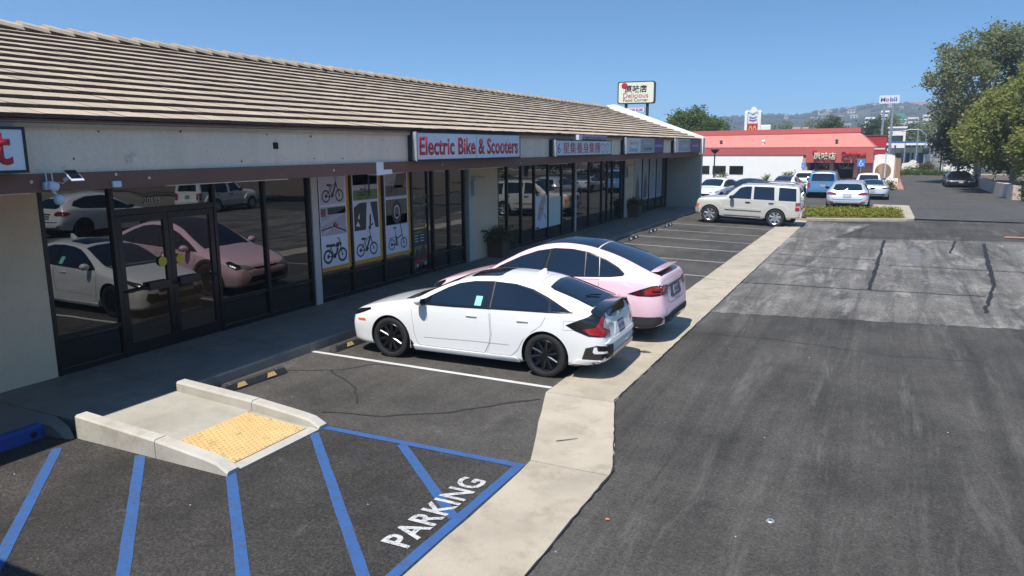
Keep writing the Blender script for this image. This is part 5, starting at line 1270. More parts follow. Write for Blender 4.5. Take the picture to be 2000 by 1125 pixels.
# ------------------------------------------------------------------ cars in their stalls
H = hatchback(); H.root.scale = (.985, .95, 1.0); H.root.location = (-7.77, 10.34, 0); H.root.rotation_euler = (0, 0, R(1.5))
tag(H.root, 'white hatchback with black wheels parked nearest the camera', 'car')
X = crossover(); X.root.location = (-7.78, 12.86, 0); X.root.scale = (.93, .97, 1.0)
tag(X.root, 'pale pink crossover with black glass roof behind the white hatchback', 'car')
B = boxy(); B.root.location = (-7.28, 33.56, .115); B.root.rotation_euler = (0, R(1.9), R(0))
tag(B.root, 'cream boxy SUV with bright wheels at the end of the stalls', 'car')
# ------------------------------------------------------------------ vegetation builder
def leaf_mat(name, cols, sc=1.2, transl=.3):
    m = bpy.data.materials.new(name); m.use_nodes = True; nt = m.node_tree; b = nt.nodes['Principled BSDF']; out = nt.nodes['Material Output']
    p = position(nt); f = mixc(nt, .5, noise(nt, p, sc, 4, .7), noise(nt, p, sc*9, 2, .6))
    n = len(cols); c = ramp(nt, f, [(.3 + .4*i/(n-1), cc) for i, cc in enumerate(cols)])
    nt.links.new(c, b.inputs['Base Color']); b.inputs['Roughness'].default_value = .55; b.inputs['Specular IOR Level'].default_value = .35
    t = _n(nt, 'ShaderNodeBsdfTranslucent'); nt.links.new(mixc(nt, .35, c, (.25, .32, .03)), t.inputs[0])
    mx = _n(nt, 'ShaderNodeMixShader'); mx.inputs[0].default_value = transl
    nt.links.new(b.outputs[0], mx.inputs[1]); nt.links.new(t.outputs[0], mx.inputs[2]); nt.links.new(mx.outputs[0], out.inputs[0])
    return m
M_LGREY = leaf_mat('grey_green_leaves', [(.09, .11, .045), (.20, .22, .10), (.37, .38, .21)], .8, .5)
M_LYEL = leaf_mat('yellow_green_leaves', [(.11, .13, .03), (.25, .26, .07), (.46, .43, .17)], 1.0, .48)
M_LDRK = leaf_mat('dark_green_leaves', [(.03, .045, .016), (.06, .085, .028), (.11, .13, .05)], 1.0, .4)
M_LMID = leaf_mat('mid_green_leaves', [(.05, .085, .02), (.09, .14, .03), (.15, .19, .05)], .9, .4)
M_LHEDGE = leaf_mat('golden_ground_cover', [(.10, .14, .015), (.20, .21, .02), (.34, .27, .03)], 3.5, .2)
M_LBRN = leaf_mat('bronze_leaves', [(.06, .055, .02), (.11, .085, .035), (.15, .11, .05)], 1.5)
M_BARK = pm('pale_bark', (.26, .23, .19), .9, .25, 3, .2, 30, bmp=.4, bs=25)
M_BARKD = pm('dark_bark', (.09, .07, .055), .9, .25, 3, .2, 30, bmp=.4, bs=25)
def leaves_mesh(name, centres, radii, n, size, m, seed=0, flat=.0, up=0.):
    """n leaf faces in clumps inside ellipsoids"""
    rg = np.random.default_rng(seed); C = np.array(centres, float); Rd = np.array(radii, float)
    if Rd.ndim == 1: Rd = np.stack([Rd]*3, 1)
    vol = Rd.prod(1); nc = max(8, n // 22)
    pick = rg.choice(len(C), nc, p=vol/vol.sum())
    d = rg.normal(size=(nc, 3)); d /= np.linalg.norm(d, axis=1)[:, None]
    rad = rg.uniform(.35, 1.0, nc) ** .45
    cc = C[pick] + d*Rd[pick]*rad[:, None]
    k = n // nc; P = np.repeat(cc, k, 0) + rg.normal(size=(nc*k, 3)) * (size*2.1) * np.array([1, 1, .7])
    N = len(P); a = rg.normal(size=(N, 3)); a[:, 2] = a[:, 2]*(.6) ; a /= np.linalg.norm(a, axis=1)[:, None]
    b = np.cross(a, rg.normal(size=(N, 3))); b /= np.linalg.norm(b, axis=1)[:, None]
    s = size * rg.uniform(.6, 1.3, N)[:, None]
    V = np.stack([P - a*s, P + b*s*.48, P + a*s, P - b*s*.48], 1).reshape(-1, 3)
    V[:, 2] = np.maximum(V[:, 2], .02)
    me = bpy.data.meshes.new(name); me.vertices.add(4*N); me.vertices.foreach_set('co', V.ravel())
    me.loops.add(4*N); me.loops.foreach_set('vertex_index', np.arange(4*N)); me.polygons.add(N)
    me.polygons.foreach_set('loop_start', np.arange(0, 4*N, 4)); me.polygons.foreach_set('loop_total', np.full(N, 4)); me.update(); me.materials.append(m)
    return me
def tree(name, loc, h, spread, label, leaf, n, size, trunk_h=.35, seed=0, bark=None, blobs=9, tr=.16, group=None, squash=.8, lean=0., fill=.36):
    rg = random.Random(seed); r = empty(name, loc); tag(r, label, 'tree', group)
    tb = MB(); th = h*trunk_h; top = Vector((lean, 0, h*.86))
    tb.tube([(0, 0, -.1), (lean*.2, 0, th*.5), (lean*.4, .02*h, th), (lean*.7, 0, h*.62), tuple(top)], [tr*1.25, tr, tr*.85, tr*.45, tr*.12], 9)
    C = []; Rr = []
    for i in range(blobs):
        a = 2*math.pi*i/blobs*1.618*2 + rg.uniform(-.4, .4); t = (i+.5)/blobs; z = th*1.02 + (h*.97 - th)*(.12 + .80*t)
        rr = spread*(math.sin(math.pi*(.20 + .72*t)))*rg.uniform(.55, .85); c = Vector((lean*t + math.cos(a)*rr, math.sin(a)*rr, z)); C.append(c)
        q = spread*fill*rg.uniform(.75, 1.25); Rr.append((q, q, q*squash))
        s = Vector((lean*.5, 0, th*.7 + (z - th)*.35)); mid = s.lerp(c, .5) + Vector((0, 0, .06*h))
        tb.tube([tuple(s), tuple(mid), tuple(c)], [tr*.45, tr*.28, tr*.08], 6)
    tb.build('trunk', bark or M_BARK, r, 60)
    link_mesh('crown', leaves_mesh('crown', C, Rr, n, size, leaf, seed), None, r)
    return r
def bush(name, loc, rx, ry, rz, label, leaf, n, size, seed=0, cat='bush', group=None):
    r = empty(name, loc); tag(r, label, cat, group)
    rg = random.Random(seed); C = [(rg.uniform(-.5, .5)*rx, rg.uniform(-.5, .5)*ry, rz*rg.uniform(.35, .6)) for _ in range(6)]
    link_mesh('foliage', leaves_mesh('foliage', C, [(rx*.6, ry*.6, rz*.5)]*6, n, size, leaf, seed), None, r)
    MB().tube([(0, 0, -.05), (0, 0, rz*.5)], [.05, .03], 6).build('stem', M_BARKD, r); return r

# ------------------------------------------------------------------ far row of cars
RS = round_suv(); CP = coupe(); COUNT = {}
def put(src, paint_from, paint, x, y, rz, sc, label, first=False, z=0.):
    o = src if first else copy_tree(src, None, {paint_from: paint})
    o.location = (x, y, z); o.rotation_euler = (0, 0, R(rz)); o.scale = sc if isinstance(sc, tuple) else (sc,)*3
    tag(o, label, 'car'); return o
AWAY, TOWARD = -90, 90
def at_rear(L, y, sc): return y + L*sc      # nose position of a car whose tail stands at y, pointing away
put(RS.root, 'silver_paint', None, -1.66, 46.6, AWAY, (.94, 1.08, .93), 'silver SUV seen from behind beside the planted island', True)
put(CP.root, 'silver_paint', None, -.62, 55.0, AWAY, (.95, 1.0, .97), 'low silver coupe seen from behind, right of the silver SUV', True)
put(B.root, 'cream_paint', M_BLUE, -3.46, 55.2, AWAY, (.98, 1.08, 1.0), 'blue boxy SUV seen from behind between white cars')
put(X.root, 'pink_paint', M_WHITE, -5.75, 57.4, AWAY - 6, (.85, .92, .80), 'white crossover seen from behind left of the blue SUV')
put(RS.root, 'silver_paint', M_WHITE, -5.2, 62.6, AWAY, (.95, 1.0, .94), 'white SUV partly hidden behind the blue SUV')
put(B.root, 'cream_paint', M_WHITE, -1.0, 63.0, AWAY, (.98, 1.0, .80), 'white SUV showing its rear window above the silver coupe')
put(X.root, 'pink_paint', M_SLATE, -8.3, 46.6, TOWARD - 18, (.85, .95, .80), 'dark slate car facing the camera behind the cream SUV')
put(RS.root, 'silver_paint', M_WHITE, -9.75, 45.4, TOWARD - 12, (.9, .95, .86), 'white car half hidden by the end of the shop building')
put(CP.root, 'silver_paint', M_BLACKP, 5.35, 67.9, TOWARD, (1.0, 1.08, 1.0), 'black car parked by the low wall under the trees')
# two cars across the driveway, seen as reflections in the shop glass
put(RS.root, 'silver_paint', M_WHITE, 7.4, 21.6, AWAY - 4, 1.0, 'white SUV seen only as a reflection in the glass at far left')
put(B.root, 'cream_paint', M_WHITE, 12.4, 32.0, AWAY - 4, 1.0, 'white boxy car seen only as a reflection beside the shop door')

# ------------------------------------------------------------------ planted island
M_SOIL = pm('brown_soil', (.10, .075, .05), .95, .3, 3)
isl = [(-3.9, 36.15), (-2.4, 36.05), (1.0, 37.25), (1.32, 37.6), (1.36, 38.6), (1.30, 46.0), (-.45, 46.3), (-.45, 41.6), (-4.4, 41.2)]
io = MB().prism(isl, 'z', -.02, .10).build('island_kerb', M_GUT); io['kind'] = 'structure'
MB().prism([(-3.6, 36.55), (-2.4, 36.5), (.75, 37.6), (.98, 38.0), (.7, 41.0), (-4.0, 40.8)], 'z', .1, .118).build('planting_bed', M_SOIL, io)
ibox((-.3, 41.4, .1), (1.1, 45.8, .125)).build('concrete_pad', M_GUT, io)
cen = [(-3.4 + .35*i, 36.95 + .33*i*.35*.9 + .62*j, .19) for i in range(12) for j in range(6)]
gc = link_mesh('ground_cover', leaves_mesh('ground_cover', cen, [(.36, .40, .075)]*len(cen), 20000, .045, M_LHEDGE, 5)); tag(gc, 'golden green ground cover plants in the kerbed island', 'plants', kind='stuff')
for (x, y) in ((-4.9, 47.5), (-2.55, 43.2), (.35, 49.8)): ribbon('stall_line', [(x, y), (x+.0, y+3.5)], .11, .010, M_PWHITE)

# ------------------------------------------------------------------ red-roofed restaurant
M_RWALL = pm('white_restaurant_wall', (.80, .78, .74), .85, .04, 1)
M_RRED = pm('salmon_red_metal', (.44, .10, .088), .5, .08, .6, stretch=(.2, 1, 1)); M_RSLOPE = pm('salmon_metal_roof', (.52, .19, .155), .5, .08, .8)
M_RPINK = pm('pinkish_stucco', (.42, .31, .28), .85, .08, 2); M_RGLASS = glass_mat('restaurant_glass', (.010, .009, .008), 1.6, .05)
M_BRICKP = pm('red_paving', (.34, .19, .14), .9, .15, 3, .15, 20)
rs = empty('restaurant', (-8, 70, 0)); tag(rs, 'low white restaurant with salmon red metal roof beyond the parked cars', 'building')
def rb(mb, name, m, par=None, sm=None): mb.v = [(x+8, y-70, z) for x, y, z in mb.v]; return mb.build(name, m, par or rs, sm)
rb(ibox((-24, 70, 0), (-6.45, 86, 2.56)), 'wall', M_RWALL)
rb(ibox((-6.44, 70.3, 0), (-1.05, 86, 2.55)), 'entry_wall', M_RPINK)
rb(ibox((-6.44, 69.5, 0), (-6.02, 70.29, 2.3)), 'pilaster', M_RPINK)
for a, b in ((-15.7, -14.42), (-14.14, -12.96), (-12.64, -11.43)):
    w = rb(ibox((a, 69.965, .84), (b, 69.985, 1.58)), 'window', M_RGLASS)
for a, b, z0 in ((-5.85, -4.35, .55), (-3.95, -2.45, .55)):
    w = rb(ibox((a, 70.26, z0), (b, 70.29, 1.95)), 'entry_window', M_RGLASS)
    for k in range(1, 4): rb(ibox((a + (b-a)*k/4 - .02, 70.24, 1.6), (a + (b-a)*k/4 + .02, 70.255, 1.94)), 'valance_strip', M_RPINK)
for a, b in ((-6.0, -5.9), (-4.3, -4.0), (-2.4, -2.1)): rb(ibox((a, 70.0, 0), (b, 70.28, 1.9)), 'column', M_RPINK)
rb(ibox((-2.05, 71.5, .15), (-1.1, 71.55, 1.8)), 'door', M_RGLASS)
# roof: vertical band, seamed slope, upper band
rb(ibox((-24.2, 69.93, 2.545), (-6.2, 70.2, 3.20)), 'roof_band', M_RRED)
rb(ibox((-6.18, 69.3, 1.90), (-.96, 70.0, 3.20)), 'entry_band', M_RRED)
rb(MB().add([(-24.2, 69.9, 3.203), (-.90, 69.9, 3.203), (-2.2, 72.4, 4.42), (-24.2, 72.4, 4.22), (-.9, 86, 3.203), (-2.2, 83, 4.42), (-24.2, 86, 3.2)], [(0,1,2,3), (1,4,5,2), (0,6,4,1)][:2] + [(0,3,6)]), 'roof_slope', M_RSLOPE)
rb(MB().add([(-6.2, 69.28, 3.206), (-.92, 69.28, 3.206), (-.92, 69.95, 3.24), (-6.2, 69.95, 3.24)], [(0,1,2,3)]), 'entry_roof', M_RSLOPE)
seam = MB().box((-.014, 0, .0), (.014, 3.1, .03)).mesh('roof_seam', M_RSLOPE)
for k in range(46):
    x = -20 + .41*k; o = link_mesh('roof_seam', seam, None, rs, (x+8, 69.9-70, 3.206)); zr = (4.22 + (x+24.2)/22*.2 - 3.203)/2.85; o.rotation_euler = (math.atan(zr), 0, 0)
    if x > -2.2: o.scale = (1, max(.1, (-.9-x)/1.3), 1)
sb = MB().box((-.01, 0, 0), (.01, .012, .62)).mesh('band_seam', M_RRED)
for k in range(38): link_mesh('band_seam', sb, None, rs, (-20 + .40*k + 8, 69.918-70, 2.56))
rb(MB().add([(-24.2, 72.3, 4.20), (-2.15, 72.3, 4.44), (-2.15, 72.3, 4.84), (-24.2, 72.3, 4.66), (-24.2, 83, 4.20), (-2.15, 83, 4.44), (-2.15, 83, 4.84), (-24.2, 83, 4.66)], [(0,1,2,3), (1,5,6,2), (5,4,7,6), (4,0,3,7), (3,2,6,7)]), 'upper_band', M_RRED)
for x, y in ((-13.6, 70.6), (-9.9, 70.5), (-3.9, 70.5)):
    v = rb(MB().lathe([(.09, 0), (.09, .28), (.16, .28), (.14, .36), (0, .42)], 12, Matrix.Translation((x, y, 3.45))), 'roof_vent', M_RIMG if x != -9.9 else M_RWALL, sm=40)
for k, x in enumerate((-7.6, -7.0)): rb(ibox((x-.4, 75+k, 4.7), (x+.3, 76+k, 5.05)), 'rooftop_unit', M_RPINK)
M_RLET = lettering('cream_letters', (.62, .60, .44)); M_RLR = lettering('bright_red_letters', (.46, .01, .03)); M_RLD = lettering('dark_grey_letters', (.10, .09, .09))
sg = empty('restaurant_sign', (-4.0, 69.24, 2.05)); tag(sg, 'cream Chinese characters and red Delicious lettering on the restaurant front', 'sign')
letters('原味店', 1.75, .62, M_RLET, (-.68, 0, .40), '-y', sg, 'lettering', .12, .02); letters('Delicious', 1.85, .40, M_RLR, (1.55, 0, .62), '-y', sg, 'lettering', .08, .03); letters('Food Corner', 1.85, .26, M_RLD, (1.55, 0, .22), '-y', sg, 'lettering', .08, .02)
MB().lathe([(0, .05), (.14, .04), (.18, 0)], 16, Matrix.Translation((-1.5, -.03, .78)) @ Matrix.Rotation(R(90), 4, 'X')).build('red_mark', M_RLR, sg)
# white gateway wall with the round opening
gw = empty('gateway_wall', (-.16, 70, 0)); tag(gw, 'white garden wall with a round opening beside the restaurant', 'wall')
n = 28; out = []; inn = []; ro_ = .66; cz = 1.20
for k in range(n):
    a = 2*math.pi*k/n + math.pi/n; ca, sa = math.cos(a), math.sin(a); t = min(.80/abs(ca) if abs(ca) > 1e-6 else 9, ((2.58-cz) if sa > 0 else cz)/abs(sa) if abs(sa) > 1e-6 else 9)
    out.append((ca*t, cz + sa*t)); inn.append((ca*ro_*.92, cz + sa*ro_))
m = MB(); b = 0
V = [(u, -.15, v) for u, v in out] + [(u, -.15, v) for u, v in inn] + [(u, .15, v) for u, v in inn] + [(u, .15, v) for u, v in out]
F = []
for k in range(n):
    j = (k+1) % n; F += [(k, j, j+n, k+n), (k+n, j+n, j+2*n, k+2*n), (k+2*n, j+2*n, j+3*n, k+3*n), (k+3*n, j+3*n, j, k)]
m.add(V, F).build('wall', M_RWALL, gw)
ibox((.80, -.5, 0), (1.15, .3, .62)).build('low_wall', M_RWALL, gw)
MB().box((-4, 63.2, 0), (1.35, 86, .12)).build('restaurant_path', M_BRICKP)['kind'] = 'structure'
gf = empty('garden_screen', (-.1, 76, 0)); tag(gf, 'brown garden screen seen through the round opening', 'fence')
for k in range(7): ibox((-1.2 + .36*k, 0, .1), (-1.2 + .36*k + .34, .06, 2.2 + .05*(k % 2))).build('board', pm('weathered_board_%d' % (k % 3), [(.30, .20, .13), (.22, .16, .10), (.36, .30, .22)][k % 3], .85, .15, 3), gf)
# poles and signs in front
M_POLEB = pm('dark_pole', (.02, .02, .022), .5); M_POLEG = pm('galvanised_pole', (.34, .37, .39), .45, .1, metal=.5); M_POLEBL = pm('pale_blue_pole', (.42, .58, .66), .5)
def pole(name, pts, r, m, label, cat='pole', n=8, r2=None): o = MB().tube(pts, r, n, r2).build(name, m, None, 50); tag(o, label, cat); return o
lp = empty('lamp_post', (-12.0, 60, 0)); tag(lp, 'dark lamp post with flat top in front of the white restaurant wall', 'lamp post')
MB().tube([(0, 0, 0), (0, 0, 2.78)], [.07, .045], 8).build('post', M_POLEB, lp); MB().lathe([(0, 2.8), (.10, 2.78), (.34, 3.02), (.36, 3.08), (0, 3.1)], 16).build('lantern', M_POLEB, lp, 40)
def acc_sign(x, y, z, w, h, label):
    s = empty('accessible_parking_sign', (x, y, 0)); tag(s, label, 'sign')
    MB().tube([(0, .03, 0), (0, .03, z+h/2)], .028, 8).build('post', M_POLEG, s)
    rbox((-w/2, -.01, z-h/2), (w/2, .012, z+h/2), .008).build('plate', pm('blue_sign_plate', (.05, .20, .55), .4, .04) if 'blue_sign_plate' not in MATS else MATS['blue_sign_plate'], s)
    MB().lathe([(0, .002), (w*.10, .002), (w*.11, 0)], 12, Matrix.Translation((-w*.04, -.012, z+h*.26)) @ Matrix.Rotation(R(90), 4, 'X')).build('figure_head', M_SWHI, s)
    f = MB(); t = w*.09
    for p, q in zip([(-.04, .15), (-.02, -.02), (.18, -.03), (.26, -.22)], [(-.02, -.02), (.18, -.03), (.26, -.22), (.34, -.2)]):
        p, q = Vector(p)*w*1.1, Vector(q)*w*1.1; d = (q-p).normalized(); e = Vector((-d.y, d.x))*t/2; f.add([(u.x, -.0135, z+u.y) for u in (p-e, q-e, q+e, p+e)], [(0,1,2,3)])
    for k in range(14):
        a0, a1 = R(100+17*k), R(117+17*k); r0, r1 = w*.22, w*.30; f.add([(r*math.cos(a)+w*.02, -.0135, z-h*.12+r*math.sin(a)) for r, a in ((r0, a0), (r1, a0), (r1, a1), (r0, a1))], [(0,1,2,3)])
    f.build('figure', M_SWHI, s); return s
acc_sign(-5.76, 63, 1.80, .27, .44, 'small blue accessible parking sign before the plain white restaurant wall')
acc_sign(-1.68, 63, 2.02, .52, .56, 'blue accessible parking sign in front of the restaurant entry')
pole('thin_pole', [(.02, 63, 0), (-.04, 63, 2.75)], .04, M_POLEBL, 'thin pale blue pole in front of the round opening')
# palms and shrubs along the white wall
def fan_plant(loc, h, n, label, seed=0):
    r = empty('palm_plant', loc); tag(r, label, 'plant'); rg = random.Random(seed); m = MB()
    for k in range(n):
        a = 2*math.pi*k/n + rg.uniform(-.2, .2); el = rg.uniform(.3, 1.3); L_ = h*rg.uniform(.7, 1.1); prev = Vector((0, 0, h*.2)); w = .05
        for j in range(4):
            t = (j+1)/4; p = Vector((math.cos(a)*math.cos(el)*L_*t, math.sin(a)*math.cos(el)*L_*t, h*.2 + math.sin(el)*L_*t - .35*L_*t*t)); q = Vector((-math.sin(a), math.cos(a), 0))*w
            q2 = q*(1.6 - t*1.4) if t < 1 else q*.1; m.add([prev-q, prev+q, p+q2, p-q2], [(0,1,2,3)]); prev = p; q = q2
    m.build('fronds', M_LMID, r); MB().tube([(0, 0, 0), (0, 0, h*.3)], [.08, .06], 7).build('stem', M_BARKD, r); return r
fan_plant((-9.1, 67.5, 0), 1.25, 30, 'spiky green palm plant against the white restaurant wall')
bush('small_tree', (-7.3, 68.0, 0), .5, .5, 1.15, 'small round shrub right of the palm plant', M_LMID, 600, .09, 3)
bush('small_tree', (-13.0, 67.0, 0), .5, .5, 1.0, 'small round shrub by the restaurant lamp post', M_LMID, 600, .09, 4)
bush('potted_shrub', (.25, 62.6, 0), .55, .5, .75, 'small yellow green shrub beside the red path', M_LYEL, 700, .08, 6)

# ------------------------------------------------------------------ tall signs
M_CREAMS = pm('cream_sign_face', (.74, .71, .56), .4, .03, 2); M_DGREEN = pm('dark_green_frame', (.012, .03, .032), .5, .1)
def rrect(w, h, r, n=5):
    o = []
    for cx, cy, a0 in ((w/2-r, h/2-r, 0), (-w/2+r, h/2-r, 90), (-w/2+r, -h/2+r, 180), (w/2-r, -h/2+r, 270)):
        o += [(cx + r*math.cos(R(a0+90*k/n)), cy + r*math.sin(R(a0+90*k/n))) for k in range(n+1)]
    return o
fs = empty('pole_sign', (-15.99, 52, 0), R(5)); tag(fs, 'tall cream Delicious Food Corner sign on two dark posts above the roof', 'sign')
MB().prism([(u, v+7.03) for u, v in rrect(2.62, 1.52, .16)], 'y', -.02, .36).build('sign_box', M_DGREEN, fs); MB().prism([(u, v+7.03) for u, v in rrect(2.46, 1.38, .12)], 'y', -.035, -.022).build('sign_face', M_CREAMS, fs)
for x in (-.72, .78): ibox((x-.09, .08, 0), (x+.09, .26, 6.28)).build('post', M_DGREEN, fs)
letters('原味店', 1.55, .52, M_SBK, (-.02, -.036, 7.28), '-y', fs, 'lettering', .01, .02); letters('Delicious', 1.75, .33, M_RLR, (-.02, -.036, 6.84), '-y', fs, 'lettering', .01, 0); letters('Food Corner', 1.75, .22, M_SBK, (-.02, -.036, 6.53), '-y', fs, 'lettering', .01, 0)
MB().lathe([(0, .02), (.17, .016), (.22, 0)], 18, Matrix.Translation((-.82, -.036, 7.50)) @ Matrix.Rotation(R(90), 4, 'X')).build('red_mark', M_RLR, fs)
ibox((-.60, -.02, 5.72), (.62, .2, 6.0)).build('small_panel', M_SWHI, fs); letters('DIM SUM', .95, .17, lettering('magenta_letters', (.42, .06, .20)), (0, -.022, 5.86), '-y', fs, 'lettering', .01, .02)
ms = empty('fuel_sign', (-.22, 110, 0)); tag(ms, 'white Mobil fuel sign on two tall grey poles', 'sign')
MB().prism([(u, v+9.13) for u, v in rrect(2.36, 1.04, .12)], 'y', -.1, .25).build('sign_box', M_SWHI, ms)
M_MBL = lettering('blue_letters', (.02, .10, .42)); M_MRD = lettering('red_letter_o', (.55, .02, .04))
for t, x, w_, mm, hh, zz in (('M', -.72, .52, M_MBL, .50, 9.13), ('o', -.22, .36, M_MRD, .38, 9.07), ('bil', .48, .78, M_MBL, .54, 9.15)): letters(t, w_, hh, mm, (x, -.11, zz), '-y', ms, 'lettering', .01, .02)
for x in (-.52, .50): MB().tube([(x, .08, 0), (x, .08, 8.65)], [.17, .14], 10).build('pole', M_POLEG, ms, 50)
cs = empty('fuel_tower_sign', (-16.9, 110, 0)); tag(cs, 'white tower sign with blue and red chevrons above a red panel with yellow arches', 'sign')
for x in (-.98, .82): rbox((x-.19, -.3, 0), (x+.19, .3, 8.0), .03).build('tower_post', M_RAKE, cs)
MB().prism([(-1.25, 7.95), (-.95, 8.25), (-.45, 8.2), (-.25, 8.6), (0, 8.68), (.22, 8.6), (.42, 8.2), (.9, 8.25), (1.05, 7.95), (.4, 8.0), (-.1, 7.75), (-.55, 8.0)], 'y', -.25, .25).build('crown_ornament', M_RAKE, cs)
ibox((-.76, -.12, 6.42), (.60, .12, 7.72)).build('sign_panel', M_SWHI, cs)
for z, mm in ((7.02, lettering('chevron_blue', (.03, .24, .46))), (6.66, lettering('chevron_red', (.45, .02, .08)))): MB().prism([(-.58, z+.16), (-.08, z), (.42, z+.16), (.42, z+.36), (-.08, z+.20), (-.58, z+.36)], 'y', -.14, -.122).build('chevron', mm, cs)
ibox((-.78, -.13, 4.6), (.62, .12, 6.34)).build('red_panel', lettering('bright_red_panel', (.42, .02, .02)), cs)
ar = MB(); M_ARCH = lettering('yellow_arch', (.75, .42, .06))
for cx in (-.36, .20):
    for k in range(12):
        a0, a1 = math.pi*k/12, math.pi*(k+1)/12
        P = lambda a, w, hgt: (cx + w*math.cos(a), -.145, 4.6 + hgt*math.sin(a)); ar.add([P(a0, .20, 1.3), P(a0, .31, 1.55), P(a1, .31, 1.55), P(a1, .20, 1.3)], [(0,1,2,3)])
ar.build('arches', M_ARCH, cs); rbox((.99, -.2, 4.9), (2.35, .2, 6.2), .12).build('side_panel', M_RAKE, cs)

# ------------------------------------------------------------------ street beyond
road = MB().quad((-200, 101, -.012), (200, 101, -.012), (200, 135, -.012), (-200, 135, -.012)).build('road', M_ASPHF); road['kind'] = 'structure'
MB().box((-60, 99.5, -.05), (1.2, 101.2, .12)).build('far_pavement', M_GUT)['kind'] = 'structure'; MB().box((6.2, 97, -.05), (60, 99, .12)).build('far_pavement', M_GUT)['kind'] = 'structure'
rb2 = empty('red_building', (-2.2, 90, 0)); tag(rb2, 'bright red flat-roofed building behind the restaurant', 'building'); ibox((-7, 0, 0), (2.1, 9, 4.3)).build('wall', pm('bright_red_wall', (.40, .022, .03), .6, .06), rb2); ibox((-7.05, -.06, 4.3), (2.15, 9.05, 4.42)).build('roof_edge', pm('dark_red_coping', (.28, .02, .025), .6), rb2); ibox((.2, -.05, 2.9), (2.0, -.01, 3.05)).build('white_strip', M_SWHI, rb2)
gs = empty('fuel_station', (3.4, 142, 0)); tag(gs, 'white fuel station canopy with a blue stripe across the street', 'building')
ibox((-3.6, -3, 3.35), (3.4, 6, 3.95)).build('canopy', M_RAKE, gs); ibox((-3.62, -3.04, 3.75), (3.42, -2.98, 3.98)).build('blue_stripe', lettering('station_blue', (.02, .10, .40)), gs)
for x in (-2.2, .2, 2.4): MB().tube([(x, 1, 0), (x, 1, 3.35)], .14, 8).build('canopy_column', M_POLEG, gs)
ibox((-3.0, 3.5, 0), (3.2, 9, 2.9)).build('kiosk_wall', M_RAKE, gs)
for x in (-2.2, -.4, 1.4): ibox((x, 3.46, .4), (x+1.1, 3.5, 2.1)).build('kiosk_window', M_RGLASS, gs)
ibox((-1.15, 3.44, .1), (-.5, 3.5, 2.3)).build('kiosk_door', M_RPINK, gs)
for x in (-1.0, 1.2): rbox((x-.3, .4, 0), (x+.3, 1.0, 1.7), .04).build('fuel_pump', lettering('pump_blue_%d' % int(x*10), (.03, .09, .30)), gs)
wh = empty('white_house', (1.6, 165, 0)); tag(wh, 'white building with grey shutter above the fuel station', 'building')
ibox((-1.6, 0, 0), (1.4, 6, 6.6)).build('wall', M_RAKE, wh); ibox((-1.2, -.06, 3.6), (1.0, -.01, 5.2)).build('window', M_RGLASS, wh); ibox((-1.8, -.3, 6.6), (1.6, 6.2, 6.9)).build('roof', M_RAKE, wh)
for x, y, h, m_, lab in ((5.1, 104, 5.2, M_POLEG, 'tall grey street pole left of the trees'), (3.7, 120, 5.4, M_POLEG, 'grey street light mast beyond the fuel sign'), (2.2, 118, 3.6, M_POLEG, 'short grey pole in front of the fuel station'), (5.55, 98, 2.6, M_POLEB, 'dark thin pole beside the clipped bush')):
    pole('street_pole', [(x, y, 0), (x, y, h)], .10, m_, lab, r2=.07)
tl = empty('traffic_light', (5.9, 100, 0)); tag(tl, 'yellow cased pedestrian signal on a thin pole near the trees', 'traffic light')
MB().tube([(0, 0, 0), (0, 0, 3.4)], .06, 8).build('pole', M_POLEG, tl); rbox((-.18, -.15, 2.5), (.18, .15, 3.1), .03).build('signal_head', pm('signal_yellow', (.60, .30, .03), .5), tl)
t2 = empty('traffic_light', (4.35, 108, 0)); tag(t2, 'black traffic signal head on a pole before the fuel station', 'traffic light')
MB().tube([(0, 0, 0), (0, 0, 3.3)], .07, 8).build('pole', M_POLEG, t2); MB().lathe([(0, 2.2), (.34, 2.25), (.42, 2.6), (.34, 2.95), (0, 3.0)], 14).build('signal_head', M_POLEB, t2, 40)
sl = empty('street_light', (2.9, 125, 0)); tag(sl, 'curved grey street light arm over the fuel station', 'street light'); MB().tube([(2, 0, 0), (2, 0, 4.8), (1.2, 0, 5.5), (0, 0, 5.6), (-1.2, 0, 5.3)], .07, 8).build('arm', M_POLEG, sl, 60)
bs = empty('blue_street_sign', (6.7, 93, 0)); tag(bs, 'small blue sign on a post near the black car', 'sign'); MB().tube([(0, .03, 0), (0, .03, 1.9)], .03, 8).build('post', M_POLEG, bs); rbox((-.3, -.01, 1.2), (.3, .02, 1.85), .01).build('plate', MATS['blue_sign_plate'], bs)
wsn = empty('monument_sign', (2.5, 97, 0)); tag(wsn, 'low white curved monument sign on the far verge', 'sign'); MB().prism([(-.85, 0), (.9, 0), (.9, 1.2), (.5, 1.65), (.1, 1.7), (-.2, 1.4), (-.85, 1.3)], 'y', -.15, .15).build('slab', M_RAKE, wsn)
bush('clipped_bush', (3.75, 95, 0), 1.15, 1.0, 1.5, 'round bronze clipped bush on the far verge', M_LBRN, 1500, .10, 9)
bush('clipped_bush', (2.35, 94, 0), .95, .8, .85, 'low green bush left of the bronze bush', M_LMID, 1100, .10, 10)
vg = [(1.7, 92.6), (6.6, 92.6), (6.9, 96), (1.8, 98)]; vo = MB().prism(vg, 'z', -.02, .12).build('verge', pm('brown_mulch', (.26, .16, .09), .95, .2, 2)); vo['kind'] = 'structure'
hg = link_mesh('hedge_strip', leaves_mesh('hedge_strip', [(1.9 + .4*i, 93.1, .32) for i in range(12)], [(.45, .4, .26)]*12, 2600, .10, M_LMID, 31)); tag(hg, 'low clipped green hedge along the far verge', 'hedge')
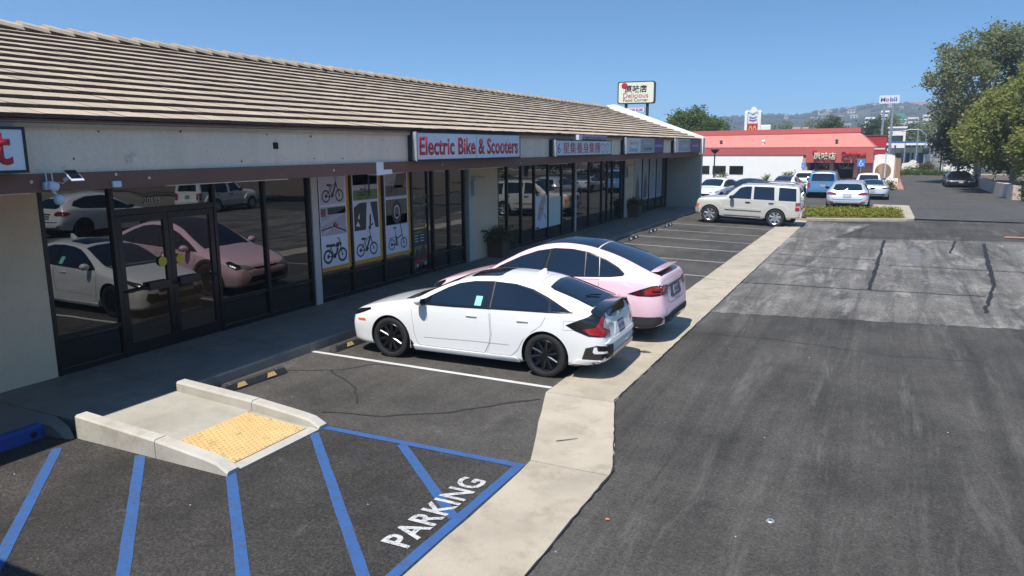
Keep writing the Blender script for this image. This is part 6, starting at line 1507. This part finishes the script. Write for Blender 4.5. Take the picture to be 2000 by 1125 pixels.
ibox((6.0, 104, 0), (9.5, 104.3, 1.0)).build('white_barrier', M_RAKE); tag(bpy.data.objects['white_barrier'], 'low white wall across the street by the trees', 'wall')
# rows of raised white dots across the far driveway
M_DOT = pm('white_lane_dot', (.66, .66, .64), .5, .05)
dots = MB(); dl_ = MB().lathe([(.10, 0), (.085, .018), (0, .024)], 8)
rows = [(86, 1.55, 3.4), (80.5, 1.55, 3.6), (72.0, 1.5, 3.8), (87.5, 3.9, 6.0), (83, 4.2, 6.3), (77, 4.4, 5.6), (71.5, 4.3, 6.0), (66.5, 5.0, 5.3)]
md = dl_.mesh('lane_dot', M_DOT)
for j, (y, a, b) in enumerate(rows):
    x = a; k = 0
    while x < b: dots.add([(v[0]+x, v[1]+y+.03*k, v[2]+.008) for v in dl_.v], dl_.f); x += .36; k += 1
do = dots.build('lane_dots', M_DOT); tag(do, 'rows of small white raised dots across the far driveway', 'road marker', kind='stuff')
# low wall and planting under the trees on the right
M_LWALL = pm('pinkish_block_wall', (.50, .40, .345), .9, .1, 1.5, .08, 20)
lw = empty('low_wall', (7.0, 58, 0)); tag(lw, 'low pinkish concrete wall under the trees beside the black car', 'wall')
MB().prism([(6.98, 53.9), (7.42, 53.95), (7.2, 58.2), (6.78, 58.2)], 'z', 0, .88).build('wall_end', M_LWALL, lw); 
for o in lw.children: o.location = (-7.0, -58, 0)
for k in range(6):
    a, b = 58.22 + 2.6*k, 58.22 + 2.6*k + 2.57; xa, xb = 6.80 - .05*k, 6.80 - .05*(k+1)
    o = MB().prism([(xa-7, a-58), (xa-6.72, a-58), (xb-6.72, b-58), (xb-7, b-58)], 'z', 0, .84).build('wall_panel', M_LWALL, lw)
vb = MB().prism([(7.45, 40), (60, 40), (60, 96), (7.1, 96), (7.1, 58), (7.45, 53.9)], 'z', -.02, .10).build('planted_bank', M_SOIL); vb['kind'] = 'structure'
hd = link_mesh('hedge', leaves_mesh('hedge', [(7.9 + .25*(i % 3), 51.0 + .5*i, .45) for i in range(14)], [(.5, .6, .42)]*14, 3600, .10, M_LDRK, 12)); tag(hd, 'dark green hedge at the right edge behind the low wall', 'hedge')
TG = 'trees beside the driveway'
tree('street_tree', (6.9, 74, 0), 13.2, 5.0, 'tall grey green tree with visible pale branches at right', M_LGREY, 22000, .15, .30, 21, blobs=24, tr=.26, group=TG, fill=.27)
tree('street_tree', (7.9, 62, 0), 7.6, 3.4, 'bushy yellow green tree behind the black car', M_LYEL, 24000, .14, .20, 22, blobs=22, tr=.17, group=TG, fill=.36)
tree('street_tree', (5.9, 79, 0), 6.4, 2.6, 'dark low tree behind the black car, left of the others', M_LDRK, 8000, .15, .16, 23, blobs=10, tr=.15, group=TG, fill=.42)
tree('street_tree', (10.2, 58, 0), 9.4, 3.6, 'leafy tree cut by the right edge of the picture', M_LYEL, 15000, .16, .22, 24, blobs=13, tr=.22, group=TG, fill=.38)
tree('street_tree', (11.6, 68, 0), 11.5, 4.2, 'tall tree at the right edge behind the leafy one', M_LGREY, 14000, .18, .25, 25, blobs=13, tr=.22, group=TG, fill=.34)
tree('street_tree', (7.6, 69, 0), 6.6, 2.6, 'yellow green tree behind the black car, between the two larger ones', M_LYEL, 11000, .14, .18, 27, blobs=14, tr=.14, group=TG, fill=.40)
tree('street_tree', (8.7, 54.5, 0), 4.6, 1.9, 'low leafy tree over the end of the pinkish wall', M_LYEL, 6500, .12, .25, 26, blobs=9, tr=.10, group=TG, fill=.42)
for k, (x, y, h) in enumerate(((15, 36, 7), (17, 22, 8), (16, 47, 8), (18, 10, 7))):
    tree('roadside_tree', (x, y, 0), h, 3.0, 'roadside tree outside the right edge, seen only as a reflection, ' + ['second', 'third', 'first', 'last'][k] + ' from the far end', M_LMID, 5000, .22, .3, 60+k, group='trees seen in the shop glass')
# trees behind the roofs
tree('broad_tree', (-20.4, 88, 0), 7.9, 3.3, 'broad green tree behind the white parapet', M_LMID, 16000, .16, .16, 31, blobs=15, tr=.3, fill=.40)
tree('broad_tree', (-24.2, 92, 0), 6.3, 2.8, 'paler green tree left of the broad one behind the parapet', M_LYEL, 8000, .16, .15, 32, blobs=10, fill=.42)
tree('broad_tree', (-18.6, 94, 0), 6.3, 2.0, 'darker green tree right of the broad one above the red roof', M_LDRK, 8000, .16, .15, 33, blobs=10, fill=.42)
tree('round_dark_tree', (-9.6, 150, 0), 8.3, 2.3, 'small dark round tree above the middle of the red roof', M_LDRK, 5000, .25, .2, 34, blobs=10, fill=.5)
for k, (x, y, h, s_, lab) in enumerate(((-2.6, 160, 8.2, 2.4, 'dark tree above the right end of the red roof'), (.2, 190, 9.5, 3.0, 'dark tree between the fuel sign poles'), (5.2, 200, 9.0, 3.4, 'green tree behind the white shuttered building'), (8.5, 175, 8.2, 3.0, 'green tree left of the street trees, beyond the station'), (-5.5, 210, 8.0, 2.6, 'grey green tree right of the dark round tree'))):
    tree('distant_tree', (x, y, 0), h, s_, lab, M_LDRK if k % 2 == 0 else M_LGREY, 3500, .3, .15, 40+k, blobs=9, fill=.48, group='trees beyond the street')
for k, (x, y, h) in enumerate(((-14.2, 230, 9), (-22, 260, 11), (-30, 250, 10), (-18, 240, 8), (12, 240, 12))): tree('far_tree', (x, y, 0), h, 4.0, 'far tree above the roofs, %s from the tower sign' % ['just right', 'just left', 'second left', 'close behind', 'far right'][k], M_LGREY, 2600, .4, .15, 50+k, blobs=9, fill=.5, group='trees above the far roofs')

# ------------------------------------------------------------------ hills with houses
from mathutils import noise as mnoise
sky_line = pchip([(-900, 40), (-420, 46), (-232, 50), (-194, 51.5), (-164, 53.5), (-121, 51), (-93, 54.5), (-66, 56.5), (-39, 59), (-20, 62.5), (0, 63), (19, 63), (38, 60), (56, 60.5), (120, 58), (400, 50), (900, 40)])
def hill_h(x, y):
    r = sky_line(max(-900, min(900, x*1200/y)))
    t = ss((y - 430)/770); h = 3.3 + (r - 3.3)*(.30*t + .70*t**1.7) if y < 1200 else 3.3 + (r - 3.3)*(1 - .6*ss((y-1200)/500))
    n = mnoise.fractal(Vector((x*.006, y*.006, 2.3)), 1.0, 2.0, 5)
    return h + (n*5.0 - 7.0)*t - 3.3*(1 - ss((y-430)/120)) - .5
V = []; F = []; nx, ny = 150, 60
for j in range(ny+1):
    y = 430 + 1270*(j/ny)
    for i in range(nx+1):
        x = (-.55 + .80*i/nx)*y; V.append((x, y, hill_h(x, y)))
for j in range(ny):
    for i in range(nx): F.append((j*(nx+1)+i, j*(nx+1)+i+1, (j+1)*(nx+1)+i+1, (j+1)*(nx+1)+i))
mh, nt, b_ = base('hill_scrub', (.09, .09, .05), .95, spec=.1)
p_ = position(nt); c_ = ramp(nt, mixc(nt, .5, noise(nt, p_, .012, 6, .65), noise(nt, p_, .06, 5, .7)), [(.34, (.025, .034, .018)), (.5, (.055, .06, .032)), (.60, (.11, .095, .055)), (.70, (.22, .17, .11))]); nt.links.new(c_, b_.inputs['Base Color'])
hl = MB().add(V, F).build('hills', mh, None, 80); hl['kind'] = 'structure'
rg = random.Random(77); tb = MB(); ico = bmesh.new(); bmesh.ops.create_icosphere(ico, subdivisions=1, radius=1); iv = [v.co.copy() for v in ico.verts]; iF = [[v.index for v in f.verts] for f in ico.faces]; ico.free()
for k in range(4200):
    y = 430 + 800*rg.random()**.8; x = rg.uniform(-.26, .10)*y; n = mnoise.noise(Vector((x*.02, y*.02, 1)))
    if n < -.12: continue
    s = rg.uniform(1.6, 3.6)*(1.2 if y > 800 else .8); z = hill_h(x, y)
    tb.add([(x + v.x*s*rg.uniform(.8, 1.25), y + v.y*s, z + (v.z*.8+.4)*s*rg.uniform(.8, 1.3)) for v in iv], iF)
M_HT = pm('hill_tree_green', (.035, .045, .022), .9, .45, .03, .35, .5)
to = tb.build('hillside_trees', M_HT); tag(to, 'dark scattered trees covering the far hillside', 'trees', kind='stuff')
M_HW = [pm('house_wall_%d' % i, c, .8, .05) for i, c in enumerate(((.80, .78, .74), (.72, .66, .58), (.62, .52, .44), (.84, .83, .81)))]; M_HR = [pm('house_roof_%d' % i, c, .8, .1) for i, c in enumerate(((.26, .16, .12), (.30, .27, .24), (.20, .19, .19)))]
def house(x, y, w, d, h, k, label):
    r = empty('hillside_house', (x, y, hill_h(x, y) - .4), rg.uniform(-.4, .4)); tag(r, label, 'house', 'houses on the hillside')
    ibox((-w/2, -d/2, 0), (w/2, d/2, h)).build('wall', M_HW[k % 4], r)
    MB().prism([(-d/2-.4, h), (d/2+.4, h), (0, h+d*.28)], 'x', -w/2-.4, w/2+.4).build('roof', M_HR[k % 3], r)
    for q in range(2): ibox((-w*.3 + q*w*.4, -d/2-.06, h*.35), (-w*.3 + q*w*.4 + w*.2, -d/2-.02, h*.75)).build('window', M_RGLASS, r)
def on_px(px, Y): return (px - 1733.1)/1459.36*Y*.94   # metres sideways at a distance
k = 0
for a, b, n, y0, y1, lab in ((-196, -120, 16, 1050, 1180, 'small pale house on the left part of the far ridge'), (-100, -45, 24, 960, 1150, 'small pale house in the cluster on the middle of the far hillside'), (-44, 60, 10, 1000, 1170, 'small pale house high on the hill near the fuel sign'), (-150, -20, 7, 560, 850, 'pale house low on the wooded hillside')):
    for i in range(n):
        y = rg.uniform(y0, y1); x = rg.uniform(a, b)*y/1200; house(x, y, rg.uniform(6, 9.5), rg.uniform(4, 5.5), rg.uniform(2.4, 3.6), k, lab); k += 1
def office(x0, x1, y, z1, zb, label, roof=None, wallm=None):
    r = empty('office_building', ((x0+x1)/2, y, 0)); tag(r, label, 'building'); w = (x1-x0)/2; zb = min(zb, hill_h((x0+x1)/2, y) - 1)
    ibox((-w, 0, zb), (w, 14, z1)).build('wall', wallm or M_HW[3], r)
    n = max(2, int((z1-zb)/3.0))
    for i in range(n):
        if z1 - 2.4 - 3.0*i > zb: ibox((-w*.92, -.12, z1-2.4-3.0*i), (w*.92, -.02, z1-1.3-3.0*i)).build('window_band', M_RGLASS, r)
    if roof: MB().prism([(-w-.6, z1), (w+.6, z1), (w*.55, z1+roof[1]), (-w*.55, z1+roof[1])], 'y', -.5, 14).build('roof', roof[0], r)
M_GRF = pm('green_metal_roof', (.05, .26, .14), .6, .06)
office(-5.8, -.6, 600, 27.6, 20, 'white office block left of the green roof on the hill'); office(.2, 10.6, 596, 22.2, 16, 'white hillside office with a green metal roof', (M_GRF, 3.2)); office(3.2, 9.0, 570, 18.6, 12, 'small white office with a green gable on the hill', (M_GRF, 1.6)); office(-15.7, -9.2, 605, 23.4, 16, 'white office block at the left of the hill group')
office(-9.0, -4.6, 590, 20.4, 15, 'low white office between the two blocks on the hill'); office(11.2, 18.0, 600, 22.6, 15, 'cream office block right of the green roof', None, M_HW[1]); office(20.6, 27.5, 600, 24.2, 14, 'cream hillside block beside the big tree', None, M_HW[1])
# white mansion on the ridge, right
house(28, 1130, 26, 9, 5, 3, 'long white house on the ridge above the green roof')

# ------------------------------------------------------------------ small things near the camera
M_CAMW = pm('white_camera_plastic', (.55, .60, .68), .4, .04); M_SOLAR = pm('dark_solar_cell', (.006, .008, .016), .15, .1, coat=.6)
sc_ = empty('security_camera', (-8.53, 5.40, 2.90)); sc_.scale = (.85,)*3; tag(sc_, 'white security camera with two aerials under the left fascia', 'camera')
rbox((-.06, -.11, -.05), (.02, -.03, .05), .012).build('bracket', M_CAMW, sc_, 40)
MB().lathe([(0, .10), (.05, .09), (.065, .03), (.06, -.03), (.03, -.05), (0, -.05)], 16, Matrix.Translation((.03, .01, -.01)) @ Matrix.Rotation(R(75), 4, 'X')).build('housing', M_CAMW, sc_, 50)
for y in (-.07, .01): MB().tube([(.0, y, .03), (.0, y-.005, .19)], [.010, .008], 8).build('aerial', M_CAMW, sc_, 50)
MB().tube([(.01, -.02, -.04), (.02, .0, -.09), (.02, .03, -.12)], .015, 8).build('neck', M_CAMW, sc_, 50)
bm = bmesh.new(); bmesh.ops.create_uvsphere(bm, u_segments=16, v_segments=10, radius=.072); me = bpy.data.meshes.new('camera_ball'); bm.to_mesh(me); bm.free(); me.materials.append(M_CAMW); smooth_mesh(me, 60); link_mesh('camera_ball', me, None, sc_, (.02, .06, -.19))
spn = empty('solar_panel', (-8.44, 5.60, 3.02)); tag(spn, 'small tilted solar panel on the brown beam above the camera', 'solar panel')
tr_ = Matrix.Rotation(R(38), 4, 'Y')
MB().box((-.08, -.075, -.008), (.11, .075, .004), tr_).build('panel_frame', M_CAMW, spn); MB().box((-.075, -.068, .005), (.075, .068, .008), tr_).build('solar_cell', M_SOLAR, spn); MB().tube([(-.1, -.05, -.06), (-.02, -.03, -.02)], .018, 8).build('mount', M_CAMW, spn)
MB().tube([(-8.47, 5.56, 2.97), (-8.50, 5.50, 2.92), (-8.51, 5.46, 2.94)], .004, 6).build('cable', M_CAMW, None); tag(bpy.data.objects['cable'], 'thin pale cable between the camera and the solar panel', 'cable')
wb = rbox((-8.60, 6.18, 2.84), (-8.555, 6.30, 2.92), .012).build('white_sensor_box', M_CAMW, None, 40); tag(wb, 'small white box on the lower edge of the brown beam', 'box')
lb = rbox((-8.63, 9.02, 3.30), (-8.60, 9.12, 3.40), .01).build('wire_stub', M_WELL, None); tag(lb, 'small dark cable stub on the pale fascia', 'fixture')
# planters
M_POT = pm('brown_planter', (.10, .055, .04), .8, .15, 4)
for x, y, lab, sd in ((-9.92, 19.2, 'brown square planter with leafy plant beside the pier after the bike shop', 71), (-9.92, 32.5, 'brown square planter with leafy plant at the far pier', 72)):
    pt = empty('planter', (x, y, wz(y))); pt.scale = (.85,)*3; tag(pt, lab, 'planter')
    MB().prism([(-.26, 0), (.26, 0), (.30, .62), (-.30, .62)], 'y', -.28, .28).build('pot', M_POT, pt); rbox((-.32, -.31, .60), (.32, .31, .68), .015).build('pot_rim', M_POT, pt); ibox((-.26, -.26, .62), (.26, .26, .685)).build('soil', M_SOIL, pt)
    link_mesh('foliage', leaves_mesh('foliage', [(0, 0, .78), (.1, .15, .74), (-.1, -.2, .74)], [(.28, .32, .15)]*3, 700, .07, M_LDRK, sd), None, pt)
# litter
tw = MB().tube([(-3.12, 7.42, .018), (-3.02, 7.50, .022), (-2.93, 7.60, .018)], [.006, .005, .003], 5).build('twig', M_BARKD); tag(tw, 'thin dark twig lying on the angled gutter slab', 'twig')
lf = MB().add([(-3.42, 11.50, .02), (-3.30, 11.46, .035), (-3.16, 11.52, .02), (-3.30, 11.56, .03)], [(0,1,2,3)]).build('dry_leaf', M_BARKD); tag(lf, 'curled dry leaf on the gutter behind the white hatchback', 'leaf')
lo = rbox((-2.02, 5.94, .006), (-1.98, 5.965, .018), .006).build('orange_scrap', pm('orange_plastic', (.55, .16, .03), .6)); tag(lo, 'orange plastic scrap on the driveway near the gutter', 'litter')
wa = MB().lathe([(.012, .014), (.030, .016), (.040, .006)], 18, Matrix.Translation((-.68, 6.56, 0))).build('metal_cap', M_POLEG, None, 40); tag(wa, 'small round metal cap on the dark driveway', 'litter')
oc = MB().tube([(4.05, 31.9, .03), (4.5, 31.6, .06), (5.2, 31.9, .03)], .03, 7).build('orange_cover', pm('faded_orange', (.50, .22, .12), .7)); tag(oc, 'faded orange lump at the right edge of the driveway', 'litter')
dr = [(-3.02, 2.9), (-2.5, 5.6), (-2.7, 7.9), (-3.3, 10.6)]
rl = random.Random(9); lit = MB()
for k in range(60):
    x, y = rl.uniform(-8, 2), rl.uniform(3.2, 15); s_ = rl.uniform(.006, .016); a = rl.uniform(0, 6.28)
    lit.add([(x + s_*math.cos(a+q)*(.5 if q % 3 else 1), y + s_*math.sin(a+q), .012 + .006*(q > 2)) for q in (0, 1.6, 3.1, 4.7)], [(0,1,2,3)])
lo2 = lit.build('grit', pm('pale_grit', (.38, .35, .30), .9)); tag(lo2, 'pale grit and crumbs scattered on the near asphalt', 'grit', kind='stuff')

# ------------------------------------------------------------------ air
hz = MB().box((-1300, -80, -1.2), (700, 1760, 92)).build('haze'); hz['kind'] = 'stuff'; tag(hz, 'faint blue haze in the air over the far hills', 'haze')
vm = bpy.data.materials.new('haze_air'); vm.use_nodes = True; vt = vm.node_tree; vt.nodes.clear()
vo_ = vt.nodes.new('ShaderNodeOutputMaterial'); vv = vt.nodes.new('ShaderNodeVolumePrincipled'); vv.inputs['Color'].default_value = (.72, .85, 1.0, 1); vv.inputs['Density'].default_value = .0007; vv.inputs['Anisotropy'].default_value = .2
vt.links.new(vv.outputs[0], vo_.inputs['Volume']); hz.data.materials.append(vm)
# small fixings and marks on the fascia and beam
fx = MB().lathe([(0, .006), (.010, .006), (.013, 0)], 10, Matrix.Rotation(R(90), 4, 'Y')).mesh('fixing', M_CLAD)
for y, z, s_ in ((6.1, 3.52, 1), (7.3, 3.54, 1.4), (8.35, 3.12, 1.2), (8.9, 3.52, 1), (9.9, 3.50, 1.6), (9.95, 3.14, 1), (10.7, 3.13, 1.3), (11.9, 3.45, 1), (5.75, 3.2, 1), (18.6, 3.3, 1.2), (19.1, 3.5, 1)):
    o = link_mesh('fixing', fx, None, bld, (-8.619 + OX, y + OY, z)); o.scale = (1, s_, s_)
fb = MB().lathe([(0, .008), (.016, .006), (.020, 0)], 10, Matrix.Rotation(R(90), 4, 'Y')).mesh('bolt_head', M_FASC)
for y, z in ((5.2, 2.95), (6.25, 3.0), (6.72, 2.94), (10.4, 2.93), (14.0, 2.95), (17.9, 2.9), (21.5, 2.93)): link_mesh('bolt_head', fb, None, bld, (-8.584 + OX, y + OY, z))
